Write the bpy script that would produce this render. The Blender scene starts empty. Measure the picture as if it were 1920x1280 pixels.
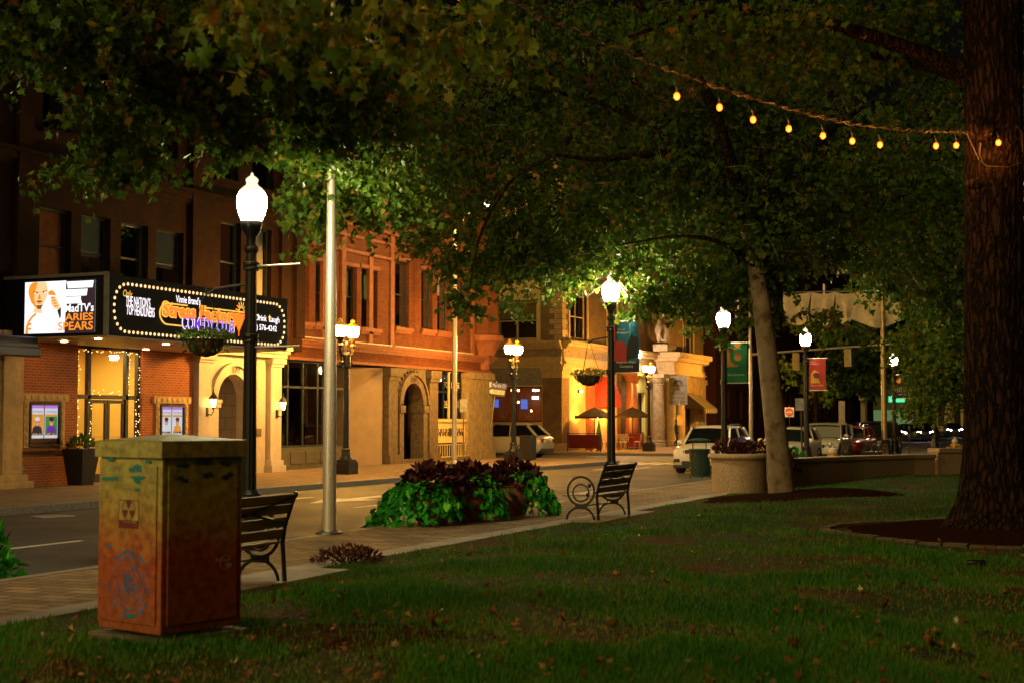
import bpy, bmesh, math, random
import numpy as np
from mathutils import Vector, Matrix
R = math.radians
random.seed(7); rng = np.random.default_rng(7)
scene = bpy.context.scene
COL = scene.collection

# ---------------------------------------------------------------- camera
FPX, YH, VPX, CZ = 2667.0, 787.0, 2130.0, 1.9
yaw = math.atan((VPX-960)/FPX); pitch = math.atan((YH-640)/FPX)
FWD = Vector((-math.sin(yaw)*math.cos(pitch), math.cos(yaw)*math.cos(pitch), math.sin(pitch)))
RGT = Vector((math.cos(yaw), math.sin(yaw), 0)); UP = RGT.cross(FWD)
EYE = Vector((0, 0, CZ))
cam = bpy.data.cameras.new('camera'); cam_o = bpy.data.objects.new('camera', cam); COL.objects.link(cam_o)
cm = Matrix((RGT, UP, -FWD)).transposed().to_4x4(); cm.translation = EYE
cam_o.matrix_world = cm
cam.lens = 50.0; cam.sensor_width = 36; cam.sensor_fit = 'HORIZONTAL'; cam.clip_end = 5000; cam.clip_start = .1
cam.dof.use_dof = True; cam.dof.focus_distance = 36; cam.dof.aperture_fstop = 2.8
scene.camera = cam_o

# ---------------------------------------------------------------- world, added warm fill light from the viewer's side, exposure
SUN_EL, SUN_ROT = R(1.5), R(180)
w = bpy.data.worlds.new('World'); scene.world = w; w.use_nodes = True
nt = w.node_tree; sky = nt.nodes.new('ShaderNodeTexSky'); sky.sky_type = 'NISHITA'; sky.sun_disc = False
sky.sun_elevation = SUN_EL; sky.sun_rotation = SUN_ROT; sky.dust_density = 9; sky.ozone_density = 0; sky.air_density = .8
nt.links.new(sky.outputs[0], nt.nodes['Background'].inputs[0]); nt.nodes['Background'].inputs[1].default_value = 0.0014
sl = bpy.data.lights.new('fill_sun', 'SUN'); sl.energy = 0.5; sl.angle = R(40); sl.color = (1, .7, .24)
so = bpy.data.objects.new('fill_sun', sl); COL.objects.link(so); so.rotation_euler = (R(68), 0, R(-9)); so.location = (0, 0, 40)
vs = scene.view_settings; vs.view_transform = 'Standard'; vs.look = 'None'; vs.exposure = 1.0; vs.gamma = 1
scene.cycles.use_denoising = True
scene.cycles.max_bounces = 6; scene.cycles.transparent_max_bounces = 12; scene.cycles.sample_clamp_indirect = 4
scene.cycles.caustics_reflective = False; scene.cycles.caustics_refractive = False

# ---------------------------------------------------------------- places: a point of the photograph put on a real plane
def ray(x, y): return FWD + RGT*((x-960)/FPX) + UP*((640-y)/FPX)
def G(x, y, z=0.): d = ray(x, y); return EYE + d*((z-CZ)/d.z)
def PX(x, y, X): d = ray(x, y); return EYE + d*(X/d.x)
def PY(x, y, Y): d = ray(x, y); return EYE + d*(Y/d.y)
def D(x, y, dep): return EYE + ray(x, y)*dep
def onX(px, X, z=.15): p = PX(px, YH, X); return Vector((X, p.y, z))

# ---------------------------------------------------------------- mesh helpers
class MB:
    def __init__(s, T=None): s.v = []; s.f = []; s.T = T or Matrix.Identity(4)
    def add(s, vs, fs):
        b = len(s.v); s.v += [s.T @ Vector(v) for v in vs]; s.f += [tuple(i+b for i in f) for f in fs]; return s
    def box(s, x0, x1, y0, y1, z0, z1):
        return s.add([(x, y, z) for x in (x0, x1) for y in (y0, y1) for z in (z0, z1)],
                     [(0, 1, 3, 2), (4, 6, 7, 5), (0, 4, 5, 1), (2, 3, 7, 6), (0, 2, 6, 4), (1, 5, 7, 3)])
    def quad(s, a, b, c, d): return s.add([a, b, c, d], [(0, 1, 2, 3)])
    def prism(s, poly, z0, z1):
        n = len(poly)
        return s.add([(p[0], p[1], z0) for p in poly]+[(p[0], p[1], z1) for p in poly],
                     [tuple(range(n-1, -1, -1)), tuple(range(n, 2*n))]+[(i, (i+1) % n, n+(i+1) % n, n+i) for i in range(n)])
    def lathe(s, prof, c=(0, 0, 0), n=20, flute=0.):
        vs = []; k = len(prof)
        for r, z in prof:
            for i in range(n):
                a = 2*math.pi*i/n; q = r*(1-flute*(i % 2)); vs.append((c[0]+q*math.cos(a), c[1]+q*math.sin(a), c[2]+z))
        fs = [(j*n+i, j*n+(i+1) % n, (j+1)*n+(i+1) % n, (j+1)*n+i) for j in range(k-1) for i in range(n)]
        fs += [tuple(range(n-1, -1, -1)), tuple((k-1)*n+i for i in range(n))]
        return s.add(vs, fs)
    def tube(s, pts, r, n=8, closed=False):
        pts = [Vector(p) for p in pts]; k = len(pts); vs = []
        rs = r if isinstance(r, (list, tuple)) else [r]*k
        ref = None
        for i, p in enumerate(pts):
            if closed: t = pts[(i+1) % k]-pts[i-1]
            else: t = pts[min(i+1, k-1)]-pts[max(i-1, 0)]
            t = t.normalized() if t.length > 1e-9 else Vector((0, 0, 1))
            if ref is None: ref = Vector((0, 0, 1)) if abs(t.z) < .9 else Vector((1, 0, 0))
            a = (ref - t*ref.dot(t)).normalized(); ref = a; b = t.cross(a)
            for j in range(n):
                g = 2*math.pi*j/n; vs.append(p+(a*math.cos(g)+b*math.sin(g))*rs[i])
        m = k if closed else k-1
        fs = [(i*n+j, i*n+(j+1) % n, ((i+1) % k)*n+(j+1) % n, ((i+1) % k)*n+j) for i in range(m) for j in range(n)]
        if not closed: fs += [tuple(range(n-1, -1, -1)), tuple((k-1)*n+j for j in range(n))]
        return s.add(vs, fs)
    def ball(s, c, r, n=12, m=8, sq=(1, 1, 1)):
        prof = [(max(1e-3, math.sin(math.pi*j/m)), -math.cos(math.pi*j/m)) for j in range(m+1)]
        vs = []; 
        for q, z in prof:
            for i in range(n):
                a = 2*math.pi*i/n; vs.append((c[0]+r*sq[0]*q*math.cos(a), c[1]+r*sq[1]*q*math.sin(a), c[2]+r*sq[2]*z))
        fs = [(j*n+i, j*n+(i+1) % n, (j+1)*n+(i+1) % n, (j+1)*n+i) for j in range(m) for i in range(n)]
        return s.add(vs, fs)
    def wall(s, u0, u1, v0, v1, holes, dep=.25):
        us = sorted({u0, u1, *[x for h in holes for x in h[:2] if u0 < x < u1]}); vv = sorted({v0, v1, *[x for h in holes for x in h[2:4] if v0 < x < v1]})
        for i in range(len(us)-1):
            for j in range(len(vv)-1):
                cu, cv = (us[i]+us[i+1])/2, (vv[j]+vv[j+1])/2
                if any(h[0] < cu < h[1] and h[2] < cv < h[3] for h in holes): continue
                s.quad((us[i], vv[j], 0), (us[i+1], vv[j], 0), (us[i+1], vv[j+1], 0), (us[i], vv[j+1], 0))
        for h in holes:
            a, b, c, d = h[:4]
            s.quad((a, c, 0), (a, d, 0), (a, d, -dep), (a, c, -dep)); s.quad((b, c, 0), (b, d, 0), (b, d, -dep), (b, c, -dep))
            s.quad((a, c, 0), (b, c, 0), (b, c, -dep), (a, c, -dep)); s.quad((a, d, 0), (b, d, 0), (b, d, -dep), (a, d, -dep))
        return s
    def arch(s, u0, u1, v0, v1, cu, cv, r, n0, n1, seg=20):
        """panel with a round-headed opening of radius r standing on v0"""
        ang = sorted({math.pi*i/seg for i in range(seg+1)} | {math.atan2(v1-cv, u1-cu), math.atan2(v1-cv, u0-cu)})
        inn = [(cu+r, v0)]+[(cu+r*math.cos(a), cv+r*math.sin(a)) for a in ang]+[(cu-r, v0)]
        out = [(u1, v0)]
        for a in ang:
            c, t = math.cos(a), math.sin(a); k = 1e9
            if c > 1e-6: k = min(k, (u1-cu)/c)
            if c < -1e-6: k = min(k, (u0-cu)/c)
            if t > 1e-6: k = min(k, (v1-cv)/t)
            out.append((cu+k*c, cv+k*t))
        out.append((u0, v0))
        for i in range(len(inn)-1):
            a, b, c, d = inn[i], out[i], out[i+1], inn[i+1]
            s.quad((*a, n1), (*b, n1), (*c, n1), (*d, n1)); s.quad((*a, n1), (*d, n1), (*d, n0), (*a, n0))
            s.quad((*b, n1), (*c, n1), (*c, n0), (*b, n0))
        return s
    def archring(s, cu, cv, r0, r1, n0, n1, seg=20, a0=0., a1=math.pi):
        P = [(a0+(a1-a0)*i/seg) for i in range(seg+1)]
        for i in range(seg):
            q = [(r, P[j]) for r, j in ((r0, i), (r1, i), (r1, i+1), (r0, i+1))]
            p = [(cu+r*math.cos(a), cv+r*math.sin(a)) for r, a in q]
            s.prism(p, n0, n1)
        return s
    def build(s, name, mat, parent=None, loc=None, smooth=None, bevel=0, W=False):
        vs = s.v
        if W and parent is not None:
            t = parent
            while t.parent: t = t.parent
            off = t.location; vs = [v-off for v in vs]
        if loc is not None: off = Vector(loc); vs = [v-off for v in vs]
        me = bpy.data.meshes.new(name); me.from_pydata([tuple(v) for v in vs], [], s.f)
        bm = bmesh.new(); bm.from_mesh(me)
        if bevel:
            bmesh.ops.remove_doubles(bm, verts=bm.verts, dist=1e-5)
            ed = [e for e in bm.edges if len(e.link_faces) == 2 and e.calc_face_angle(0) > .6]
            bmesh.ops.bevel(bm, geom=ed, offset=bevel, segments=2, affect='EDGES', profile=.6)
        bmesh.ops.recalc_face_normals(bm, faces=bm.faces)
        bm.to_mesh(me); bm.free()
        if smooth:
            me.polygons.foreach_set('use_smooth', [True]*len(me.polygons)); me.set_sharp_from_angle(angle=R(smooth))
        if isinstance(mat, (list, tuple)):
            for m in mat: me.materials.append(m)
        else: me.materials.append(mat)
        o = bpy.data.objects.new(name, me); COL.objects.link(o)
        if parent is not None: o.parent = parent
        if loc is not None: o.location = loc
        return o
def frame(o, u, v):
    u = Vector(u).normalized(); v = Vector(v).normalized(); n = u.cross(v)
    m = Matrix((u, v, n)).transposed().to_4x4(); m.translation = Vector(o); return m
def tag(o, label=None, cat=None, group=None, kind=None):
    if label: o['label'] = label
    if cat: o['category'] = cat
    if group: o['group'] = group
    if kind: o['kind'] = kind
    return o
def thing(name, label, cat, loc=(0, 0, 0), rz=0., group=None):
    o = bpy.data.objects.new(name, None); COL.objects.link(o); o.location = loc; o.rotation_euler = (0, 0, rz)
    o.empty_display_size = .2
    return tag(o, label, cat, group)
def copy_tree(o, parent=None):
    c = o.copy(); COL.objects.link(c); c.parent = parent
    for ch in [x for x in o.children]: copy_tree(ch, c)
    return c
def dup(o, loc, rz=None, label=None):
    c = copy_tree(o); c.location = loc
    if rz is not None: c.rotation_euler = (0, 0, rz)
    if label: c['label'] = label
    return c
def text(s, w, h, mat, parent, T, name='lettering', ext=.004, bold=0., W=False, shear=0., caps=None):
    """lettering fitted in a w x h box centred on the frame T"""
    cu = bpy.data.curves.new('t', 'FONT'); cu.body = s; cu.align_x = 'CENTER'; cu.offset = bold; cu.shear = shear; cu.resolution_u = 3
    o = bpy.data.objects.new('t', cu); COL.objects.link(o); bpy.context.view_layer.update()
    me = bpy.data.meshes.new_from_object(o.evaluated_get(bpy.context.evaluated_depsgraph_get()))
    bpy.data.objects.remove(o)
    a = np.empty(len(me.vertices)*3); me.vertices.foreach_get('co', a); a = a.reshape(-1, 3)
    lo, hi = a.min(0), a.max(0); sc = [w/(hi[0]-lo[0]), h/(hi[1]-lo[1])]
    mb = MB(T); mb.add([((p[0]-(lo[0]+hi[0])/2)*sc[0], (p[1]-(lo[1]+hi[1])/2)*sc[1], ext) for p in a], [tuple(p.vertices) for p in me.polygons])
    bpy.data.meshes.remove(me)
    return mb.build(name, mat, parent, W=W)

# ---------------------------------------------------------------- materials
def _n(m, t, **k):
    n = m.node_tree.nodes.new(t)
    for a, b in k.items(): setattr(n, a, b)
    return n
def newmat(name):
    m = bpy.data.materials.new(name); m.use_nodes = True; return m, m.node_tree.nodes['Principled BSDF'], m.node_tree.links
def c4(c): return (*[min(1, max(0, x)) for x in c[:3]], 1)
def mixc(m, fac, a, b, mode='MIX'):
    n = _n(m, 'ShaderNodeMix', data_type='RGBA', blend_type=mode)
    L = m.node_tree.links
    for sock, val in ((n.inputs['Factor'], fac), (n.inputs[6], a), (n.inputs[7], b)):
        if isinstance(val, (int, float)): sock.default_value = val
        elif isinstance(val, (tuple, list)): sock.default_value = c4(val)
        else: L.new(val, sock)
    return n.outputs[2]
def noise(m, sc, det=4, vec=None, rough=.6):
    n = _n(m, 'ShaderNodeTexNoise'); n.inputs['Scale'].default_value = sc; n.inputs['Detail'].default_value = det; n.inputs['Roughness'].default_value = rough
    if vec is None: vec = _n(m, 'ShaderNodeTexCoord').outputs['Object']
    m.node_tree.links.new(vec, n.inputs['Vector']); return n.outputs['Fac']
def ramp(m, fac, stops):
    n = _n(m, 'ShaderNodeValToRGB'); e = n.color_ramp.elements
    while len(e) < len(stops): e.new(.5)
    for k, (p, c) in enumerate(stops):
        e[k].position = p; e[k].color = c4(c) if not isinstance(c, (int, float)) else (c, c, c, 1)
    m.node_tree.links.new(fac, n.inputs[0]); return n.outputs[0]
def bump(m, b, h, st, dist=.02):
    n = _n(m, 'ShaderNodeBump'); n.inputs['Strength'].default_value = st; n.inputs['Distance'].default_value = dist
    m.node_tree.links.new(h, n.inputs['Height']); m.node_tree.links.new(n.outputs[0], b.inputs['Normal'])
def mat(name, c, rough=.6, metal=0., var=.25, sc=5., bmp=0., bsc=60., spec=None):
    m, b, L = newmat(name)
    f = ramp(m, noise(m, sc), [(.3, 0.), (.7, 1.)])
    L.new(mixc(m, f, [x*(1-var) for x in c], [x*(1+var) for x in c]), b.inputs['Base Color'])
    b.inputs['Roughness'].default_value = rough; b.inputs['Metallic'].default_value = metal
    rr = ramp(m, noise(m, sc*3), [(.2, max(0, rough-.1)), (.8, min(1, rough+.1))]); L.new(rr, b.inputs['Roughness'])
    if spec is not None: b.inputs['Specular IOR Level'].default_value = spec
    if bmp: bump(m, b, noise(m, bsc, 3), bmp)
    return m
def emit(name, c, st):
    m, b, L = newmat(name); b.inputs['Base Color'].default_value = c4([x*.5 for x in c]); b.inputs['Emission Color'].default_value = c4(c); b.inputs['Emission Strength'].default_value = st; b.inputs['Roughness'].default_value = .4
    return m
def glass(name, tint=(.9, .95, .92), gl=.08, rough=.02):
    m, b, L = newmat(name); tr = _n(m, 'ShaderNodeBsdfTransparent'); tr.inputs[0].default_value = c4(tint)
    g = _n(m, 'ShaderNodeBsdfGlossy'); g.inputs['Roughness'].default_value = rough
    fr = _n(m, 'ShaderNodeFresnel'); fr.inputs[0].default_value = 1.5
    mx = _n(m, 'ShaderNodeMixShader'); L.new(fr.outputs[0], mx.inputs[0]); L.new(tr.outputs[0], mx.inputs[1]); L.new(g.outputs[0], mx.inputs[2])
    L.new(mx.outputs[0], m.node_tree.nodes['Material Output'].inputs[0]); return m
def wallcoord(m, sc=1.):
    """coordinates in metres along a wall that faces X or Y"""
    L = m.node_tree.links; g = _n(m, 'ShaderNodeNewGeometry'); sp = _n(m, 'ShaderNodeSeparateXYZ'); L.new(g.outputs['Position'], sp.inputs[0])
    sn = _n(m, 'ShaderNodeSeparateXYZ'); L.new(g.outputs['True Normal'], sn.inputs[0])
    ab = _n(m, 'ShaderNodeMath', operation='ABSOLUTE'); L.new(sn.outputs[0], ab.inputs[0])
    gt = _n(m, 'ShaderNodeMath', operation='GREATER_THAN'); L.new(ab.outputs[0], gt.inputs[0]); gt.inputs[1].default_value = .6
    mx = _n(m, 'ShaderNodeMix', data_type='FLOAT'); L.new(gt.outputs[0], mx.inputs[0]); L.new(sp.outputs[0], mx.inputs[2]); L.new(sp.outputs[1], mx.inputs[3])
    cb = _n(m, 'ShaderNodeCombineXYZ'); L.new(mx.outputs[0], cb.inputs[0]); L.new(sp.outputs[2], cb.inputs[1]); return cb.outputs[0]
def brick(name, c1, c2, mortar, bw=.22, bh=.075, ms=.012, rough=.85, bmp=.5, flat=False, grime=.4, off=.5, gc=(.02, .018, .015)):
    m, b, L = newmat(name)
    if flat: g = _n(m, 'ShaderNodeNewGeometry'); vec = g.outputs['Position']
    else: vec = wallcoord(m)
    t = _n(m, 'ShaderNodeTexBrick'); L.new(vec, t.inputs['Vector']); t.inputs['Scale'].default_value = 1; t.offset = off
    t.inputs['Color1'].default_value = c4(c1); t.inputs['Color2'].default_value = c4(c2); t.inputs['Mortar'].default_value = c4(mortar)
    t.inputs['Mortar Size'].default_value = ms; t.inputs['Brick Width'].default_value = bw; t.inputs['Row Height'].default_value = bh; t.inputs['Bias'].default_value = -.1
    f = ramp(m, noise(m, 1.3, 6), [(.42, 0.), (.75, grime)])
    L.new(mixc(m, f, t.outputs['Color'], gc), b.inputs['Base Color']); b.inputs['Roughness'].default_value = rough; b.inputs['Specular IOR Level'].default_value = .12
    n2 = noise(m, 50, 3); a = _n(m, 'ShaderNodeMath', operation='MULTIPLY_ADD'); L.new(t.outputs['Fac'], a.inputs[0]); a.inputs[1].default_value = -1; L.new(n2, a.inputs[2])
    bump(m, b, a.outputs[0], bmp, .012)
    return m
# ---------------------------------------------------------------- material library
ASPH, _b, _L = newmat('asphalt')
_f = ramp(ASPH, noise(ASPH, .35, 5), [(.35, (.04, .038, .036)), (.65, (.085, .08, .074))])
_g = ramp(ASPH, noise(ASPH, 90, 2), [(.35, (.5, .5, .5)), (.7, (1.3, 1.3, 1.3))])
_L.new(mixc(ASPH, 1., _f, _g, 'MULTIPLY'), _b.inputs['Base Color'])
_L.new(ramp(ASPH, noise(ASPH, .5, 4), [(.35, .6), (.7, .8)]), _b.inputs['Roughness']); bump(ASPH, _b, noise(ASPH, 120, 2), .5, .01)
PAVE = brick('pavers', (.4, .27, .15), (.22, .14, .08), (.09, .06, .035), .42, .21, .014, .85, .6, flat=True, grime=.7, gc=(.09, .065, .045))
FARPAVE = brick('far_pavers', (.32, .24, .17), (.25, .18, .12), (.14, .1, .07), .3, .3, .01, .75, .3, flat=True, grime=.5, gc=(.1, .07, .05))
CONC = mat('concrete', (.33, .28, .22), .85, var=.25, sc=2, bmp=.3)
GRAN = mat('granite', (.27, .22, .17), .7, var=.35, sc=60, bmp=.3, bsc=150)
WALLST = mat('pink_granite', (.34, .225, .125), .75, var=.4, sc=30, bmp=.35, bsc=90)
KERB = mat('kerb_granite', (.26, .22, .18), .7, var=.3, sc=14, bmp=.25)
PAINTW = mat('road_paint', (.8, .74, .62), .65, var=.3, sc=12, bmp=.2)
BLACK = mat('black_metal', (.012, .012, .013), .38, var=.2, sc=9, bmp=.06)
DGREEN = mat('green_metal', (.018, .07, .045), .42, var=.2, sc=10, bmp=.05)
ALU = mat('brushed_aluminium', (.62, .55, .45), .42, .55, .12, 30)
STEEL = mat('galvanised_steel', (.33, .31, .27), .45, 1., .2, 12)
CHROME = mat('chrome', (.75, .75, .75), .12, 1., .02, 9)
DSTONE = mat('dark_stone', (.14, .1, .062), .85, var=.35, sc=6, bmp=.5, bsc=40)
TERRA = brick('terracotta_brick', (.22, .066, .028), (.15, .044, .019), (.12, .055, .03), grime=.55, gc=(.07, .03, .015))
TERRAD = mat('terracotta_trim', (.25, .085, .04), .75, var=.25, sc=5, bmp=.3, bsc=30)
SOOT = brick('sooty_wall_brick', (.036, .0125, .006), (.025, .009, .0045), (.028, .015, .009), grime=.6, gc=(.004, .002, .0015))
SOOTB = brick('sooty_brick', (.1, .045, .026), (.075, .034, .022), (.05, .03, .022), grime=.5)
REDB = brick('red_brick', (.46, .14, .05), (.36, .1, .04), (.5, .26, .13), grime=.2)
TANB = brick('tan_brick', (.36, .235, .1), (.27, .17, .075), (.2, .13, .07), grime=.3)
DKB = brick('dark_red_brick', (.1, .03, .02), (.07, .022, .016), (.04, .025, .02), grime=.4)
MARB = mat('pale_marble', (.5, .44, .38), .5, var=.12, sc=3, bmp=.12)
LIME = mat('limestone', (.55, .39, .17), .8, var=.2, sc=4, bmp=.3, bsc=40)
LIMED = mat('weathered_limestone', (.3, .22, .11), .85, var=.3, sc=4, bmp=.35, bsc=40)
CREAM = mat('cream_paint', (.72, .55, .22), .6, var=.1, sc=2)
YELW = mat('yellow_wall', (.72, .5, .12), .7, var=.05, sc=1)
OLIVE = mat('olive_panel', (.1, .085, .05), .6, var=.2, sc=4)
DARKIN = mat('dark_interior', (.02, .015, .012), .9, var=.4, sc=1.5)
PLY = mat('tan_panel', (.36, .25, .15), .8, var=.12, sc=2, bmp=.1)
FRAMEK = mat('dark_frame', (.015, .013, .011), .5, var=.2)
FRAMEG = mat('dark_green_frame', (.012, .022, .018), .5, var=.2)
FRAMEC = mat('cream_frame', (.5, .4, .2), .6, var=.12)
BLIND = mat('window_blind', (.26, .27, .2), .8, var=.15, sc=2)
BLINDW = mat('pale_blind', (.5, .46, .36), .8, var=.1, sc=2)
DGLASS = glass('dark_glass', (.35, .38, .36)); CGLASS = glass('clear_glass', (.92, .92, .9))
BARK = None
def barkmat(name, a, b_, sx, bm_=.9):
    m, b, L = newmat(name); tc = _n(m, 'ShaderNodeTexCoord'); mp = _n(m, 'ShaderNodeMapping'); mp.inputs['Scale'].default_value = (sx, sx, sx*.2)
    wob = noise(m, 2.5, 4); ad = _n(m, 'ShaderNodeVectorMath', operation='ADD'); sc_ = _n(m, 'ShaderNodeVectorMath', operation='SCALE'); cb = _n(m, 'ShaderNodeCombineXYZ'); L.new(wob, cb.inputs[0]); L.new(wob, cb.inputs[1]); L.new(cb.outputs[0], sc_.inputs[0]); sc_.inputs['Scale'].default_value = .25
    L.new(tc.outputs['Object'], ad.inputs[0]); L.new(sc_.outputs[0], ad.inputs[1]); L.new(ad.outputs[0], mp.inputs[0])
    v = _n(m, 'ShaderNodeTexVoronoi', feature='DISTANCE_TO_EDGE'); v.inputs['Scale'].default_value = 1; L.new(mp.outputs[0], v.inputs['Vector'])
    f = noise(m, 1.6, 6, mp.outputs[0], .75); ri = ramp(m, v.outputs['Distance'], [(.0, 0.), (.28, 1.)])
    mu = _n(m, 'ShaderNodeMath', operation='MULTIPLY'); L.new(ri, mu.inputs[0]); L.new(f, mu.inputs[1])
    L.new(ramp(m, mu.outputs[0], [(.12, a), (.6, b_)]), b.inputs['Base Color']); b.inputs['Roughness'].default_value = .95; b.inputs['Specular IOR Level'].default_value = .15; bump(m, b, mu.outputs[0], bm_, .07); return m
BARK = barkmat('furrowed_bark', (.005, .0024, .0013), (.06, .027, .012), 13, 1.)
PLANEB, _b, _L = newmat('flaking_bark')
_f = ramp(PLANEB, noise(PLANEB, 3.2, 6), [(.36, (.1, .065, .035)), (.47, (.22, .155, .085)), (.62, (.27, .2, .12))])
_L.new(_f, _b.inputs['Base Color']); _b.inputs['Roughness'].default_value = .85; bump(PLANEB, _b, noise(PLANEB, 9, 5), .6, .04)
MULCH, _b, _L = newmat('bark_mulch')
_L.new(ramp(MULCH, noise(MULCH, 35, 5), [(.35, (.015, .007, .004)), (.65, (.06, .025, .013))]), _b.inputs['Base Color']); _b.inputs['Roughness'].default_value = .95; _b.inputs['Specular IOR Level'].default_value = 0; bump(MULCH, _b, noise(MULCH, 40, 5), 1., .06)
LAWN, _b, _L = newmat('lawn_turf')
_f = ramp(LAWN, noise(LAWN, .55, 5), [(.4, (.13, .06, .024)), (.5, (.05, .09, .012)), (.68, (.03, .12, .012))])
_g = ramp(LAWN, noise(LAWN, 45, 3), [(.3, (.4, .4, .4)), (.7, (1.3, 1.3, 1.3))])
_L.new(mixc(LAWN, 1., _f, _g, 'MULTIPLY'), _b.inputs['Base Color']); _b.inputs['Roughness'].default_value = 1; _b.inputs['Specular IOR Level'].default_value = .1; bump(LAWN, _b, noise(LAWN, 60, 3), .8, .04)
def leafmat(name, stops, tr=.3, rough=.6):
    m, b, L = newmat(name); at = _n(m, 'ShaderNodeAttribute', attribute_name='tint'); c = ramp(m, at.outputs['Fac'], stops)
    L.new(c, b.inputs['Base Color']); b.inputs['Roughness'].default_value = rough; b.inputs['Specular IOR Level'].default_value = .18
    t = _n(m, 'ShaderNodeBsdfTranslucent'); L.new(c, t.inputs[0]); mx = _n(m, 'ShaderNodeMixShader'); mx.inputs[0].default_value = tr
    L.new(b.outputs[0], mx.inputs[1]); L.new(t.outputs[0], mx.inputs[2]); L.new(mx.outputs[0], m.node_tree.nodes['Material Output'].inputs[0]); return m
LEAF = leafmat('tree_leaf', [(0., (.035, .11, .01)), (.55, (.085, .16, .015)), (.82, (.17, .17, .02)), (1., (.28, .13, .025))])
LEAFB = leafmat('plane_leaf', [(0., (.028, .1, .01)), (.5, (.085, .155, .016)), (.85, (.165, .155, .022)), (1., (.24, .11, .028))])
VINE = leafmat('vine_leaf', [(0., (.008, .09, .008)), (.5, (.035, .36, .022)), (1., (.16, .58, .05))], .25)
COLEUS = leafmat('coleus_leaf', [(0., (.035, .01, .01)), (.7, (.09, .022, .016)), (1., (.2, .05, .03))], .15)
LITTER = leafmat('dead_leaf', [(0., (.13, .045, .018)), (.6, (.28, .11, .04)), (.85, (.42, .21, .07)), (1., (.6, .52, .3))], .1, .8)
GRASSM = leafmat('grass_blade', [(0., (.03, .14, .008)), (.6, (.075, .21, .012)), (1., (.26, .18, .04))], .2, .6)
# light-giving materials
GLOBE = emit('lamp_globe', (1., .84, .46), 185.)
GLOBECAP = emit('lamp_globe_top', (1., .84, .66), .55)
SODIUM = emit('sodium_globe', (1., .46, .07), 400.)
SODCAP = emit('sodium_cap', (1., .36, .03), .22)

# ---------------------------------------------------------------- ground, streets
XF, XN, XL = -20.7, -11.5, -8.9      # far kerb, near kerb, lawn edge
CY0, CY1 = 61.3, 72.0                # the side street
def sheet(name, x0, x1, y0, y1, z, m):
    o = MB().quad((x0, y0, z), (x1, y0, z), (x1, y1, z), (x0, y1, z)).build(name, m); return tag(o, kind='structure')
sheet('ground', -1500, 1500, -1500, 1500, -.06, mat('earth', (.06, .05, .04), .95))
sheet('road', XF, XN, -60, 420, 0, ASPH)
sheet('side_street', -90, XF, CY0, CY1, 0, ASPH)
sheet('cross_street', XN, 90, 76, 97, 0, ASPH)
def slab(name, polys, z, m, kz=-.02):
    mb = MB()
    for p in polys: mb.prism(p, kz, z)
    return tag(mb.build(name, m), kind='structure')
def corner(cx, cy, r, a0, a1, n=8): return [(cx+r*math.cos(a0+(a1-a0)*i/n), cy+r*math.sin(a0+(a1-a0)*i/n)) for i in range(n+1)]
k = .2
slab('far_sidewalk', [[(-40, -60), (XF-k, -60)]+corner(XF-3, CY0-3, 3-k, 0, math.pi/2)+[(-40, CY0-k)],
                      [(-60, CY1+k)]+corner(XF-4.5, CY1+4.5, 4.5-k, -math.pi/2, 0)+[(XF-k, 420), (-60, 420)]], .148, FARPAVE)
fk = MB()
def kerbline(mb, pts, w, z):
    for a, b in zip(pts[:-1], pts[1:]):
        a, b = Vector(a), Vector(b); d = (b-a).normalized(); n = Vector((-d.y, d.x))*w
        mb.prism([a, b, b+n, a+n], -.02, z)
kerbline(fk, [(XF, -60), (XF, CY0-3)], .2, .15); kerbline(fk, corner(XF-3, CY0-3, 3, 0, math.pi/2), .2, .15); kerbline(fk, [(XF-3, CY0), (-40, CY0)], .2, .15)
kerbline(fk, [(-60, CY1), (XF-4.5, CY1)], .2, .15); kerbline(fk, corner(XF-4.5, CY1+4.5, 4.5, -math.pi/2, 0), .2, .15); kerbline(fk, [(XF, CY1+4.5), (XF, 420)], .2, .15)
tag(fk.build('far_kerb', KERB), kind='structure')
slab('near_sidewalk', [[(XN+.18, -60), (XL, -60), (XL, 46), (60, 46), (60, 75.8), (XN+.18, 75.8)]], .148, PAVE)
slab('far_near_sidewalk', [[(XN+.18, 97.2), (60, 97.2), (60, 420), (XN+.18, 420)]], .148, PAVE)
nk = MB(); kerbline(nk, [(XN+.18, -60), (XN+.18, 76)], .18, .155); kerbline(nk, [(XN+.18, 97), (XN+.18, 420)], .18, .155); kerbline(nk, [(60, 76), (XN+.18, 76)], .18, .155)
tag(nk.build('near_kerb', KERB), kind='structure')
# concrete border along the lawn and the bench pads
eb = MB(); eb.box(XL-.38, XL, -60, 34.5, .1, .156)
for y0, y1 in ((11.2, 14.6), (22.9, 26.2)): eb.box(XL, XL+.55, y0, y1, .1, .158)
tag(eb.build('concrete_border', CONC), kind='structure')
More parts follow.
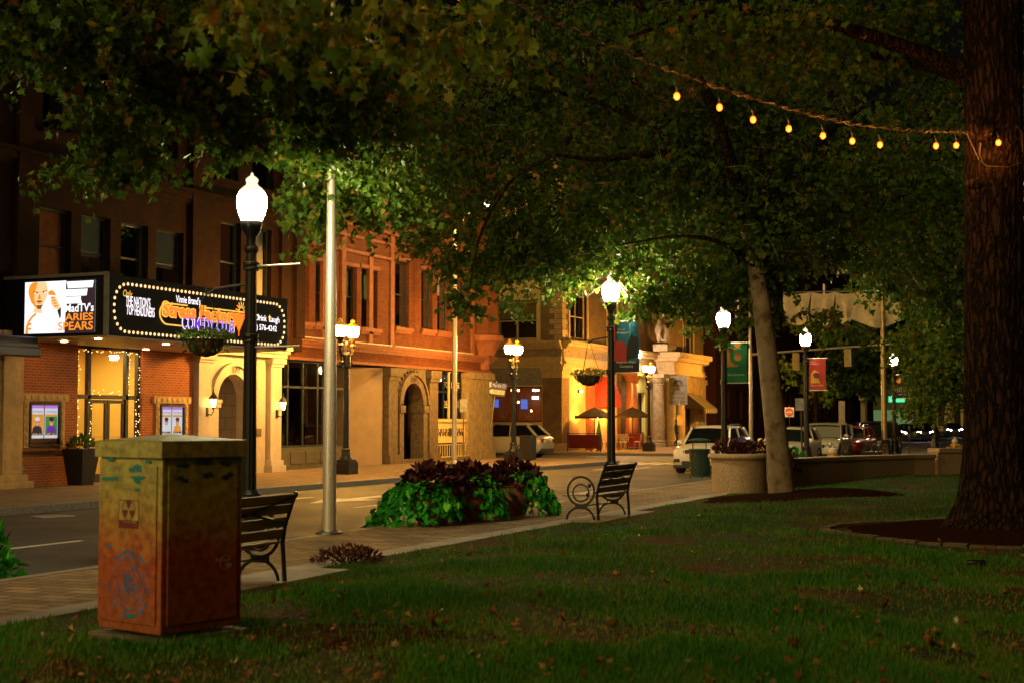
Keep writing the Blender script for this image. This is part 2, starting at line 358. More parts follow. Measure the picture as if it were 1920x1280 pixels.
# painted markings
pm = MB(); pz = .004
for i in range(5, 40):
    y = i*9.0+4.0
    if CY0-3 < y < CY1+6 : continue
    pm.quad((-15.0, y, pz), (-14.88, y, pz), (-14.88, y+2.6, pz), (-15.0, y+2.6, pz))
    pm.quad((-18.05, y+3, pz), (-17.93, y+3, pz), (-17.93, y+5.8, pz), (-18.05, y+5.8, pz))
for (xa, ya), (xb, yb) in (((12, 1028), (156, 1013)), ((478, 936), (531, 932)), ((476, 941), (578, 931)), ((660, 951), (712, 945)), ((-150, 1048), (-60, 1037))):
    p, q = G(xa, ya), G(xb, yb); pm.quad((p.x, p.y, pz), (p.x+.13, p.y, pz), (p.x+.13, q.y, pz), (p.x, q.y, pz))
a, b = G(580, 943), G(672, 935)
pm.add([(a.x, a.y, pz), (a.x+.75, a.y+2., pz), (a.x-.75, a.y+2., pz)], [(0, 1, 2)]); pm.quad((a.x-.2, a.y+2, pz), (a.x+.2, a.y+2, pz), (a.x+.2, a.y+4.4, pz), (a.x-.2, a.y+4.4, pz))
pm.quad((XN-.16, -60, pz), (XN-.05, -60, pz), (XN-.05, 45, pz), (XN-.16, 45, pz))
for i in range(8):
    p = G(1062+31*i, 870); pm.quad((p.x, p.y, pz), (p.x+.42, p.y, pz), (p.x+.42, p.y+3., pz), (p.x, p.y+3., pz))
p = G(1115, 880); pm.quad((p.x, p.y-.3, pz), (p.x+.12, p.y-.3, pz), (p.x+.12, p.y+2.6, pz), (p.x, p.y+2.6, pz))
tag(pm.build('road_markings', PAINTW), kind='structure')
mh = G(100, 968); mhb = MB(); mhb.lathe([(.42, 0), (.42, .008)], n=32)
for r in (.1, .2, .3, .38): mhb.archring(0, 0, r-.02, r+.02, .008, .014, 28, 0, 2*math.pi)
tag(mhb.build('manhole_cover', STEEL, loc=None), 'round steel manhole cover in the dark road near the comedy club kerb', 'manhole cover').location = (mh.x, mh.y, .004)

# the lawn: rises gently from the sidewalk, ends at the granite wall
WALLP = [(-8.75, 35.6), (-8.2, 38.2), (-7.4, 40.6), (-6.2, 42.9), (-4.6, 44.8), (-2.6, 46.2), (0, 47), (4, 47.4), (45, 47.6)]
def wally(x): return float(np.interp(x, [p[0] for p in WALLP], [p[1] for p in WALLP]))
def lz(x, y):
    t = min(1, max(0, (x-XL)/3.2)); t = t*t*(3-2*t); return .15+.17*t + .02*math.sin(x*1.3+y*.7)*t + .015*math.sin(y*1.9-x*.6)*t
lm = MB(); NX, NY = 90, 120
xs = [XL + 54*(i/NX)**2 for i in range(NX+1)]
for i in range(NX+1):
    y1 = wally(max(xs[i], -8.75))
    for j in range(NY+1):
        y = -30+(y1+30)*(j/NY); lm.v.append(Vector((xs[i], y, lz(xs[i], y) if i else .1)))
lm.f = [(i*(NY+1)+j, (i+1)*(NY+1)+j, (i+1)*(NY+1)+j+1, i*(NY+1)+j+1) for i in range(NX) for j in range(NY)]
lawn = tag(lm.build('lawn', LAWN, smooth=60), kind='structure')

EDGE = mat('mossy_edging_stone', (.1, .07, .04), .9, var=.4, sc=9, bmp=.5)
# mulch beds
EARTHP = mat('bare_earth', (.055, .027, .011), 1., var=.6, sc=6, bmp=.8, bsc=40, spec=0.)
def bed(name, cx, cy, r, m, lab, sq=1.):
    h_ = .12 if name == 'bare_earth_patch' else 1.; vs = [Vector((cx, cy, lz(cx, cy)+.1*h_))]; n = 40; fs = []
    for q, dz in ((.5, .08), (.85, .035), (1., -.02)):
        for i in range(n):
            a_ = 2*math.pi*i/n; rr = r*q*(1+.06*math.sin(3*a_+1)+.04*math.sin(7*a_)); x, y = cx+rr*math.cos(a_), cy+rr*sq*math.sin(a_); vs.append(Vector((x, y, lz(x, y)+(dz*h_ if dz > 0 else dz))))
    fs = [(0, 1+i, 1+(i+1) % n) for i in range(n)]
    for q in range(2): fs += [(1+q*n+i, 1+(q+1)*n+i, 1+(q+1)*n+(i+1) % n, 1+q*n+(i+1) % n) for i in range(n)]
    mb = MB(); mb.v = vs; mb.f = fs; return tag(mb.build(name, m, smooth=50), kind='structure')
bed('bare_earth_patch', -5.4, 9.2, 1.05, EARTHP, '', .7)
bed('mulch_bed', -6.75, 30.7, 2.2, MULCH, '', 1.1)
bed('mulch_bed', -1.9, 21.2, 2.25, MULCH, '')
bed('mulch_bed', -.6, 36.5, 2.3, MULCH, '')
for cx, cy, r, lab in ((-1.9, 21.2, 2.3, 'low ring of tan edging stones round the mulch of the big right-hand trunk'), (-.6, 36.5, 2.35, 'curved stone edging half hidden behind the big trunk, near the granite wall')):
    mb = MB(); n = int(r*2*math.pi/.32)
    for i in range(n):
        a_ = 2*math.pi*i/n; x, y = cx+r*math.cos(a_), cy+r*math.sin(a_); z = lz(x, y)
        mb.T = Matrix.Translation((x, y, z)) @ Matrix.Rotation(a_, 4, 'Z') @ Matrix.Rotation(random.uniform(-.1, .1), 4, 'Y'); hgt = random.uniform(.02, .045)
        mb.box(-.07, .07, -.15, .15, -.1, hgt)
    mb.T = Matrix.Identity(4); tag(mb.build('stone_edging', EDGE, bevel=.012), lab, 'stone edging')
# ---------------------------------------------------------------- buildings
def fz(px, py, X): p = PX(px, py, X); return p.y, p.z
def window(b, T, u0, u1, v0, v1, dep=.2, fm=FRAMEG, fw=.07, mull=0, sash=True, blind=None, bl=.5, pane=DGLASS, back=DARKIN):
    """a sash window: frame > pane, blind, dark room behind"""
    mb = MB(T); n0, n1 = -dep-.04, -dep+.05
    mb.box(u0, u0+fw, v0, v1, n0, n1); mb.box(u1-fw, u1, v0, v1, n0, n1); mb.box(u0+fw, u1-fw, v0, v0+fw, n0, n1); mb.box(u0+fw, u1-fw, v1-fw, v1, n0, n1)
    for k in range(mull): c = u0+(u1-u0)*(k+1)/(mull+1); mb.box(c-fw/2, c+fw/2, v0+fw, v1-fw, n0+.01, n1-.01)
    if sash: c = (v0+v1)/2; mb.box(u0+fw, u1-fw, c-.03, c+.03, n0+.02, n1-.03)
    f = mb.build('window', fm, b, W=True)
    mb = MB(T); mb.quad((u0+fw, v0+fw, -dep-.005), (u1-fw, v0+fw, -dep-.005), (u1-fw, v1-fw, -dep-.005), (u0+fw, v1-fw, -dep-.005)); mb.build('pane', pane, f, W=True)
    if back is not None: mb = MB(T); mb.box(u0+.01, u1-.01, v0+.01, v1-.01, -dep-.6, -dep-.55); mb.build('backing', back, f, W=True)
    if blind is not None:
        mb = MB(T); mb.box(u0+fw*.6, u1-fw*.6, v1-(v1-v0)*bl, v1-.02, -dep-.12, -dep-.1); mb.build('blind', blind, f, W=True)
    return f
def bandf(b, T, u0, u1, prof, m, name='cornice'):
    """stacked courses: (v0, v1, projection)"""
    mb = MB(T)
    for v0, v1, n in prof: mb.box(u0, u1, v0, v1, -.05, n)
    return mb.build(name, m, b, W=True)

# ================= comedy club
X1 = -26.9; T1 = frame((X1, 0, 0), (0, 1, 0), (0, 0, 1))
b1 = thing('brick_building', 'dark sooty brick building with an arched marble doorway, behind the lit marquee', 'building', (X1, 36, 0))
w2 = [(29.7, 30.95, 5.6, 7.66), (31.35, 32.6, 5.6, 7.66), (33.05, 34.3, 5.6, 7.66), (34.68, 36.02, 5.6, 7.66)]
bay = [(37.95, 39.1, 5.7, 8.35), (39.75, 40.9, 5.7, 8.35)]
w3 = [(29.75, 30.85, 9.8, 11.9), (31.35, 32.55, 9.8, 11.9), (33.0, 34.2, 9.8, 11.9), (34.6, 35.7, 9.8, 11.9), (37.6, 38.9, 9.7, 12.2), (39.7, 41, 9.7, 12.2)]
w3 += [(24.4, 25.6, 5.6, 7.66), (26.2, 27.4, 5.6, 7.66), (24.4, 25.6, 9.8, 11.9), (26.2, 27.4, 9.8, 11.9)]
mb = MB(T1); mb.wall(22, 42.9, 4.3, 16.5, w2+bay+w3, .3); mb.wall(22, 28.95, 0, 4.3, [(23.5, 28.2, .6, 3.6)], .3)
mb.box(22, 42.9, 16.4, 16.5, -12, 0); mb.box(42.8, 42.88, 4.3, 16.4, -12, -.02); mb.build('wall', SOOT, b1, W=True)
mb = MB(T1); mb.wall(28.95, 36.6, .1, 4.3, [(31.32, 34.12, .1, 4.0)], .3); mb.build('brick_infill', REDB, b1, W=True)
mb = MB(T1); mb.box(28.95, 31.25, .98, 1.08, 0, .05); mb.box(34.2, 36.6, .98, 1.08, 0, .05); mb.build('string_course', SOOTB, b1, W=True)
bandf(b1, T1, 22, 42.9, [(8.75, 8.95, .12), (8.95, 9.05, .25), (8.6, 8.75, .06)], SOOT)
bandf(b1, T1, 22, 42.9, [(13, 13.3, .15), (13.3, 13.5, .35)], SOOT)
for u in (28.75, 36.3, 41.35, 42.3): mb = MB(T1); mb.box(u, u+.55, 4.75, 16.2, -.05, .14); mb.build('pilaster', SOOT, b1, W=True)
for q, (u0, u1, v0, v1) in enumerate(w2+bay+w3):
    mb = MB(T1); mb.box(u0-.1, u1+.1, v0-.14, v0-.02, -.05, .13); mb.build('sill', SOOT, b1, W=True)
    if q == 0: window(b1, T1, u0, u1, v0, v1, .22, FRAMEK, blind=mat('rust_curtain', (.7, .22, .06), .8), bl=.96, pane=CGLASS)
    elif q < 4: window(b1, T1, u0, u1, v0, v1, .22, FRAMEK, blind=BLIND, bl=.55, pane=CGLASS)
    elif q < 6: window(b1, T1, u0, u1, v0, v1, .22, FRAMEG, blind=BLINDW, bl=.97, pane=CGLASS)
    else: window(b1, T1, u0, u1, v0, v1, .22, FRAMEG)
# left stone pier with moulded base
mb = MB(T1); mb.box(27.9, 28.9, .5, 4.2, -.05, .3); mb.box(28.1, 28.7, .5, 4.2, .3, .38); mb.box(27.8, 29.0, .32, .5, -.05, .42); mb.box(27.7, 29.1, .1, .32, -.05, .52); mb.build('stone_pier', LIME, b1, W=True, bevel=.02)
mb = MB(T1); mb.wall(23.5, 28.2, .6, 3.6, [], 0); mb.T = T1 @ Matrix.Translation((0, 0, -.25)); mb.v = [v+Vector((-.25, 0, 0)) for v in mb.v]; mb.build('shop_window', DGLASS, b1, W=True)
mb = MB(T1); mb.box(23, 28.3, 3.72, 4.0, 0, 1.3); mb.box(23, 28.35, 3.5, 3.74, 1.0, 1.36); mb.build('canopy', BLACK, b1, W=True, bevel=.03)
# glazed entrance
ent = MB(T1)
for u0, u1, v0, v1 in ((31.32, 31.4, .1, 4), (31.86, 31.98, .1, 4), (33.5, 33.62, .1, 4), (34.04, 34.12, .1, 4), (31.4, 34.04, 3.9, 4), (31.4, 34.04, 2.5, 2.62), (31.4, 31.86, .1, .25), (33.62, 34.04, .1, .25)): ent.box(u0, u1, v0, v1, -.22, -.1)
en = ent.build('entrance_frame', FRAMEK, b1, W=True)
mb = MB(T1)
for u0, u1, v0, v1 in ((31.4, 31.86, .25, 2.5), (31.4, 31.86, 2.62, 3.9), (31.98, 33.5, 2.62, 3.9), (33.62, 34.04, .25, 2.5), (33.62, 34.04, 2.62, 3.9)): mb.quad((u0, v0, -.15), (u1, v0, -.15), (u1, v1, -.15), (u0, v1, -.15))
mb.build('pane', CGLASS, en, W=True)
for u0, u1 in ((31.99, 32.73), (32.75, 33.49)):
    mb = MB(T1)
    for a, b_, c, d in ((u0, u0+.09, .13, 2.48), (u1-.09, u1, .13, 2.48), (u0+.09, u1-.09, 2.38, 2.48), (u0+.09, u1-.09, .13, .38)): mb.box(a, b_, c, d, -.2, -.13)
    dr = mb.build('door', FRAMEK, b1, W=True)
    mb = MB(T1); mb.quad((u0+.09, .38, -.165), (u1-.09, .38, -.165), (u1-.09, 2.38, -.165), (u0+.09, 2.38, -.165)); mb.build('pane', CGLASS, dr, W=True)
    mb = MB(T1); mb.box(u0+.1, u1-.1, 1.08, 1.13, -.13, -.08); mb.build('handle', ALU, dr, W=True)
    text('Stress Factory', .5, .07, mat('red_lettering', (.5, .06, .03)), dr, T1 @ Matrix.Translation(((u0+u1)/2, 1.42, -.155)), W=True)
ROOM = emit('lit_ceiling_panel', (1, .7, .25), 2.)
mb = MB(T1); mb.box(30.6, 34.9, .1, 4.1, -2.6, -2.55); mb.box(30.6, 30.65, .1, 4.1, -2.55, -.31); mb.box(34.85, 34.9, .1, 4.1, -2.55, -.31); mb.box(30.65, 34.85, 4.05, 4.1, -2.55, -.31); mb.box(30.65, 34.85, .08, .12, -2.55, -.31); mb.build('foyer', YELW, b1, W=True)
mb = MB(T1)
for u in (31.8, 33.6): mb.box(u-.35, u+.35, 4.02, 4.045, -1.6, -1.0)
mb.build('foyer_light', ROOM, b1, W=True)
lf = bpy.data.lights.new('foyer_lamp', 'AREA'); lf.energy = 85; lf.size = 1.6; lf.color = (1, .72, .3)
lo = bpy.data.objects.new('foyer_lamp', lf); COL.objects.link(lo); lo.parent = b1; lo.location = (-1.25, 32.7-36, 3.98)
# fairy lights round the glazing
FAIRY = emit('fairy_light', (1, .7, .28), 3.5)
mb = MB(T1); pts = []
for a, b_ in (((31.4, 3.85), (34.0, 3.85)), ((31.38, .6), (31.38, 3.85)), ((31.92, .3), (31.92, 2.5)), ((34.02, 1.0), (34.02, 3.85)), ((33.58, 2.7), (33.58, 3.85)), ((31.98, 2.68), (33.5, 2.68)), ((33.9, .8), (33.9, 2.5))):
    n = int(math.dist(a, b_)/.085)
    for i in range(n):
        t = i/n; u = a[0]+(b_[0]-a[0])*t+random.gauss(0, .03); v = a[1]+(b_[1]-a[1])*t+random.gauss(0, .03)
        if random.random() < .8: mb.ball((u, v, -.05+random.uniform(0, .02)), .011, 4, 3)
tag(mb.build('fairy_lights', FAIRY, loc=(X1, 32.7, 2)), 'strings of tiny warm fairy lights framing the yellow glazed entrance', 'fairy lights')
# poster cases in carved frames
PF = [emit('poster_white', (.85, .88, 1.), .36), emit('poster_orange', (1, .42, .05), .35), emit('poster_purple', (.25, .05, .55), .3), emit('poster_dark', (.05, .03, .06), .3), emit('poster_skin', (.75, .3, .12), .4), emit('poster_magenta', (.6, .25, .9), .4), emit('poster_green', (.1, .45, .12), .25), emit('poster_yellow', (1, .7, .1), .5)]
def poster_case(uc, kind):
    v0, v1 = 1.2, 2.36; mb = MB(T1)
    mb.box(uc-.78, uc-.6, v0-.03, v1+.05, 0, .06); mb.box(uc+.6, uc+.78, v0-.03, v1+.05, 0, .06); mb.box(uc-.9, uc+.9, v1+.05, v1+.25, 0, .08)
    for i in range(7): mb.ball((uc-.75+.25*i, v1+.15, .08), .08, 8, 6, (1, 1, .35))
    for i in range(6):
        for s in (-1, 1): mb.ball((uc+s*.69, v0+.1+.2*i, .06), .065, 8, 6, (1, 1.3, .35))
    fr = mb.build('poster_surround', LIME, b1, W=True)
    mb = MB(T1); f = .06; a, b_ = uc-.6, uc+.6
    mb.box(a, a+f, v0, v1, 0, .1); mb.box(b_-f, b_, v0, v1, 0, .1); mb.box(a+f, b_-f, v0, v0+f, 0, .1); mb.box(a+f, b_-f, v1-f, v1, 0, .1); cs = mb.build('poster_case', FRAMEK, b1, W=True)
    mb = MB(T1); mb.quad((a+f, v0+f, .085), (b_-f, v0+f, .085), (b_-f, v1-f, .085), (a+f, v1-f, .085)); mb.build('pane', CGLASS, cs, W=True)
    def q(x0, x1, y0, y1, m, n=.03):
        m_ = MB(T1); m_.quad((uc+x0, v0+y0, n), (uc+x1, v0+y0, n), (uc+x1, v0+y1, n), (uc+x0, v0+y1, n)); return m_, m
    for j, sx in enumerate((-.52, .02)):
        c = sx+.25
        mb = MB(T1); L = []
        def add(x0, x1, y0, y1, n, mi): mb.quad((uc+x0, v0+y0, n), (uc+x1, v0+y0, n), (uc+x1, v0+y1, n), (uc+x0, v0+y1, n)); L.append(mi)
        def blob(x, y, rx, ry, n, mi, k=14):
            mb.add([(uc+x+rx*math.cos(2*math.pi*i/k), v0+y+ry*math.sin(2*math.pi*i/k), n) for i in range(k)], [tuple(range(k))]); L.append(mi)
        bgc = (1 if j == 0 else 6) if kind == 0 else 0
        add(sx, sx+.5, .22, 1.05, .030, 0); add(sx, sx+.5, 1.02, 1.1, .032, 5); add(sx+.02, sx+.48, .3, .86, .034, bgc); add(sx+.02, sx+.48, .8, .86, .036, 1)
        body = (3 if j == 0 else 2) if kind == 0 else (0 if j == 0 else 1)
        mb.add([(uc+c-.2, v0+.34, .038), (uc+c+.2, v0+.34, .038), (uc+c+.16, v0+.5, .038), (uc+c+.05, v0+.56, .038), (uc+c-.05, v0+.56, .038), (uc+c-.16, v0+.5, .038)], [(0, 1, 2, 3, 4, 5)]); L.append(body)
        blob(c, .65, .085, .11, .040, 4); blob(c, .73, .095, .06, .042, 0 if j == 0 and kind == 0 else 3); blob(c-.03, .67, .012, .01, .044, 3, 8); blob(c+.035, .67, .012, .01, .044, 3, 8); blob(c, .6, .035, .014, .044, 0, 8)
        add(sx+.04, sx+.46, .3, .36, .044, 3)
        o = mb.build('poster', PF, cs, W=True); o.data.polygons.foreach_set('material_index', L)
        text('Live Presents', .4, .06, PF[2], o, T1 @ Matrix.Translation((uc+c, v0+.93, .04)), W=True)
        text(('AUG. 5-7', 'SEPT. 10-11') [j] if kind == 0 else ('SEPT. 2', 'OCT. 1')[j], .38, .05, PF[7], o, T1 @ Matrix.Translation((uc+c, v0+.33, .046)), W=True)
poster_case(29.98, 0); poster_case(35.5, 1)
mb = MB(T1); mb.lathe([(.09, 0), (.09, .05), (.06, .09)], (29.15, .62, 0), 12); mb.build('standpipe_cap', STEEL, b1, W=True)
# marble portal "177"
mb = MB(T1); mb.arch(37.35, 40.6, .15, 4.0, 38.62, 2.55, .82, -.35, .02, 24); mb.box(37.35, 40.6, .1, .5, -.35, -.3); mb.build('marble_panel', MARB, b1, W=True)
mb = MB(T1); mb.archring(38.62, 2.55, .84, 1.12, .0, .1, 24); mb.archring(38.62, 2.55, 1.12, 1.2, .0, .16, 24); mb.build('arch_moulding', MARB, b1, W=True)
for u in (37.52, 39.46):
    mb = MB(T1); mb.box(u-.06, u+.36, .15, 2.3, -.3, .06); mb.box(u-.1, u+.4, 2.3, 2.45, -.3, .12); mb.box(u-.12, u+.42, 2.45, 2.55, -.3, .16); mb.build('impost', MARB, b1, W=True, bevel=.01)
for u in (36.62, 40.65):
    mb = MB(T1); mb.box(u, u+.66, .55, 3.7, -.1, .2); mb.box(u-.1, u+.76, .15, .38, -.1, .34); mb.box(u-.05, u+.71, .38, .55, -.1, .27); mb.box(u-.05, u+.71, 3.7, 3.8, -.1, .26); mb.box(u-.1, u+.76, 3.8, 3.98, -.1, .33); mb.build('portal_pilaster', MARB, b1, W=True, bevel=.015)
bandf(b1, T1, 36.5, 41.5, [(4.0, 4.14, .3), (4.14, 4.24, .42), (4.24, 4.36, .52)], MARB, 'portal_cornice')
PORCH = brick('porch_blocks', (.4, .37, .36), (.36, .33, .32), (.2, .18, .17), .6, .4, .01, .7, .3, grime=.1)
mb = MB(T1); mb.box(37.5, 39.8, .15, 3.6, -1.7, -1.6); mb.box(37.5, 37.6, .15, 3.6, -1.6, -.35); mb.box(39.7, 39.8, .15, 3.6, -1.6, -.35); mb.box(37.6, 39.7, 3.5, 3.6, -1.6, -.35); mb.build('porch', PORCH, b1, W=True)
text('177', .42, .2, FRAMEK, b1, T1 @ Matrix.Translation((38.75, 3.53, .115)), W=True, bold=.01)
mb = MB(T1); mb.box(40.05, 40.32, 1.35, 1.62, .02, .05); mb.build('plaque', DSTONE, b1, W=True)
LANT = emit('lantern_glow', (1, .55, .14), 14.); LANTLO = emit('lantern_lower', (1, .5, .12), 12.)
wl = thing('wall_lantern', 'lit black carriage lantern on the yellow pilaster left of the arched doorway', 'wall lamp', (X1+.2, 37.05, 2.3), 0, 'carriage lanterns by the arched doorway')
mb = MB(); mb.box(-.01, .02, -.06, .06, -.28, .0); mb.tube([(.0, 0, -.2), (.16, 0, -.24), (.24, 0, -.14), (.24, 0, -.02)], .018, 6); mb.build('bracket', BLACK, wl)
mb = MB(); c = (.24, 0, 0)
for i in range(6):
    a = math.pi/3*i; mb.tube([(c[0]+.07*math.cos(a), .07*math.sin(a), 0), (c[0]+.13*math.cos(a), .13*math.sin(a), .26)], .008, 4)
mb.lathe([(.15, .26), (.16, .28), (.08, .4), (.05, .41), (.05, .46), (.02, .48), (.02, .55), (.002, .58)], c, 6); mb.lathe([(.03, -.05), (.08, -.02), (.08, .0)], c, 6); mb.build('cage', BLACK, wl)
mb = MB(); mb.lathe([(.06, .005), (.115, .25)], c, 6); mb.build('glass', LANT, wl)
dup(wl, (X1+.23, 40.98, 2.25), label='lit black carriage lantern on the pink pilaster right of the arched doorway')

# ================= marquee
XM, YM, ZM0, ZM1 = -23.5, 28.37, 4.02, 5.55
MK = mat('marquee_black', (.003, .003, .0035), .6, var=.2, spec=.15); MG = mat('marquee_grey_edge', (.12, .11, .1), .5)
mq = thing('marquee_sign', 'comedy club marquee with bulb border, neon lettering and a bright video screen on its end', 'marquee sign', (X1, 32.5, ZM0))
mb = MB(); mb.box(X1+.02, XM, YM, 36.65, ZM0, ZM1); mb.build('box', MK, mq, W=True, bevel=.01)
mb = MB(); mb.box(X1+.05, XM-.03, YM+.03, 36.6, ZM0-.05, ZM0-.004); mb.build('soffit', mat('soffit_panel', (.3, .2, .1), .45), mq, W=True)
mb = MB(); mb.box(XM-.06, XM+.05, YM-.05, YM+.03, ZM0-.02, ZM1+.05); mb.box(X1+.1, XM-.06, YM-.06, YM-.01, ZM1-.04, ZM1+.04); mb.build('edge_trim', MG, mq, W=True)
CAN = emit('downlight_glow', (1, .5, .18), 45.)
for i, (px, py) in enumerate(((184, 635), (311, 645), (222, 656), (120, 640))):
    g = G(px, py, ZM0-.06)
    if g.x < X1+.3: g.x = X1+.4
    mb = MB(); mb.lathe([(.09, -.0), (.085, .008)], (g.x, g.y, ZM0-.07), 14); mb.build('downlight', CAN, mq, W=True)
T2 = frame((XM, 0, 0), (0, 1, 0), (0, 0, 1))     # u = Y, v = Z
NEONW = emit('white_letter_glow', (1., .9, 1.), .75); NEONP = emit('purple_glow', (.3, .03, .8), .5); NEONO = emit('orange_letter_glow', (1., .13, .006), .95); NEONY = emit('yellow_tube', (1., .52, .08), .55); BULBM = emit('marquee_bulb', (1., .6, .27), .75); NEONV = emit('violet_letter', (.14, .015, .7), .55)
u0, u1, v0, v1, r = 28.62, 36.42, ZM0+.11, ZM1-.2, .52
per = []
def pth(s):
    L1 = (u1-u0)-2*r; A = math.pi*r/2; H = (v1-v0)-2*r
    for kk, ln in enumerate((L1, A, H, A, L1, A, H, A)):
        if s <= ln:
            t = s/ln
            if kk == 0: return u0+r+s, v1
            if kk == 1: a = math.pi/2*(1-t); return u1-r+r*math.cos(a), v1-r+r*math.sin(a)
            if kk == 2: return u1, v1-r-s
            if kk == 3: a = -math.pi/2*t; return u1-r+r*math.cos(a), v0+r+r*math.sin(a)
            if kk == 4: return u1-r-s, v0
            if kk == 5: a = -math.pi/2-math.pi/2*t; return u0+r+r*math.cos(a), v0+r+r*math.sin(a)
            if kk == 6: return u0, v0+r+s
            a = math.pi-math.pi/2*t; return u0+r+r*math.cos(a), v1-r+r*math.sin(a)
        s -= ln
    return u0+r, v1
tot = 2*(u1-u0-2*r)+2*(v1-v0-2*r)+2*math.pi*r; NB = 100; bm0 = None
for i in range(NB):
    u, v = pth(tot*i/NB)
    if bm0 is None:
        mb = MB(); mb.ball((0, 0, 0), .036, 10, 6, (.8, 1, 1.2)); bm0 = mb.build('bulb', BULBM, mq, smooth=80); o = bm0
    else: o = bm0.copy(); COL.objects.link(o); o.parent = mq
    o.location = Vector((XM+.03, u, v))-mq.location
def mt(px, py, n=.01): y, z = fz(px, py, XM); return T2 @ Matrix.Translation((y, z, n))
def rect(px0, py0, px1, py1, s, m, nm='lettering', n=.012, **k):
    ua, va = fz(px0, py0, XM); ub, vb = fz(px1, py1, XM)
    return text(s, ub-ua, va-vb, m, mq, T2 @ Matrix.Translation(((ua+ub)/2, (va+vb)/2, n)), nm, W=True, **k)
rect(230, 543, 247, 562, 'Only', NEONY, shear=.25)
def row(pa, pb, h, s, m, n=.012, **k):
    """pa, pb: mid-height ends of a line of letters"""
    ua, va = fz(*pa, XM); ub, vb = fz(*pb, XM); 
    return text(s, ub-ua, h, m, mq, T2 @ Matrix.Translation(((ua+ub)/2, (va+vb)/2, n)), W=True, **k)
row((235, 566), (281, 566), .25, "THE NATION'S", NEONW, bold=.012); row((236, 583), (289, 585), .25, 'TOP HEADLINERS', NEONW, bold=.012)
row((329, 560), (375, 566), .2, "Vinnie Brand's", NEONW, bold=.01)
row((302, 585), (448, 597), .56, 'Stress Factory', NEONY, .010, bold=.085); row((304, 585), (446, 597), .5, 'Stress Factory', NEONO, .016, bold=.045)
row((340, 606), (439, 613), .37, 'COMEDY CLUB', NEONW, .010, bold=.032); row((341, 606), (438, 613), .34, 'COMEDY CLUB', NEONV, .016, bold=.012)
row((463, 595), (523, 602), .23, 'Eat  Drink  Laugh', NEONW, bold=.012); row((464, 614), (518, 617), .22, '(203) 576-4242', NEONW, bold=.012)
for px, py in ((484, 594), (505, 596)):
    u, v = fz(px, py, XM); mb = MB(T2); mb.add([(u+(.1 if i % 2 == 0 else .042)*math.sin(math.pi*i/5), v+(.1 if i % 2 == 0 else .042)*math.cos(math.pi*i/5), .014) for i in range(10)], [tuple(range(10))]); mb.build('star', NEONY, mq, W=True)
ua, va = fz(298, 575, XM); ub = fz(462, 600, XM)[0]; r2 = .33; vt, vb_ = 4.98, 4.42
mb = MB(T2); mb.tube([(31.62, vt, .03), (ua+r2, vt, .03)]+[(ua+r2+r2*math.cos(a), (vt+vb_)/2+(vt-vb_)/2*math.sin(a), .03) for a in np.linspace(math.pi/2, 3*math.pi/2, 12)]+[(ua+r2, vb_, .03), (31.4, vb_, .03)], .022, 6)
mb.tube([(32.35, vt, .03), (ub, vt, .03), (ub+.15, vt-.12, .03)], .022, 6); mb.build('tube_outline', NEONY, mq, W=True)
u, v = fz(447, 597, XM)
mb = MB(T2); mb.add([(u-.3, v+.12, .015), (u+.3, v+.12, .015), (u+.02, v-.35, .015), (u-.02, v-.35, .015)], [(0, 1, 2, 3)]); mb.tube([(u, v+.45, .02), (u, v-.5, .02)], .012, 5); mb.tube([(u-.34, v+.13, .02), (u+.34, v+.13, .02), (u, v-.38, .02)], .014, 5, True); mb.build('glass_emblem', NEONO, mq, W=True)
mb = MB(T2)
for i in range(7):
    a = math.pi*(.1+.14*i); mb.tube([(u+.12+.1*math.cos(a), v+.2+.1*math.sin(a), .02), (u+.12+.28*math.cos(a), v+.2+.28*math.sin(a), .02)], .014, 4)
mb.build('splash_emblem', NEONY, mq, W=True)
# the video screen on the end, facing along the street
T3 = frame((0, YM, 0), (1, 0, 0), (0, 0, 1)); sx0, sx1, sz0, sz1 = -26.12, -23.85, 4.1, 5.42
SC = [emit('screen_white', (.9, .93, 1.), .6), emit('screen_orange', (1., .3, .02), .5), emit('screen_dark', (.06, .03, .05), .2), emit('screen_skin', (1., .62, .3), .5), emit('screen_brown', (.42, .13, .03), .3), emit('screen_violet', (.65, .3, 1.), .5)]
mb = MB(T3); mb.quad((sx0, sz0, .012), (sx1, sz0, .012), (sx1, sz1, .012), (sx0, sz1, .012)); scr = mb.build('video_screen', SC[0], mq, W=True)
mb = MB(); L = []; mb.T = T3
W_, H_ = sx1-sx0, sz1-sz0
def sp(pts, mi, n):
    mb.add([(sx0+W_*(x-48)/132., sz1-H_*(y-528)/98., n) for x, y in pts], [tuple(range(len(pts)))]); L.append(mi)
def el(cx, cy, rx, ry, mi, n, k=20, a0=0, a1=2*math.pi): sp([(cx+rx*math.cos(a0+(a1-a0)*i/k), cy+ry*math.sin(a0+(a1-a0)*i/k)) for i in range(k)], mi, n)
sp([(126, 528), (180, 528), (180, 572), (156, 572), (152, 560), (126, 560)], 2, .014); sp([(126, 572), (180, 572), (180, 627), (124, 627)], 2, .0142)
for y, x1 in ((530, 177), (545, 166), (559, 154)): sp([(125.5, y), (x1, y), (x1-2, y+13), (125.5, y+13)], 0, .016)
sp([(126, 529), (128, 535), (129, 545), (125.5, 545)], 2, .018)
sp([(58, 536), (62, 529), (88, 529), (92, 545), (89, 560), (82, 574), (76, 580), (68, 578), (60, 566), (56, 552)], 3, .014)       # head
sp([(57, 534), (64, 528.5), (72, 528.5), (68, 545), (66, 560), (70, 577), (60, 566), (55.5, 552), (54.5, 545)], 1, .0155)
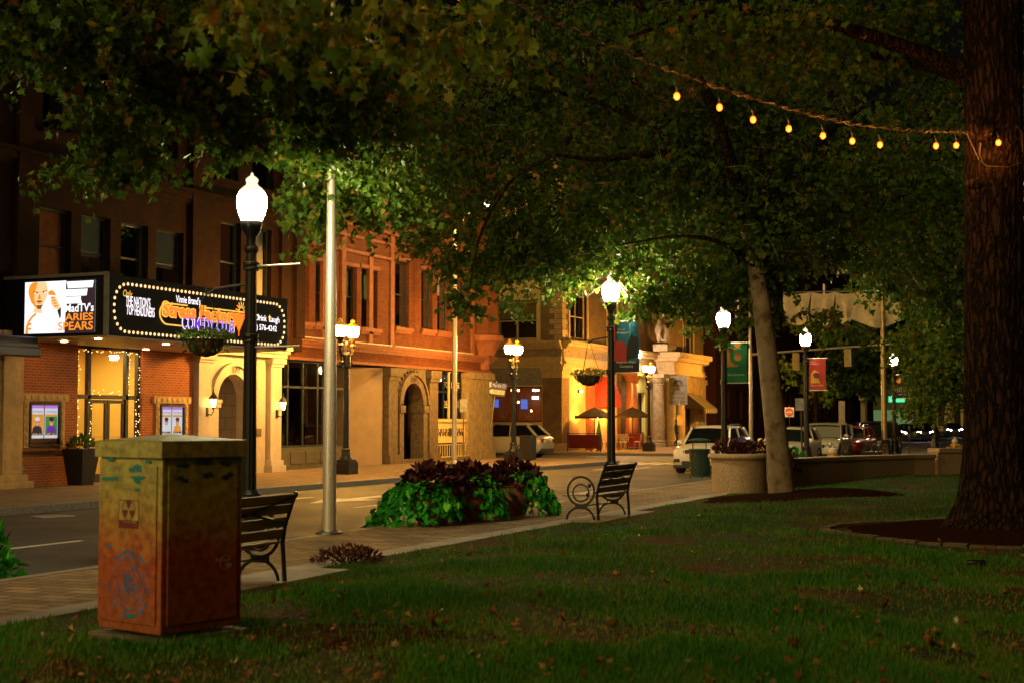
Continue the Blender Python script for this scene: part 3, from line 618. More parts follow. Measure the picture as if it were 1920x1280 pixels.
el(70, 549.5, 4, 1.6, 0, .017, 12); el(84.5, 548.5, 3.4, 1.5, 0, .017, 12); el(71, 549.5, 1.5, 1.5, 2, .018, 10); el(84, 548.5, 1.4, 1.4, 2, .018, 10)
sp([(63, 546), (75, 547.5), (75, 549), (64, 548)], 4, .0185); sp([(81, 547), (89, 544.5), (90, 546), (81, 548.8)], 4, .0185)
sp([(76, 550), (79, 559), (78, 562), (72, 561), (74, 556)], 1, .0165); el(76, 565.5, 6, 2, 4, .0175, 12); el(76, 569, 4, 1.4, 1, .0175, 12); sp([(69, 573), (83, 572), (79, 580), (73, 580)], 4, .0165)
sp([(66, 578), (80, 579), (82, 588), (64, 586)], 3, .0138)
sp([(50, 626), (51, 612), (56, 600), (62, 592), (70, 586), (71, 590), (63, 597), (57, 607), (55, 618), (56, 626)], 1, .016); el(58, 608, 4, 3, 1, .0165, 10); el(58, 617, 4, 2.4, 1, .0165, 10)
sp([(92, 551), (93, 547), (97, 545), (102, 546), (106, 552), (107, 556), (103, 555), (98, 554), (94, 555)], 1, .016)       # hand to the temple
sp([(98, 556), (106, 557), (111, 566), (116, 578), (112, 583), (104, 580), (98, 571)], 3, .0155); 
for q in range(4): el(101+2.2*q, 560+5*q, 4.5, 1.8, 1, .0175, 10)
sp([(110, 584), (117, 578), (117, 596), (115, 600)], 2, .016)
o = mb.build('picture', SC, scr, W=True); o.data.polygons.foreach_set('material_index', L)
def stext(s, x0, x1, y0, y1, m, n, bold): text(s, W_*(x1-x0)/132, H_*(y1-y0)/98, m, scr, T3 @ Matrix.Translation((sx0+W_*((x0+x1)/2-48)/132, sz1-H_*((y0+y1)/2-528)/98, n)), W=True, bold=bold)
stext("MadTV's", 125, 178, 572, 588, SC[0], .02, .02); stext('ARIES', 125, 177, 590, 604, SC[1], .02, .02); stext('SPEARS', 112, 177, 606, 622, SC[1], .021, .02)

# ================= terracotta building
X2 = -27.5; T2b = frame((X2, 0, 0), (0, 1, 0), (0, 0, 1))
b2 = thing('terracotta_building', 'orange painted terracotta building with two storeys of sash windows, standing left of the side street', 'building', (X2, 51.5, 0))
def uv(px, py, X=X2): return fz(px, py, X)
def hole(px0, px1, py0, py1): 
    a = uv(px0, py0); b = uv(px1, (py0+py1)/2); c = uv(px0, py1); return (a[0], b[0], c[1], a[1])
BLG = mat('green_blind', (.42, .47, .26), .7); BLGD = mat('dark_green_blind', (.1, .13, .07), .7)
H2 = [hole(546, 580, 480, 600), hole(592, 616, 490, 604), hole(640, 669, 497, 609), hole(678, 708, 503, 613), hole(741, 767, 488, 612), hole(790, 811, 505, 616), hole(820, 841, 510, 619)]
UE = 60.2; UB = 42.9
top = [(43.6, 45.0, 10.9, 13), (45.6, 46.7, 10.9, 13), (47.4, 48.6, 10.9, 13), (49.1, 50.3, 10.9, 13), (52, 53.2, 10.9, 13), (54.3, 55.4, 10.9, 13), (56, 57.1, 10.9, 13), (58, 59.4, 10.9, 13.2)]
lastw = (58.75, 59.75, 5.85, 8.3)
mb = MB(T2b); mb.wall(UB, UE, 4.05, 16, H2+top+[lastw], .3); mb.box(UB, UE, 15.9, 16, -14, 0)
mb.T = frame((X2, UE, 0), (-1, 0, 0), (0, 0, 1)); mb.box(0, 14, 0, 15.9, -.02, 0); mb.T = T2b
mb.build('wall', TERRA, b2, W=True)
for q, h in enumerate(H2+top+[lastw]):
    u0, u1, v0, v1 = h
    mb = MB(T2b); mb.box(u0-.15, u1+.15, v0-.16, v0-.02, -.05, .16); mb.box(u0-.12, u1+.12, v0-.26, v0-.16, -.05, .09); mb.build('sill', TERRAD, b2, W=True)
    mb = MB(T2b); mb.box(u0-.12, u1+.12, v1+.02, v1+.16, -.05, .07); mb.build('lintel', TERRAD, b2, W=True)
    window(b2, T2b, u0, u1, v0, v1, .22, FRAMEG, .075, blind=None if q > 6 else BLG if q > 3 else BLGD, bl=.5 if q < 4 else .95, pane=CGLASS if q < 7 else DGLASS)
# pilasters and panels round the left group of four
for u in (43.05, 45.12, 46.5, 48.6, 50.35, 58.0): mb = MB(T2b); mb.box(u, u+.3, 4.85, 9.3, -.05, .09); mb.build('pilaster', TERRAD, b2, W=True, bevel=.01)
bandf(b2, T2b, UB, 50.8, [(8.3, 8.42, .1), (8.9, 9.0, .1)], TERRAD, 'panel_course')
bandf(b2, T2b, UB, UE+.1, [(9.35, 9.55, .1), (9.55, 9.75, .25), (9.75, 9.85, .38)], TERRAD)
bandf(b2, T2b, UB, UE+.1, [(14.6, 14.9, .2), (14.9, 15.2, .45)], TERRAD)
bandf(b2, T2b, UB, UE, [(4.62, 4.72, .22), (4.72, 4.82, .34), (4.52, 4.62, .12), (4.05, 4.15, .1)], TERRAD, 'shopfront_cornice')
mb = MB(T2b); mb.box(UB, 49.9, 4.83, 4.87, .0, .4); mb.box(50.2, 57.5, 4.83, 4.87, 0, .4); mb.build('lead_flashing', mat('weathered_lead', (.4, .38, .34), .5), b2, W=True)
mb = MB(); mb.T = Matrix.Translation((X2-.1, UE-.75, 0)); mb.lathe([(.35, 4.2), (.4, 4.75), (.6, 4.85), (.65, 5.0), (.85, 5.4), (1.0, 5.5), (1.0, 5.75), (.92, 5.8)], n=24); mb.build('corner_corbel', TERRAD, b2, W=True, smooth=35)
mb = MB(); mb.T = Matrix.Translation((X2-.1, UE-.75, 0)); mb.lathe([(.84, 5.8), (.84, 9.3), (.95, 9.4), (.84, 9.5), (.84, 14.5), (1.05, 15), (1.05, 15.2)], n=8); mb.build('corner_turret', TERRA, b2, W=True)
# shop window, left
sw0, sw1 = uv(522, 700)[0], uv(659, 700)[0]
mb = MB(T2b); vt = 3.05
for i in range(6): u = sw0+(sw1-sw0)*i/5; mb.box(u-.035, u+.035, .95, 4.03, -.35, -.25)
for v in (.92, vt, 3.98): mb.box(sw0-.03, sw1+.03, v, v+.08, -.36, -.24)
sf = mb.build('shop_window', FRAMEG, b2, W=True)
mb = MB(T2b); mb.quad((sw0, .95, -.3), (sw1, .95, -.3), (sw1, 4.0, -.3), (sw0, 4.0, -.3)); mb.build('pane', DGLASS, sf, W=True)
mb = MB(T2b)
for i in range(4): mb.box(sw0+.25+.55*i, sw0+.31+.55*i, vt+.1, 4, -1.0, -.95)
for u in (sw0+.9, sw0+1.35): mb.box(u, u+.07, .9, vt, -1.3, -1.2)
mb.build('blind_slats', mat('pale_batten', (.4, .38, .4), .6), sf, W=True)
mb = MB(T2b); mb.box(sw0-.05, 50.7, .1, 4.05, -4.2, -4.1); mb.box(sw0-.1, sw0-.05, .1, 4.05, -4.1, -.4); mb.box(sw0, 49, .08, .12, -4.1, -.4); mb.box(sw0+.4, sw0+3.2, .9, 1.6, -3.2, -1.8); mb.build('dark_shop_room', DARKIN, sf, W=True)
mb = MB(T2b); mb.box(sw0-.05, sw1+.05, .12, .92, -.4, -.2)
for i in range(5): a = sw0+(sw1-sw0)*i/5+.12; mb.box(a, a+(sw1-sw0)/5-.24, .32, .78, -.2, -.17)
mb.build('stall_riser', OLIVE, b2, W=True, bevel=.012)
dw0, dw1 = uv(660, 700)[0], uv(672, 700)[0]; pw1 = uv(720, 700)[0]
mb = MB(T2b); mb.box(dw0+.05, dw1, .12, 4.03, -1.1, -1.0); mb.build('recessed_door', FRAMEK, b2, W=True)
mb = MB(T2b); mb.add([(dw1, .12, -.95), (pw1, .12, -.06), (pw1, 3.98, -.06), (dw1, 3.98, -.95), (dw1, .12, -1.0), (pw1, .12, -.12), (pw1, 3.98, -.12), (dw1, 3.98, -1.0)], [(0, 1, 2, 3), (4, 7, 6, 5), (0, 4, 5, 1), (3, 2, 6, 7), (0, 3, 7, 4), (1, 5, 6, 2)]); mb.build('blank_panel', PLY, b2, W=True)
# stone portal "189"
a0, a1, a2, a3 = uv(722, 760)[0], uv(740, 760)[0], uv(800, 760)[0], uv(817, 760)[0]; ac = (a1+a2)/2
mb = MB(T2b); mb.arch(a1, a2, .15, 4.05, ac+.05, 2.55, .86, -.5, .0, 22); mb.build('stone_panel', DSTONE, b2, W=True)
mb = MB(T2b); mb.archring(ac+.05, 2.55, .88, 1.2, 0, .1, 22); mb.archring(ac+.05, 2.55, 1.2, 1.32, 0, .18, 22)
for i in range(16):
    t = math.pi*(i+.5)/16; mb.ball((ac+.05+1.38*math.cos(t), 2.55+1.38*math.sin(t), .03), .07, 7, 5)
mb.build('carved_arch', DSTONE, b2, W=True)
for p0, p1 in ((a0+.05, a1), (a2, a3-.05)):
    mb = MB(T2b); mb.box(p0, p1, .5, 3.5, -.4, .15); mb.box(p0-.08, p1+.08, .15, .5, -.4, .25); mb.box(p0-.06, p1+.06, 3.5, 3.65, -.4, .22); mb.box(p0-.1, p1+.1, 3.65, 4.0, -.4, .28); mb.build('stone_pilaster', DSTONE, b2, W=True, bevel=.02)
for s in (-1, 1): mb = MB(T2b); c = ac+.05+s*1.05; mb.box(c-.18, c+.18, .15, 2.2, -.5, .12); mb.box(c-.22, c+.22, 2.2, 2.5, -.5, .18); mb.build('impost', DSTONE, b2, W=True, bevel=.015)
mb = MB(T2b); mb.box(a1, a2, .12, 3.6, -2.2, -2.1); mb.build('dark_porch', DARKIN, b2, W=True)
mb = MB(T2b); mb.box(ac-.7, ac+.1, 1.4, 2.9, -2.1, -2.05); mb.box(ac-.6, ac+.8, .15, .5, -2, -1.4); mb.build('porch_door', mat('grey_door', (.12, .11, .08), .6), b2, W=True)
text('189', .4, .2, FRAMEK, b2, T2b @ Matrix.Translation((ac+.05, 3.58, .115)), W=True)
# right shop window "SPACE FOR LEASE"
r0, r1, r2_ = uv(815, 740)[0], uv(873, 740)[0], UE
mb = MB(T2b); um = r0+(r1-r0)*.42
for u in (r0+.04, um, r1-.04): mb.box(u-.05, u+.05, 1.95, 4.05, -.3, -.2)
for v in (1.92, 3.1, 3.98): mb.box(r0, r1, v, v+.07, -.3, -.2)
sf2 = mb.build('shop_window', FRAMEG, b2, W=True)
mb = MB(T2b); mb.quad((r0, 1.95, -.25), (r1, 1.95, -.25), (r1, 4, -.25), (r0, 4, -.25)); mb.build('pane', DGLASS, sf2, W=True)
mb = MB(T2b); mb.box(r0, r1, .2, 4.05, -1.5, -1.4); mb.build('backing', mat('brown_room', (.1, .045, .03), .9), sf2, W=True)
LETW = mat('white_vinyl', (.75, .7, .6), .6)
for s, cx, wd in (('SPACE', r0+.35, .8), ('FOR', um+.35, .5), ('LEASE', r1-.55, .85)): text(s, wd, .26, LETW, sf2, T2b @ Matrix.Translation((cx, 3.45, -.24)), W=True, bold=.01)
text('286', .55, .34, LETW, sf2, T2b @ Matrix.Translation((um+.35, 2.6, -.24)), W=True); text('1331', .55, .34, LETW, sf2, T2b @ Matrix.Translation((r1-.5, 2.6, -.24)), W=True)
mb = MB(T2b); mb.lathe([(.06, 0), (.06, 2.0), (.12, 2.05)], (0, 0, 0), 10); M_ = T2b @ Matrix.Translation((um-.05, 1.95, .05)) @ Matrix.Rotation(-math.pi/2, 4, 'X'); mb.v = [M_ @ (T2b.inverted() @ v) for v in mb.v]; mb.build('colonnette', LIME, b2, W=True)
mb = MB(T2b); mb.box(r0-.05, r1, .92, 1.9, -.35, -.02); mb.box(r0-.05, r1, 1.82, 1.95, -.35, .06); mb.build('cream_panel', CREAM, b2, W=True)
mb = MB(T2b); uc = (r0+r1)/2
for s in (-1, 1):
    for i in range(5):
        t = .12+.25*i; mb.archring(uc+s*t, 1.35+.08*(i % 2), .05, .08, -.02, .0, 10, 0, 2*math.pi)
        mb.ball((uc+s*(t+.1), 1.3, 0), .07, 7, 5, (1, 1.6, .2)); mb.ball((uc+s*(t+.05), 1.5, 0), .05, 7, 5, (1.5, 1, .2))
mb.ball((uc, 1.38, 0), .16, 12, 8, (1, 1.3, .2)); mb.build('scroll_ornament', mat('faded_black_paint', (.05, .04, .03), .7), b2, W=True)
mb = MB(T2b)
for i in range(14): u = r0+.05+(r1-r0-.1)*i/13; mb.box(u-.015, u+.015, .3, .85, .0, .03)
mb.box(r0, r1, .82, .86, .0, .03); mb.box(r0, r1, .3, .34, 0, .03); mb.build('iron_grille', CREAM, b2, W=True)
mb = MB(T2b); mb.box(r0, r1, .12, .92, -.5, -.4); mb.build('cellar_recess', DARKIN, b2, W=True)
for p0, p1 in ((r1, UE+.02),): mb = MB(T2b); mb.box(p0, p1, .55, 3.75, -1, .12); mb.box(p0-.08, p1+.1, .1, .55, -1, .22); mb.box(p0-.05, p1+.06, 3.75, 4.05, -1, .2); mb.build('corner_pier', LIMED, b2, W=True, bevel=.02)
mb = MB(T2b); mb.box(a0, r1, .1, .3, -.3, .26); mb.build('plinth', DSTONE, b2, W=True)

# ================= corner restaurant building
X3, Y3 = -29.8, 75.0; T3f = frame((X3, 0, 0), (0, 1, 0), (0, 0, 1)); T3s = frame((0, Y3, 0), (1, 0, 0), (0, 0, 1))
b3 = thing('corner_building', 'tan brick and limestone corner building with a lit restaurant on its ground floor', 'building', (X3, 85, 0))
Y3E = 103.8
u930 = PY(930, 565, Y3).x; u1007 = PY(1007, 565, Y3).x
side_w = [(u930, u1007, 6.5, 8.7), (-40.5, -38, 6.5, 8.7), (u930, u1007, 11.2, 13.4), (-40.5, -38, 11.2, 13.4)]
mb = MB(T3s); mb.wall(-48, X3, 5.5, 17, side_w, .3)
fw3 = [(PX(1067, 600, X3).y, PX(1106, 600, X3).y-.6, 6.6, 9.2), (82.6, 84.2, 6.6, 9.2), (98.6, 101, 6.6, 9.2), (75.8, 78.6, 11.2, 13.6), (82, 84.5, 11.2, 13.6), (88, 91, 11.2, 13.6), (94, 97, 11.2, 13.6), (99, 101.5, 11.2, 13.6)]
mb.T = T3f; mb.wall(Y3, Y3E, 5.5, 17, fw3, .3); mb.box(Y3, Y3E, 16.9, 17, -18, 0); mb.box(Y3E-.1, Y3E, 0, 16.9, -18, -.01)
mb.build('wall', TANB, b3, W=True)
for T, L in ((T3s, side_w), (T3f, fw3)):
    for h in L: 
        window(b3, T, *h, .2, FRAMEC, .11, mull=1, blind=mat('olive_blind', (.2, .17, .06), .7) if T is T3s else None, bl=.45, pane=CGLASS if T is T3s else DGLASS)
        mb = MB(T); u0, u1, v0, v1 = h; mb.box(u0-.22, u0, v0-.05, v1+1.2, -.1, .08); mb.box(u1, u1+.22, v0-.05, v1+1.2, -.1, .08); mb.box(u0-.3, u1+.3, v0-.25, v0-.05, -.1, .16); mb.box(u0, u1, v1+.06, v1+.2, -.1, .12); mb.box(u0, u1, v1+.2, v1+1.2, -.1, .02); mb.build('window_surround', CREAM if T is T3s else LIME, b3, W=True)
# quoins
mb = MB()
for i in range(34):
    z = 6.45+.3*i; s = .75 if i % 2 else .45
    mb.box(X3-s, X3+.05, Y3-.05, Y3+s, z, z+.27)
mb.build('quoins', LIME, b3, W=True, bevel=.015)
for T, a, b_ in ((T3s, -48, X3+.02), (T3f, Y3+.02, Y3E)):
    bandf(b3, T, a, b_, [(4.95, 5.1, .12), (5.1, 5.25, .25), (5.25, 5.5, .14), (5.95, 6.1, .22), (6.1, 6.25, .4), (6.25, 6.4, .55)], LIME, 'cornice')
    bandf(b3, T, a, b_, [(5.5, 5.95, .08)], LIMED, 'frieze')
mb = MB(T3s)
for i in range(60): u = -40+.17*i; mb.box(u, u+.09, 5.97, 6.08, .22, .3)
mb.T = T3f
for i in range(160): u = Y3+.18*i; mb.box(u, u+.09, 5.97, 6.08, .22, .3)
tag(mb.build('dentils', LIME, b3, W=True), kind='stuff')
# side: restaurant window
xa, xb, xp = PY(918, 760, Y3).x, PY(1016, 760, Y3).x, PY(1018, 760, Y3).x
mb = MB(T3s); mb.wall(-48, xp, .1, 4.95, [(xa, xb, 1.8, 3.82)], .3); mb.build('shop_wall', CREAM, b3, W=True)
mb = MB(T3s); mb.box(xa-.4, xp, 3.9, 4.9, 0, .05); mb.build('sign_board', mat('grey_board', (.3, .27, .2), .7), b3, W=True)
window(b3, T3s, xa, xb, 1.8, 3.82, .12, FRAMEK, .05, mull=1, sash=False, pane=glass('restaurant_glass', (.8, .75, .7)), back=None)
mb = MB(T3s); mb.box(-37, X3-.3, .1, 5, -5, -4.9); mb.box(-37, -36.9, .1, 5, -4.9, -.35); mb.build('dining_room', mat('brown_dining_wall', (.3, .13, .05), .8), b3, W=True)
WARMB = emit('warm_bulb', (1, .4, .09), 60.); TVB = emit('television_glow', (.12, .25, 1.), .4); TVW = emit('white_display', (.8, .9, 1.), 2.)
tv = MB(T3s)
for px0, px1, py0, py1 in ((977, 989, 748, 766), (926, 935, 748, 763)): a, b_ = PY(px0, py0, Y3+4.6), PY(px1, py1, Y3+4.6); tv.box(a.x, b_.x, b_.z, a.z, -4.6, -4.55)
tv.build('television', TVB, b3, W=True)
a, b_ = PY(998, 742, Y3+4.4), PY(1010, 748, Y3+4.4); mb = MB(T3s); mb.box(a.x, b_.x, b_.z, a.z, -4.4, -4.35); mb.build('lit_display', TVW, b3, W=True)
for px, py, dy in ((992, 724, .9), (1000, 731, 2), (1004, 731, 2.2), (1009, 731, 2.4), (960, 731, 2), (972, 731, 2), (996, 769, 3), (972, 753, 3)):
    p = PY(px, py, Y3+dy); mb = MB(); mb.tube([p+Vector((0, 0, .05)), (p.x, p.y, 4.6)], .008, 4); pn = mb.build('pendant_light', BLACK, b3, W=True); mb = MB(); mb.ball(p, .055, 8, 6); mb.build('bulb', WARMB, pn, W=True)
SEAL = mat('window_decal', (.35, .25, .15), .7)
for px, py in ((941, 776), (992, 776)):
    p = PY(px, py, Y3-.0); mb = MB(T3s @ Matrix.Translation((0, 0, -.1))); mb.archring(p.x, p.z, .24, .28, 0, .004, 24, 0, 2*math.pi); mb.archring(p.x, p.z, .06, .12, 0, .004, 18, 0, 2*math.pi); mb.box(p.x-.16, p.x+.16, p.z-.16, p.z-.1, 0, .004); mb.build('window_emblem', SEAL, b3, W=True)
# corner pier
mb = MB(); mb.box(xp, X3, Y3-.06, Y3+1.1, .5, 4.3); mb.build('brick_pier', TANB, b3, W=True)
mb = MB(); mb.box(xp-.08, X3+.08, Y3-.14, Y3+1.2, .1, .6); mb.build('pier_base', LIME, b3, W=True, bevel=.02); mb = MB(); mb.box(xp-.05, X3+.05, Y3-.1, Y3+1.15, 4.3, 4.7); mb.box(xp-.12, X3+.12, Y3-.17, Y3+1.22, 4.7, 4.95); mb.build('pier_cap', LIME, b3, W=True, bevel=.02)
# street front: wall bays, columns
def yX(px): return PX(px, 800, X3).y
ORW = mat('apricot_wall', (.72, .5, .26), .7, var=.06); YGW = mat('lime_yellow_wall', (.62, .56, .16), .7, var=.08); REDC = mat('red_awning', (.42, .04, .02), .7)
mb = MB(T3f); mb.wall(Y3+1.1, yX(1172), .1, 4.95, [(yX(1140), yX(1158), .15, 3.2)], .4); mb.build('cafe_wall', ORW, b3, W=True)
mb = MB(T3f); mb.wall(yX(1172), yX(1222), .1, 4.95, [(yX(1193), yX(1210), .9, 3.7)], .4); mb.build('lime_wall', YGW, b3, W=True)
mb = MB(T3f); mb.wall(yX(1222), Y3E, .1, 4.95, [(yX(1238), yX(1246), .6, 3.6), (yX(1262), yX(1274), .15, 3.2), (yX(1285), yX(1300), .8, 3.3)], .4); mb.build('stone_front', LIME, b3, W=True)
for p0, p1, v0, v1 in ((1140, 1158, .15, 3.2), (1193, 1210, .9, 3.7), (1238, 1246, .6, 3.6), (1262, 1274, .15, 3.2), (1285, 1300, .8, 3.3)): window(b3, T3f, yX(p0), yX(p1), v0, v1, .3, FRAMEK, .1, mull=1, sash=False)
mb = MB(T3f); mb.box(yX(1140), yX(1158), .15, 3.2, -1.5, -1.4); mb.build('lit_doorway', ORW, b3, W=True)
for p0, p1, m in ((1098, 1110, mat('rust_pilaster', (.36, .12, .05), .7)), (1158, 1170, DSTONE), (1222, 1231, DSTONE), (1300, 1306, LIME), (1312, 1319, LIME)):
    mb = MB(T3f); mb.box(yX(p0), yX(p1), .5, 4.5, -.05, .22); mb.box(yX(p0)-.1, yX(p1)+.1, .1, .5, -.05, .32); mb.box(yX(p0)-.1, yX(p1)+.1, 4.5, 4.9, -.05, .32); mb.build('pilaster', m, b3, W=True, bevel=.02)
for px, m in ((1185, mat('polished_red_granite', (.42, .16, .06), .22, var=.3, sc=20)), (1235, LIMED), (1256, LIME), (1272, LIME)):
    c = PX(px, 800, X3+.75); mb = MB(); mb.T = Matrix.Translation((c.x, c.y, 0))
    mb.lathe([(.62, .15), (.62, .35), (.5, .4), (.52, .5), (.44, .58), (.42, 2), (.37, 4.2), (.42, 4.24), (.38, 4.3), (.5, 4.55), (.55, 4.7)], n=20); mb.box(-.58, .58, -.58, .58, 4.7, 4.95); mb.build('column', m, b3, W=True, smooth=40)
mb = MB(); c = PX(1256, 700, X3+.75); mb.box(X3, X3+1.45, yX(1228), yX(1284), 4.96, 5.25); mb.box(X3, X3+1.35, yX(1228)+.1, yX(1284)-.1, 5.25, 5.85); mb.box(X3, X3+1.75, yX(1228)-.3, yX(1284)+.3, 5.85, 6.1); mb.box(X3, X3+1.95, yX(1228)-.5, yX(1284)+.5, 6.1, 6.45); mb.build('portico_entablature', LIME, b3, W=True, bevel=.03)
# carved eagle on the portico
c = PX(1246, 640, X3+1.0); mb = MB(); mb.T = Matrix.Translation((c.x, c.y, 6.45))
mb.box(-.5, .5, -1., 1., 0, .45); mb.ball((0, 0, 1.25), .55, 12, 9, (.7, .7, 1.5)); mb.ball((.1, 0, 2.15), .28, 10, 8, (1.1, .9, 1)); mb.tube([(.3, 0, 2.15), (.5, 0, 2.05)], [.1, .02], 6)
for s in (-1, 1):
    mb.tube([(0, s*.3, 1.5), (-.1, s*.8, 1.8), (-.1, s*1.1, 1.3), (-.1, s*1.0, .6)], [.3, .28, .22, .06], 8); mb.tube([(.1, s*.2, .8), (.15, s*.22, .45)], [.14, .1], 6)
mb.build('carved_eagle', LIMED, b3, W=True, smooth=50)
# cafe awning over the door, striped awning
mb = MB(T3f); ya, yb = yX(1112), yX(1142); cy = (ya+yb)/2; rr = (yb-ya)/2
for j in range(6):
    t0, t1 = math.pi/2*j/6, math.pi/2*(j+1)/6
    for i in range(14):
        p = []
        for t, kk in ((t0, i), (t0, i+1), (t1, i+1), (t1, i)):
            a = math.pi*kk/14; q = rr*math.cos(t)
            p.append((cy+rr*math.cos(a)*1., 2.7+1.9*math.sin(a)*math.cos(t)+.0, .05+1.2*math.sin(t)*math.sin(a)))
        mb.quad(*p)
mb.box(ya, yb, 2.55, 2.75, .02, .1); mb.build('dome_awning', REDC, b3, W=True)
AWS, _b, _L = newmat('striped_awning'); g = _n(AWS, 'ShaderNodeTexCoord'); wv = _n(AWS, 'ShaderNodeTexWave'); wv.bands_direction = 'Y'; wv.inputs['Scale'].default_value = .55; _L.new(g.outputs['Object'], wv.inputs['Vector'])
_L.new(ramp(AWS, wv.outputs['Fac'], [(.48, (.55, .45, .25)), (.52, (.03, .02, .02))]), _b.inputs['Base Color']); _b.inputs['Roughness'].default_value = .8
ya, yb = yX(1284), yX(1308); mb = MB(T3f); mb.add([(ya, 3.9, .02), (yb, 3.9, .02), (yb, 2.75, 1.5), (ya, 2.75, 1.5), (ya, 2.72, .02), (yb, 2.72, .02), (ya, 2.4, 1.5), (yb, 2.4, 1.5)], [(0, 1, 2, 3), (0, 3, 4), (1, 5, 2), (3, 2, 7, 6)]); mb.build('awning', AWS, b3, W=True)
text('THE SHOPS BELOW', 3.2, .22, LETW, b3, T3f @ Matrix.Translation(((ya+yb)/2, 2.57, 1.52)), W=True)
# sign hung between columns
BSG = mat('olive_sign', (.2, .17, .1), .6)
c = PX(1272, 730, X3+1.7); sg = thing('hanging_sign', 'upright olive sign panel with an arch emblem hung beside the portico columns', 'sign', (c.x, c.y, c.z))
mb = MB(); mb.box(-.62, .62, -.04, .04, -1.0, .95); mb.build('panel', BSG, sg, bevel=.02)
mb = MB(frame((0, -.05, 0), (1, 0, 0), (0, 0, 1))); mb.archring(0, .35, .16, .34, 0, .01, 12); mb.box(-.42, .42, .25, .31, 0, .01); mb.build('emblem', FRAMEK, sg)
for z in (-.25, -.55, -.8): text('BRIDGE HALL' if z == -.25 else 'PORT & MAIN', 0.9, .16, FRAMEK, sg, frame((0, -.055, z), (1, 0, 0), (0, 0, 1)))
# cafe sconces and floodlight
SCON = emit('orange_sconce', (1, .36, .04), 270.); FLOOD = emit('pink_floodlight', (1, .75, .6), 1000.)
for i, (px, py) in enumerate(((1088, 733), (1110, 780), (1120, 781), (1136, 778), (1083, 781))):
    p = PX(px, py, X3+.16); s = thing('wall_sconce', ['round orange sconce high on the apricot cafe wall beside the brick pier', 'orange sconce on the cafe wall under the left parasol', 'orange sconce on the cafe wall just right of the parasol pole', 'brightest orange sconce beside the dark lamp post on the cafe wall', 'dim orange sconce low on the cafe wall left of the parasol'][i], 'wall lamp', p, 0, 'orange sconces along the cafe wall')
    mb = MB(); mb.ball((.06, 0, 0), .1 if i not in (0, 4) else .06, 10, 7); mb.build('shade', SCON, s); mb = MB(); mb.box(-.16, -.03, -.06, .06, -.1, .1); mb.build('bracket', BLACK, s)
p = PX(1199, 667, X3+.6); s = thing('floodlight', 'small bright pinkish floodlight on the cornice above the lime yellow wall', 'floodlight', p); mb = MB(); mb.ball((0, 0, 0), .12, 10, 7); mb.build('lens', FLOOD, s); mb = MB(); mb.tube([(-.55, 0, 0), (-.12, 0, 0)], .04, 6); mb.build('arm', BLACK, s)

# ================= far buildings on the right
b4 = thing('brick_tower', 'tall dark red brick building with a few lit windows, far behind the cloth banner', 'building', (-34, 122, 0))
T4 = frame((-30, 0, 0), (0, 1, 0), (0, 0, 1)); T4s = frame((0, 108, 0), (1, 0, 0), (0, 0, 1))
ws = [(110+4*i, 112+4*i, 2+4*j, 4.3+4*j) for i in range(14) for j in range(7)]
mb = MB(T4); mb.wall(108, 168, 0, 31, ws, .25); mb.T = T4s; mb.box(-48, -30, 0, 31, -.1, 0); mb.T = T4; mb.box(108, 168, 30.9, 31, -18, 0); mb.build('wall', DKB, b4, W=True)
WLIT = emit('lit_window', (1, .5, .2), .22); WDIM = mat('dark_pane', (.012, .012, .014), .15)
for q, h in enumerate(ws):
    mb = MB(T4); mb.quad((h[0], h[2], -.2), (h[1], h[2], -.2), (h[1], h[3], -.2), (h[0], h[3], -.2)); mb.build('window', WLIT if q in (9, 30, 41, 58, 73, 88) else WDIM, b4, W=True)
b5 = thing('colonnade_building', 'distant pale building with lit pilasters, seen under the trees above the parked cars', 'building', (-26, 230, 0))
mb = MB(); mb.box(-42, -2, 240, 260, 0, 6.2); mb.build('wall', mat('pale_stucco', (.4, .3, .18), .8), b5, W=True)
mb = MB()
for i in range(16): mb.box(-41+2.5*i, -40+2.5*i, 239.2, 240, 0, 5.2)
mb.box(-42, -2, 238.6, 240, 5.2, 6); mb.build('pilasters', LIME, b5, W=True)
for i in range(15):
    mb = MB(); mb.box(-39.6+2.5*i, -38.4+2.5*i, 239.9, 239.98, 1, 4.6); mb.build('window', WLIT if i % 5 == 2 else WDIM, b5, W=True)
b6 = thing('brick_block', 'dark low brick block at the far right end of the street, mostly hidden by trees', 'building', (30, 140, 0))
mb = MB(); mb.box(-10, 40, 130, 150, 0, 24); mb.build('wall', DKB, b6, W=True)
for i in range(10):
    for j in range(5): mb = MB(); mb.box(-9+4.5*i, -7+4.5*i, 129.92, 130.05, 2+4.2*j, 4.4+4.2*j); mb.build('window', WLIT if (i*5+j) in (7, 23) else WDIM, b6, W=True)
GREENL = emit('green_lit_sign', (.1, .9, .4), .5)
b7 = thing('lit_storefront', 'small far storefront glowing green between the tree trunks', 'shop', (-27, 190, 0))
a, b_ = D(1592, 745, 186), D(1632, 790, 186)
mb = MB(); mb.box(-32, -24.5, 186, 196, 0, 7); mb.build('wall', mat('green_grey_wall', (.12, .2, .12), .8), b7, W=True)
mb = MB(); mb.box(-29, -27, 185.9, 186, 4.2, 5.0); mb.build('sign', GREENL, b7, W=True)
mb = MB(); mb.box(-31, -25.5, 185.95, 186, .5, 3.2); mb.build('window', emit('shop_glow', (.3, .6, .25), .1), b7, W=True)
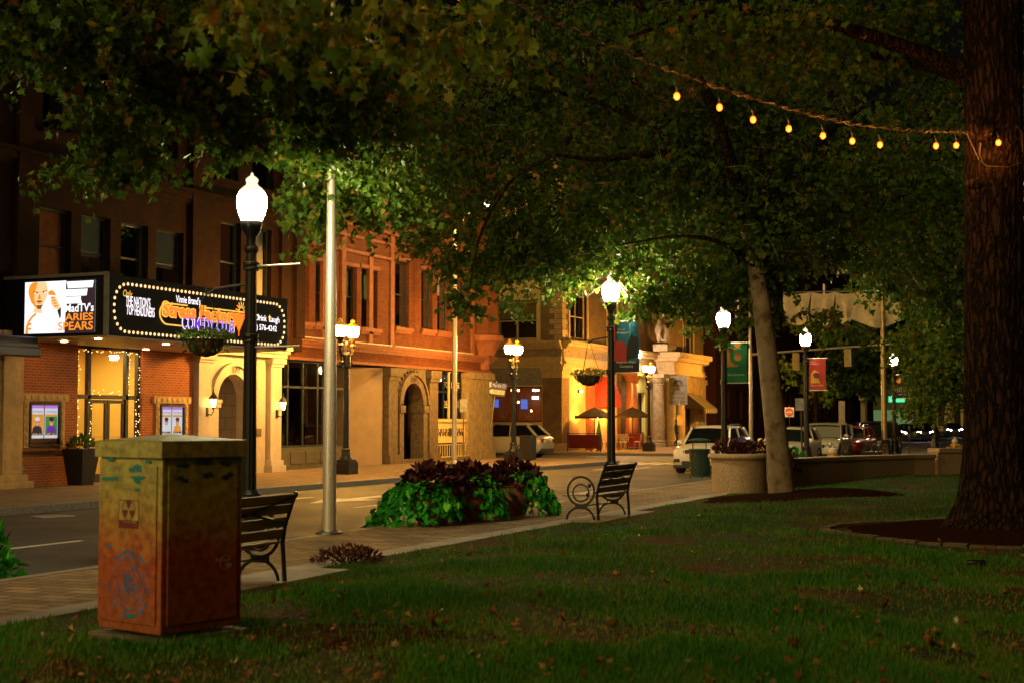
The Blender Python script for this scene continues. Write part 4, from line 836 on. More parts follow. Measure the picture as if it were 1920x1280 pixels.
# ---------------------------------------------------------------- street lamps
def acorn_lamp(label):
    t = thing('street_lamp', label, 'street lamp', (0, 0, 0), 0, 'black acorn lamps along the near kerb')
    mb = MB(); mb.lathe([(.27, 0), (.27, .1), (.23, .14), (.23, .4), (.19, .46), (.16, .7), (.17, .74), (.12, .8)], n=16); mb.build('base', BLACK, t, smooth=35)
    mb = MB(); mb.lathe([(.1, .78), (.088, 2.6), (.074, 4.06)], n=24, flute=.09); mb.build('shaft', BLACK, t)
    mb = MB(); mb.lathe([(.075, 4.04), (.1, 4.08), (.1, 4.12), (.065, 4.17), (.07, 4.27), (.13, 4.35), (.15, 4.45), (.14, 4.49)], n=20); mb.build('globe_holder', BLACK, t, smooth=35)
    for z in (2.87, 3.86):
        mb = MB(); mb.lathe([(.1, z-.06), (.115, z-.05), (.115, z-.02), (.1, z), (.115, z+.02), (.115, z+.05), (.1, z+.06)], n=18); mb.build('collar', BLACK, t)
    mb = MB(); mb.lathe([(.13, 4.49), (.14, 4.5), (.175, 4.58), (.2, 4.68), (.207, 4.75), (.198, 4.83), (.172, 4.89)], n=24); g = mb.build('globe', GLOBE, t, smooth=60)
    mb = MB(); mb.lathe([(.176, 4.89), (.165, 4.92), (.135, 4.95), (.12, 4.96), (.085, 4.99), (.075, 5.02), (.085, 5.04), (.088, 5.07), (.06, 5.1), (.025, 5.12), (.018, 5.15), (.002, 5.17)], n=20); mb.build('finial', GLOBECAP, g, smooth=60)
    return t
lA = acorn_lamp('nearest black acorn lamp, in front of the marquee, its white globe glowing')
def arms(t, zs, ln=.85, x=1):
    for z in zs: mb = MB(); mb.tube([(0, 0, z), (x*ln, 0, z)], .013, 6); mb.ball((x*ln, 0, z), .02, 6, 5); mb.build('banner_arm', ALU, t)
lamps = [(468, lA, ''), (1146, None, 'black acorn lamp behind the second bench, with a blue banner on it'),
         (1358, None, 'black acorn lamp with the green banner, standing behind the round granite planter'),
         (1512, None, 'black acorn lamp with the red banner, its globe clear against the dark trees'),
         (1677, None, 'far acorn lamp with the black and orange banner, left of the small street tree'),
         (1752, None, 'farthest acorn lamp, its globe buried in the small tree by the granite wall')]
LP = []
for px, o, lab in lamps:
    p = onX(px, -11.15, .15); LP.append(p)
    if o is None: o = copy_tree(lA); o['label'] = lab
    o.location = p
    if px == 468: lamps_objs = [o]
    else: lamps_objs.append(o)
lz_ = acorn_lamp('black acorn lamp out at the left end of the sidewalk'); lz_.location = (-11.15, 3.2, .15)
arms(lamps_objs[0], (2.75, 3.86), .78)
for k, (zt, zb) in ((1, (4.02, 2.84)), (2, (4.02, 2.84)), (3, (4.02, 2.84)), (4, (4.02, 2.84))): arms(lamps_objs[k], (zt, zb), .78)
# banners
def curve_panel(w, h, m, parent, name='panel', amp=.03, seg=10, y=0., x0=.1, z0=0., curl=0., T=None):
    mb = MB(T)
    def P(i, j): u = i/seg; v = j/seg; return (x0+w*u, y+amp*math.sin(5*u+2.5*v)+curl*max(0, u-.6)*max(0, v-.5)*2, z0-h*(1-v))
    for i in range(seg):
        for j in range(seg): mb.quad(P(i, j), P(i+1, j), P(i+1, j+1), P(i, j+1))
    return mb.build(name, m, parent, smooth=60)
def cmat(n, c): return mat(n, c, .7, var=.12, sc=3)
BBLUE, BRED, BBLK, BGRN, BORG, BYEL, BCRIM, BPUR, BWHT = cmat('banner_blue', (.02, .16, .3)), cmat('banner_red', (.4, .03, .02)), cmat('banner_black', (.015, .015, .02)), cmat('banner_green', (.01, .24, .07)), cmat('banner_orange', (.75, .28, .05)), cmat('banner_yellow', (.7, .4, .05)), cmat('banner_crimson', (.45, .035, .03)), cmat('banner_purple', (.2, .02, .1)), cmat('banner_white', (.75, .7, .65))
def flatshape(pts, m, parent, name, y): mb = MB(); mb.add([(x, y, z) for x, z in pts], [tuple(range(len(pts)))]); return mb.build(name, m, parent)
def disc(cx, cz, r0, r1, m, parent, name, y, a0=0, a1=2*math.pi):
    mb = MB(frame((0, y, 0), (1, 0, 0), (0, 0, 1))); mb.archring(cx, cz, r0, r1, 0, .004, 20, a0, a1); return mb.build(name, m, parent)
def btxt(s, w, h, x, z, m, parent, y=-.045): text(s, w, h, m, parent, frame((x, y, z), (1, 0, 0), (0, 0, 1)))
BW = .68
def banner(px, zt, zb, lab):
    p = onX(px, -11.15, .15); return thing('banner', lab, 'banner', (p.x, p.y, zb+.15), 0, 'banners on the acorn lamps')
p = LP[1]; b = thing('banner', 'blue, red and black wind-twisted banner on the lamp behind the second bench', 'banner', p+Vector((0, 0, 2.86))); b.scale = (.9, 1, 0.950)
curve_panel(BW, 1.2, BBLUE, b, z0=1.2, curl=-.5, amp=.04); flatshape([(.11, .2), (.45, .2), (.45, .62), (.38, .72), (.2, .76), (.11, .68)], BRED, b, 'red_shape', -.06); flatshape([(.1, .0), (.78, .0), (.78, .3), (.6, .2), (.1, .26)], BBLK, b, 'black_shape', -.062); flatshape([(.45, .3), (.7, .35), (.77, 1.15), (.62, 1.0), (.48, .7)], BBLK, b, 'dark_shape', -.061); flatshape([(.1, .75), (.15, .75), (.15, 1.2), (.1, 1.2)], BRED, b, 'red_edge', -.062)
btxt('City of', .2, .05, .3, 1.02, BWHT, b, -.065); btxt('Bridgeport', .34, .07, .36, .94, BWHT, b, -.065); btxt('Aquarion Water', .55, .07, .45, .23, BWHT, b, -.068); btxt('Company', .36, .08, .45, .13, BWHT, b, -.068)
p = LP[2]; b = thing('banner', 'green banner with an orange ring emblem on the lamp behind the round planter', 'banner', p+Vector((0, 0, 2.86))); b.scale = (.9, 1, 0.912)
curve_panel(BW, 1.25, BGRN, b, z0=1.25, amp=.015); flatshape([(.12, .5), (.45, .5), (.6, .62), (.6, 1.05), (.5, 1.18), (.12, 1.05)], BORG, b, 'orange_shape', -.03); disc(.48, .82, .13, .27, BGRN, b, 'green_ring', -.036); flatshape([(.3, 1.1), (.5, 1.1), (.62, 1.25), (.4, 1.25)], BORG, b, 'orange_tip', -.031)
btxt('City of', .15, .05, .22, 1.13, BWHT, b); btxt('Bridgeport', .3, .06, .3, 1.06, BWHT, b); btxt('Gina Equities Inc.', .55, .09, .43, .24, BWHT, b)
p = LP[3]; b = thing('banner', 'red banner with a yellow ring figure on the lamp with the clear globe', 'banner', p+Vector((0, 0, 2.86))); b.scale = (.9, 1, 0.814)
curve_panel(BW, 1.4, BCRIM, b, z0=1.4, amp=.02, x0=.13); flatshape([(.2, .3), (.6, .3), (.5, .55), (.55, .8), (.35, .9), (.22, .75)], BYEL, b, 'yellow_figure', -.033); disc(.44, .66, .0, .13, BPUR, b, 'purple_disc', -.037)
btxt('City of', .2, .06, .3, 1.25, BWHT, b); btxt('Bridgeport', .34, .07, .36, 1.17, BWHT, b); btxt('Black by Plan', .5, .09, .47, .2, BWHT, b)
p = LP[4]; b = thing('banner', 'black and orange banner on the far lamp beside the small street tree', 'banner', p+Vector((0, 0, 2.86))); b.scale = (.9, 1, 0.912)
curve_panel(BW, 1.25, BBLK, b, z0=1.25, amp=.015); disc(.28, .95, 0, .14, BORG, b, 'orange_disc', -.03); disc(.6, .95, 0, .14, BORG, b, 'orange_disc', -.03); btxt('OUR', .3, .1, .44, .55, BWHT, b); btxt('STORY', .5, .15, .44, .4, BWHT, b); btxt('celebrate', .4, .06, .44, .2, BWHT, b)
# sodium twin lamps on the far sidewalk
def twin_lamp(label):
    t = thing('twin_lamp', label, 'street lamp', (0, 0, 0), 0, 'twin-globe sodium lamps on the far sidewalk')
    mb = MB(); mb.box(-.3, .3, -.3, .3, 0, .42); mb.box(-.26, .26, -.26, .26, .42, .5); mb.lathe([(.24, .5), (.16, .62), (.14, .8), (.17, .84), (.1, .9)], n=16); mb.build('base', BLACK, t, bevel=.02)
    mb = MB(); mb.lathe([(.105, .85), (.09, 3.6), (.085, 3.62), (.13, 3.7), (.14, 4.1), (.09, 4.2), (.05, 4.5), (.02, 4.55)], n=20, flute=.06); mb.build('shaft', BLACK, t)
    mb = MB(); mb.tube([(0, -.4, 4.35), (0, -.38, 4.15), (0, -.15, 4.05), (0, .15, 4.05), (0, .38, 4.15), (0, .4, 4.35)], .045, 8)
    for s in (-1, 1): mb.tube([(0, s*.36, 4.1), (0, s*.28, 3.85), (0, s*.12, 3.75)], .03, 6); mb.lathe([(.05, 3.75), (.08, 3.85), (.03, 3.9)], (0, s*.3, 0), 8)
    mb.build('crossarm', BLACK, t)
    for s in (-.4, .4):
        mb = MB(); mb.lathe([(.06, 4.35), (.1, 4.42), (.05, 4.5), (.11, 4.62), (.14, 4.72)], (0, s, 0), 14); mb.build('globe_holder', mat('brass_holder', (.05, .025, .008), .5, .3), t, smooth=40)
        mb = MB(); mb.lathe([(.13, 4.72), (.17, 4.76), (.205, 4.86), (.215, 4.98), (.2, 5.06)], (0, s, 0), 20); g = mb.build('globe', SODIUM, t, smooth=60)
        mb = MB(); mb.lathe([(.22, 5.06), (.2, 5.12), (.15, 5.17), (.09, 5.2), (.06, 5.24), (.08, 5.29), (.03, 5.34), (.002, 5.36)], (0, s, 0), 18); mb.build('globe_cap', SODCAP, g, smooth=50)
    return t
tl = twin_lamp('black twin-globe sodium lamp behind the thick silver pole, outside the empty shop window')
tl.location = G(648, 888, .15); tl.scale = (1, 1, .945)
dup(tl, G(963, 867, .15), 0, 'black twin-globe sodium lamp beside the one-way sign, in front of the parked white car')
dup(tl, onX(1438, -23.3, .15), 0, 'black twin-globe sodium lamp hidden behind the leaning trunk'); dup(tl, G(1217, 845, .15), 0, 'black twin-globe sodium lamp beside the red sandwich board and parasol')
# silver poles
p = G(617, 1000, .15); fl = thing('flagpole', 'thick tapering silver pole at the near kerb, rising into the bright leaves', 'pole', p)
mb = MB(); mb.lathe([(.105, .02), (.1, 2.0), (.066, 5.5), (.04, 9.5)], n=24); mb.build('shaft', ALU, fl, smooth=40)
mb = MB(); mb.lathe([(.21, 0), (.21, .03), (.14, .05), (.13, .07)], n=20); mb.build('base_plate', STEEL, fl)
COBRA = emit('cobra_lamp_lens', (1, .66, .2), 1300.)
p = G(852, 870, .15); cl = thing('cobra_street_light', 'tall slim silver street light with a lit cobra head among the leaves', 'street light', p)
mb = MB(); mb.lathe([(.16, 0), (.16, .12), (.11, .16), (.095, 3), (.075, 9.4)], n=16); mb.build('pole', ALU, cl, smooth=40)
e = D(912, 384, 55) - p; zt = e.z
mb = MB(); mb.tube([(0, 0, 9.3), (e.x*.3, e.y*.3, 9.3+(zt-9.2)*.5), (e.x*.8, e.y*.8, zt+.12)], .04, 8); mb.build('arm', ALU, cl)
mb = MB(); mb.ball((e.x, e.y, zt+.1), .3, 12, 8, (1, .8, .35)); mb.build('head', STEEL, cl, smooth=50); mb = MB(); mb.ball((e.x, e.y, zt+.0), .17, 12, 8, (1, 1, .45)); mb.build('lens', COBRA, cl, smooth=50)
# traffic signal mast
p = onX(1408, -20.2, .15); sm = thing('signal_mast', 'slim tan signal mast whose long arm reaches behind the leaning trunk over the street', 'traffic signal', p)
mb = MB(); mb.lathe([(.2, 0), (.2, .3), (.13, .34), (.1, 3), (.08, 9.5)], n=14); mb.build('pole', STEEL, sm, smooth=40)
e0 = D(1411, 664, (p-EYE).dot(FWD))-p; e1 = PX(1650, 645, -11.5); e1 = e1-p
mb = MB(); mb.tube([(0, 0, e0.z), (9.3, .6, e0.z+.55)], [.08, .045], 8); mb.build('mast_arm', STEEL, sm)
for k, x in enumerate((2.6, 5.5)):
    z = e0.z+.06*x; mb = MB(); mb.box(x-.18, x+.18, -.02, .2, z-1.1, z-.1); hd = mb.build('signal_head', mat('signal_yellow', (.2, .13, .03), .6), sm, bevel=.03)
    mb = MB()
    for q in range(3): mb.lathe([(.12, 0), (.12, .15)], (x, .3, z-.95+.33*q), 10)
    mb.build('visor', BLACK, hd)
# pole with the cloth valance
p = onX(1658, -11.3, .15); dep = (p-EYE).dot(FWD)
ban = thing('banner_pole', 'tall tan metal pole whose cross arm carries the cloth valance', 'pole', p)
z1 = (D(1655, 505, dep)).z; mb = MB(); mb.lathe([(.19, 0), (.19, .3), (.15, .34), (.13, 3), (.09, z1-.15)], n=16); mb.build('shaft', mat('tan_pole', (.4, .3, .16), .45, .6), ban, smooth=40)
za = D(1640, 543, dep).z-.15; wv_ = D(1655, 543, dep)-D(1475, 543, dep); wl_ = wv_.length
mb = MB(); mb.tube([(0, 0, za), tuple(-Vector((wv_.x, wv_.y, 0))+Vector((0, 0, za-.1)))], .035, 6); mb.build('cross_arm', STEEL, ban)
mb = MB(); mb.tube([(0, 0, z1-.3), (-.5, 0, z1+.15)], .03, 6); mb.build('camera_arm', STEEL, ban)
CLOTH = mat('cream_canvas', (.5, .42, .28), .9, var=.2, sc=4, bmp=.1, bsc=30)
cv = thing('cloth_valance', 'scalloped cream canvas panels hung from the cross arm above the clear acorn lamp', 'cloth banner', p+Vector((0, 0, za)))
dr = -wv_.normalized(); 
for k in range(4):
    mb = MB(); s0, s1 = [( -.14, .27), (.27, .5), (.5, .75), (.75, 1.04)][k]; N = 14; NV = 8
    rr_ = [(random.uniform(-.12, .12)) for _ in range(4)]
    def P(i, j):
        u = i/N; v = j/NV; s = (s0+(s1-s0)*u)*wl_; d = (1.45+.45*math.sin(math.pi*u)+ rr_[0]*u + (.5 if k == 0 and u < .15 else 0)*0)*v*(.85 if k else .95)
        side = (u-.5)*(.2 if k else -.5)*v; q = dr*(s-side)
        return (q.x+.12*math.sin(7*u+3*v+k)*v, q.y+.15*math.sin(9*u+k)*v, -.08-d-.1*math.sin(math.pi*u)*(1-v))
    for i in range(N):
        for j in range(NV): mb.quad(P(i, j), P(i+1, j), P(i+1, j+1), P(i, j+1))
    mb.build('canvas_panel', CLOTH, cv, smooth=70)
# signs
SWHITE = mat('sign_white', (.7, .68, .62), .5); SBLUE = mat('sign_blue', (.02, .06, .45), .5); SRED = mat('sign_red', (.5, .02, .02), .5); SBACK = mat('sign_back', (.4, .38, .34), .5, .4)
FV = Vector((FWD.x, FWD.y, 0)).normalized(); RV = Vector((RGT.x, RGT.y, 0))
def facing(o=(0, 0, 0)): return frame(o, RV, (0, 0, 1))
def sign_on(px, py0, py1, wpx, base, dep_): pass
g = G(913, 858, .15); dp = (g-EYE).dot(FWD); s_ = FPX/dp
sp_ = thing('street_sign', 'leaning post with a blue street-name blade over a black and white one-way arrow', 'street sign', g)
def L(px, py): q = D(px, py, dp)-g; return q
mb = MB(); mb.tube([(0, 0, -.05), L(931, 713)], .035, 8); mb.build('post', STEEL, sp_)
tilt = math.radians(-7)
def plate(c, w, h, m, name, off=-.05): T = facing(c) @ Matrix.Rotation(tilt, 4, 'Z') @ Matrix.Translation((0, 0, -off)); mb = MB(T); mb.box(-w/2, w/2, -h/2, h/2, 0, .015); return mb.build(name, m, sp_), T
c = L(933, 722); pl, T = plate(c, 36/s_, 10/s_, SBLUE, 'name_blade'); text('Markle Ct', 24/s_, 6.5/s_, SWHITE, pl, T @ Matrix.Translation((3/s_, 0, .016)), ext=.002)
mb = MB(T); mb.box(-18/s_, -12/s_, -5/s_, 5/s_, .0155, .02); mb.build('seal', SWHITE, pl)
c = L(930, 734); pl, T = plate(c, 35/s_, 14/s_, BLACK, 'one_way_plate'); mb = MB(T); a, b_ = 16/s_, 5/s_
mb.add([(-a, 0, .017), (-a*.45, -b_, .017), (-a*.45, -b_*.75, .017), (a, -b_*.75, .017), (a, b_*.75, .017), (-a*.45, b_*.75, .017), (-a*.45, b_, .017)], [tuple(range(7))]); mb.build('arrow', SWHITE, pl); text('ONE WAY', 19/s_, 5.5/s_, BLACK, pl, T @ Matrix.Translation((4/s_, 0, .018)), ext=.002)
def post_sign(px, pyb, pyt, plates, label, z=.15, name='parking_sign', X=None):
    g = onX(px, X, z) if X is not None else G(px, pyb, z); d_ = (g-EYE).dot(FWD); s = FPX/d_
    t = thing(name, label, 'sign', g); top = D(px, pyt, d_).z-g.z
    mb = MB(); mb.tube([(0, 0, -.05), (0, 0, top)], .03, 6); mb.build('post', STEEL if X is None else BLACK, t)
    for dx, y0, y1, w, m in plates:
        c = D(px+dx, (y0+y1)/2, d_)-g; T = facing(c) @ Matrix.Translation((0, 0, .035)); mb = MB(T); hw, hh = w/2/s, (y1-y0)/2/s; mb.box(-hw, hw, -hh, hh, 0, .012); mb.build('plate', m, t, bevel=.008)
    return t, d_, s, g
post_sign(869, 866, 745, [(0, 748, 772, 14, SBACK)], 'small parking sign seen from the back, on a thin post outside the leased shop')
post_sign(1274, 843, 750, [(0, 778, 796, 9, mat('orange_lit_sign', (.6, .35, .12), .5))], 'small parking sign on a thin post beside the person on the far sidewalk')
post_sign(1503, 0, 745, [(-4, 746, 769, 16, SBACK)], 'pale blank sign back on a dark post left of the clear acorn lamp', X=-10.6)
post_sign(1578, 0, 750, [(0, 751, 795, 12, mat('tan_sign_back', (.25, .18, .1), .6))], 'tall brown double sign back on a post in front of the jeep', X=-10.8)
t, d_, s, g = post_sign(1480, 0, 758, [(0, 763, 781, 17, SWHITE)], 'red and white do-not-enter sign left of the clear acorn lamp', X=-22.0, name='no_entry_sign')
c = D(1480, 772, d_)-g; T = facing(c) @ Matrix.Translation((0, 0, .052)); mb = MB(T); mb.archring(0, 0, .0, 7.6/s, 0, .004, 24, 0, 2*math.pi); dk = mb.build('disc', SRED, t); mb = MB(T); mb.box(-6/s, 6/s, -1.3/s, 1.3/s, .004, .008); mb.build('bar', SWHITE, t)
text('DO NOT', 8/s, 2.2/s, SWHITE, t, T @ Matrix.Translation((0, 3.6/s, .005)), ext=.002); text('ENTER', 8/s, 2.2/s, SWHITE, t, T @ Matrix.Translation((0, -3.6/s, .005)), ext=.002)
# hydrants, meter, bins, mailbox
def hydrant(p, lab, sc=1.):
    t = thing('fire_hydrant', lab, 'fire hydrant', p, 0, 'yellow fire hydrants'); YE = mat('hydrant_yellow', (.6, .33, .02), .5); SI = mat('hydrant_silver', (.55, .52, .45), .5)
    mb = MB(); mb.lathe([(.17, 0), (.17, .05), (.12, .07), (.115, .45), (.15, .47), (.15, .52)], n=16); mb.build('barrel', YE, t, smooth=40)
    mb = MB(); mb.lathe([(.15, .52), (.14, .6), (.09, .67), (.04, .69), (.04, .75)], n=16); mb.build('bonnet', SI, t, smooth=40)
    mb = MB(); mb.tube([(-.22, 0, .36), (.22, 0, .36)], .055, 10); mb.tube([(0, -.22, .34), (0, 0, .34)], .07, 10); mb.build('nozzles', YE, t, smooth=40); t.scale = (sc,)*3
p = onX(1562, -10.2, .15); hydrant(p, 'yellow fire hydrant with a silver cap just behind the granite wall', 1.1)
p = onX(1790, -9.2, .15); hydrant(p, 'yellow fire hydrant far off beside the big dark trunk', 1.1)
p = onX(1705, -10.5, .15); t = thing('parking_meter', 'grey parking meter standing alone behind the granite wall', 'parking meter', p); mb = MB(); mb.tube([(0, 0, 0), (0, 0, 1.05)], .03, 8); mb.build('post', STEEL, t); mb = MB(); mb.lathe([(.05, 1.05), (.1, 1.12), (.12, 1.3), (.1, 1.42), (.04, 1.48)], n=12); mb.build('head', BLACK, t, smooth=50)
p = G(1312, 895, .15); t = thing('litter_bin', 'green mesh litter bin with a raised lid in front of the white SUV', 'litter bin', p)
mb = MB(); n = 22
for i in range(n):
    for sg_ in (-1, 1):
        for row_ in range(4):
            a0 = 2*math.pi*(i+sg_*row_*1.5)/n; a1 = 2*math.pi*(i+sg_*(row_*1.5+1.5))/n; z0 = .1+row_*.19; z1 = z0+.19; mb.tube([(.31*math.cos(a0), .31*math.sin(a0), z0), (.31*math.cos(a1), .31*math.sin(a1), z1)], .009, 3)
mb.build('mesh', DGREEN, t)
mb = MB(); mb.lathe([(.285, .08), (.285, .86)], n=20); mb.build('liner', mat('bin_liner', (.01, .018, .014), .6), t)
mb = MB(); 
mb.tube([(.315*math.cos(2*math.pi*i/24), .315*math.sin(2*math.pi*i/24), .86) for i in range(24)], .022, 6, True); mb.build('top_rim', DGREEN, t)
mb = MB(); mb.tube([(.315*math.cos(2*math.pi*i/24), .315*math.sin(2*math.pi*i/24), .06) for i in range(24)], .022, 6, True)
for i in range(4): a = math.pi/2*i+.5; mb.tube([(.3*math.cos(a), .3*math.sin(a), 0), (.3*math.cos(a), .3*math.sin(a), .1)], .025, 6)
mb.build('footed_rim', DGREEN, t)
mb = MB()
for s in (-1, 1): q = RV*(.2*s); mb.tube([(q.x, q.y, .86), (q.x, q.y, 1.12)], .016, 6)
lp_ = mb.build('lid_posts', BLACK, t); mb = MB(); mb.lathe([(.33, 1.12), (.33, 1.15), (.2, 1.19), (.02, 1.21)], n=22); mb.build('lid', DGREEN, t, smooth=40)
BLUEP = mat('mailbox_blue', (.012, .035, .2), .4)
p = onX(1393, -11.0, .15); t = thing('mailbox', 'blue round-topped mailbox behind the dark shrubs in the round planter', 'mailbox', p)
mb = MB(frame((0, -.3, 0), (1, 0, 0), (0, 0, 1))); mb.prism([(-.3, .15), (.3, .15), (.3, .95)]+[(.3*math.cos(a), .95+.3*math.sin(a)) for a in np.linspace(.15, math.pi-.15, 12)]+[(-.3, .95)], -.6, 0); mb.build('body', BLUEP, t, bevel=.02)
mb = MB(); 
for x in (-.25, .25):
    for y in (-.25, .22): mb.box(x-.03, x+.03, y-.03, y+.03, 0, .16)
mb.build('feet', BLUEP, t); mb = MB(); mb.box(-.2, .2, -.345, -.31, .98, 1.04); mb.build('pull_handle', BLUEP, t)
mb = MB(frame((0, -.302, 0), (1, 0, 0), (0, 0, 1))); mb.archring(0, .72, .13, .16, 0, .004, 20, 0, 2*math.pi); mb.build('emblem', SBACK, t)
p = G(990, 862, .15); t = thing('wheeled_bin', 'black lidded bin beside the twin lamp near the one-way sign', 'bin', p); mb = MB(); mb.box(-.28, .28, -.3, .3, .04, 1.0); mb.build('body', BLACK, t, bevel=.04); mb = MB(); mb.box(-.31, .31, -.33, .33, 1.0, 1.08); mb.build('lid', BLACK, t, bevel=.03)
# tall planter beside the club entrance
p = G(151, 908, .15); t = thing('tall_planter', 'tall tapered black planter with a tuft of greenery beside the club entrance', 'planter', p)
mb = MB(); mb.add([(-.24, -.24, 0), (.24, -.24, 0), (.24, .24, 0), (-.24, .24, 0), (-.36, -.36, .98), (.36, -.36, .98), (.36, .36, .98), (-.36, .36, .98)], [(0, 1, 2, 3), (4, 5, 6, 7), (0, 1, 5, 4), (1, 2, 6, 5), (2, 3, 7, 6), (3, 0, 4, 7)]); mb.build('pot', mat('planter_black', (.006, .005, .005), .6), t, bevel=.02); TALLP = t

# ---------------------------------------------------------------- benches
SLAT = mat('weathered_slat', (.3, .2, .1), .6, var=.3, sc=8, bmp=.15); IRON = mat('cast_iron', (.01, .01, .011), .35, var=.2)
def bench(label):
    t = thing('park_bench', label, 'bench', (0, 0, 0), 0, 'park benches of cast iron and slats')   # faces -X, length along Y
    Lh = .82
    def end(y, nm='end_frame'):
        mb = MB(); q = .021
        mb.tube([(.30, y, 0), (.27, y, .42), (.3, y, .6), (.42, y, .92)], [.026, .024, .022, .02], 8); mb.ball((.43, y, .94), .035, 8, 6)
        for c, r in (((-.03, .5), .25), ((-.03, .47), .15)):
            mb.tube([(c[0]+r*math.cos(2*math.pi*i/22), y, c[1]+r*math.sin(2*math.pi*i/22)) for i in range(22)], q if r > .2 else .015, 6, True)
        mb.box(-.13, .09, y-.02, y+.02, .19, .27)
        mb.tube([(-.04+.26*math.cos(a), y, -.02+.24*math.sin(a)) for a in np.linspace(0, math.pi, 12)], q, 6)
        mb.tube([(.2, y, .48), (.28, y, .48)], .018, 6)
        for cx, cz in ((.13, .6), (.1, .44)): mb.ball((cx, y, cz), .038, 8, 6, (1, .6, 1))
        return mb.build(nm, IRON, t)
    end(-Lh); end(Lh)
    for i, (x, z) in enumerate(((-.33, .405), (-.22, .41), (-.11, .412), (0, .412), (.11, .41), (.21, .405))):
        mb = MB(); mb.box(x-.04, x+.04, -Lh, Lh, z, z+.03); mb.build('seat_slat', SLAT, t, bevel=.005)
    for k, (x, z) in enumerate(((.27, .52), (.31, .65), (.36, .79), (.41, .9))):
        T = Matrix.Translation((x, 0, z)) @ Matrix.Rotation(-.36, 4, 'Y').inverted(); mb = MB(T); mb.box(-.014, .014, -Lh, Lh, -.055, .055); mb.build('back_slat', SLAT, t, bevel=.005)
    mb = MB()
    for s in (-1, 1): mb.tube([(.345, s*Lh, .62), (.44, -s*Lh, .93)] if 0 else [(.33, s*Lh, .62), (.385, 0, .77), (.45, -s*Lh, .93)], .014, 6)
    mb.build('back_brace', IRON, t)
    mb = MB(); mb.tube([(-.03, -Lh, .23), (-.03, Lh, .23)], .012, 6); mb.build('stretcher', IRON, t)
    return t
bn = bench('iron and slat bench half hidden by the painted cabinet, facing the road'); bn.location = (-8.82, 12.45, .155)
dup(bn, (-8.95, 24.3, .155), 0, 'iron and slat bench right of the flower pots, facing the road')
p = onX(1640, -10.2, .15); dup(bn, p, 0, 'small far bench in front of the parked red car, behind the granite wall')

# ---------------------------------------------------------------- painted cabinet
ccx = thing('utility_cabinet', 'graffiti-painted utility cabinet, yellow-green above and orange below, standing on the lawn', 'utility cabinet', (-6.68, 8.98, .22), 0)
A, B, Cc = G(190, 1189, .25), G(300, 1209, .29), G(455, 1193, .25)
d1 = (A-B); d2 = (Cc-B); w1, w2_ = .66, .92
ang = yaw+R(52)
e2 = Vector((math.cos(ang), math.sin(ang), 0)); e1 = Vector((-e2.y, e2.x, 0))
if e1.dot(d1) < 0: e1 = -e1
#print('cabinet', d1.length, d2.length, math.degrees(ang), e1.dot(d1), (d1.normalized()).dot(d2.normalized()))
w1, w2_ = .73, .74
base = Vector((B.x, B.y, lz(B.x, B.y)-.02)); TC = frame(base, e2, (0, 0, 1))     # u along the right face, v up, n towards the viewer... depth = -n
ccx.location = base
CAB, _b, _L = newmat('cabinet_paint'); tc = _n(CAB, 'ShaderNodeTexCoord'); sp3 = _n(CAB, 'ShaderNodeSeparateXYZ'); _L.new(tc.outputs['Object'], sp3.inputs[0])
ns = noise(CAB, 3.5, 5); mm = _n(CAB, 'ShaderNodeMath', operation='MULTIPLY_ADD'); _L.new(ns, mm.inputs[0]); mm.inputs[1].default_value = .55; _L.new(sp3.outputs[2], mm.inputs[2])
_f = ramp(CAB, mm.outputs[0], [(.35, (.36, .09, .018)), (.78, (.4, .07, .012)), (1., (.42, .23, .035)), (1., (.38, .33, .075))]); CAB.node_tree.nodes[-1]
cr = [n for n in CAB.node_tree.nodes if n.type == 'VALTORGB'][-1].color_ramp.elements
dv = _n(CAB, 'ShaderNodeMath', operation='DIVIDE'); _L.new(mm.outputs[0], dv.inputs[0]); dv.inputs[1].default_value = 1.9
for l in list(CAB.node_tree.links):
    if l.to_node.type == 'VALTORGB' and l.from_node == mm: CAB.node_tree.links.remove(l); break
_L.new(dv.outputs[0], [n for n in CAB.node_tree.nodes if n.type == 'VALTORGB'][-1].inputs[0])
cr[0].position, cr[1].position, cr[2].position, cr[3].position = .2, .47, .6, .78
_s = ramp(CAB, noise(CAB, 14, 6), [(.35, (.5, .47, .44)), (.6, (1.05, 1.05, 1.05))]); _L.new(mixc(CAB, 1., _f, _s, 'MULTIPLY'), _b.inputs['Base Color']); _b.inputs['Roughness'].default_value = .6; bump(CAB, _b, noise(CAB, 40, 4), .15)
H = 1.49; off = (base, e1, e2)
def cbox(mb, a0, a1, b0, b1, z0, z1):   # a along e2, b along e1
    P = [base+e2*a+e1*b_+Vector((0, 0, z)) for a in (a0, a1) for b_ in (b0, b1) for z in (z0, z1)]
    mb.add(P, [(0, 1, 3, 2), (4, 6, 7, 5), (0, 4, 5, 1), (2, 3, 7, 6), (0, 2, 6, 4), (1, 5, 7, 3)])
mb = MB(); cbox(mb, 0, w2_, 0, w1, .08, H-.13); cbox(mb, w2_, w2_+.015, .0, w1, .1, H-.14); mb.build('body', CAB, ccx, W=True, bevel=.012)
mb = MB(); cbox(mb, -.05, w2_+.06, -.05, w1+.06, -.1, .05); mb.build('plinth', DSTONE, ccx, W=True, bevel=.01)
mb = MB(); cbox(mb, -.03, w2_+.03, -.03, w1+.03, H-.14, H-.02)
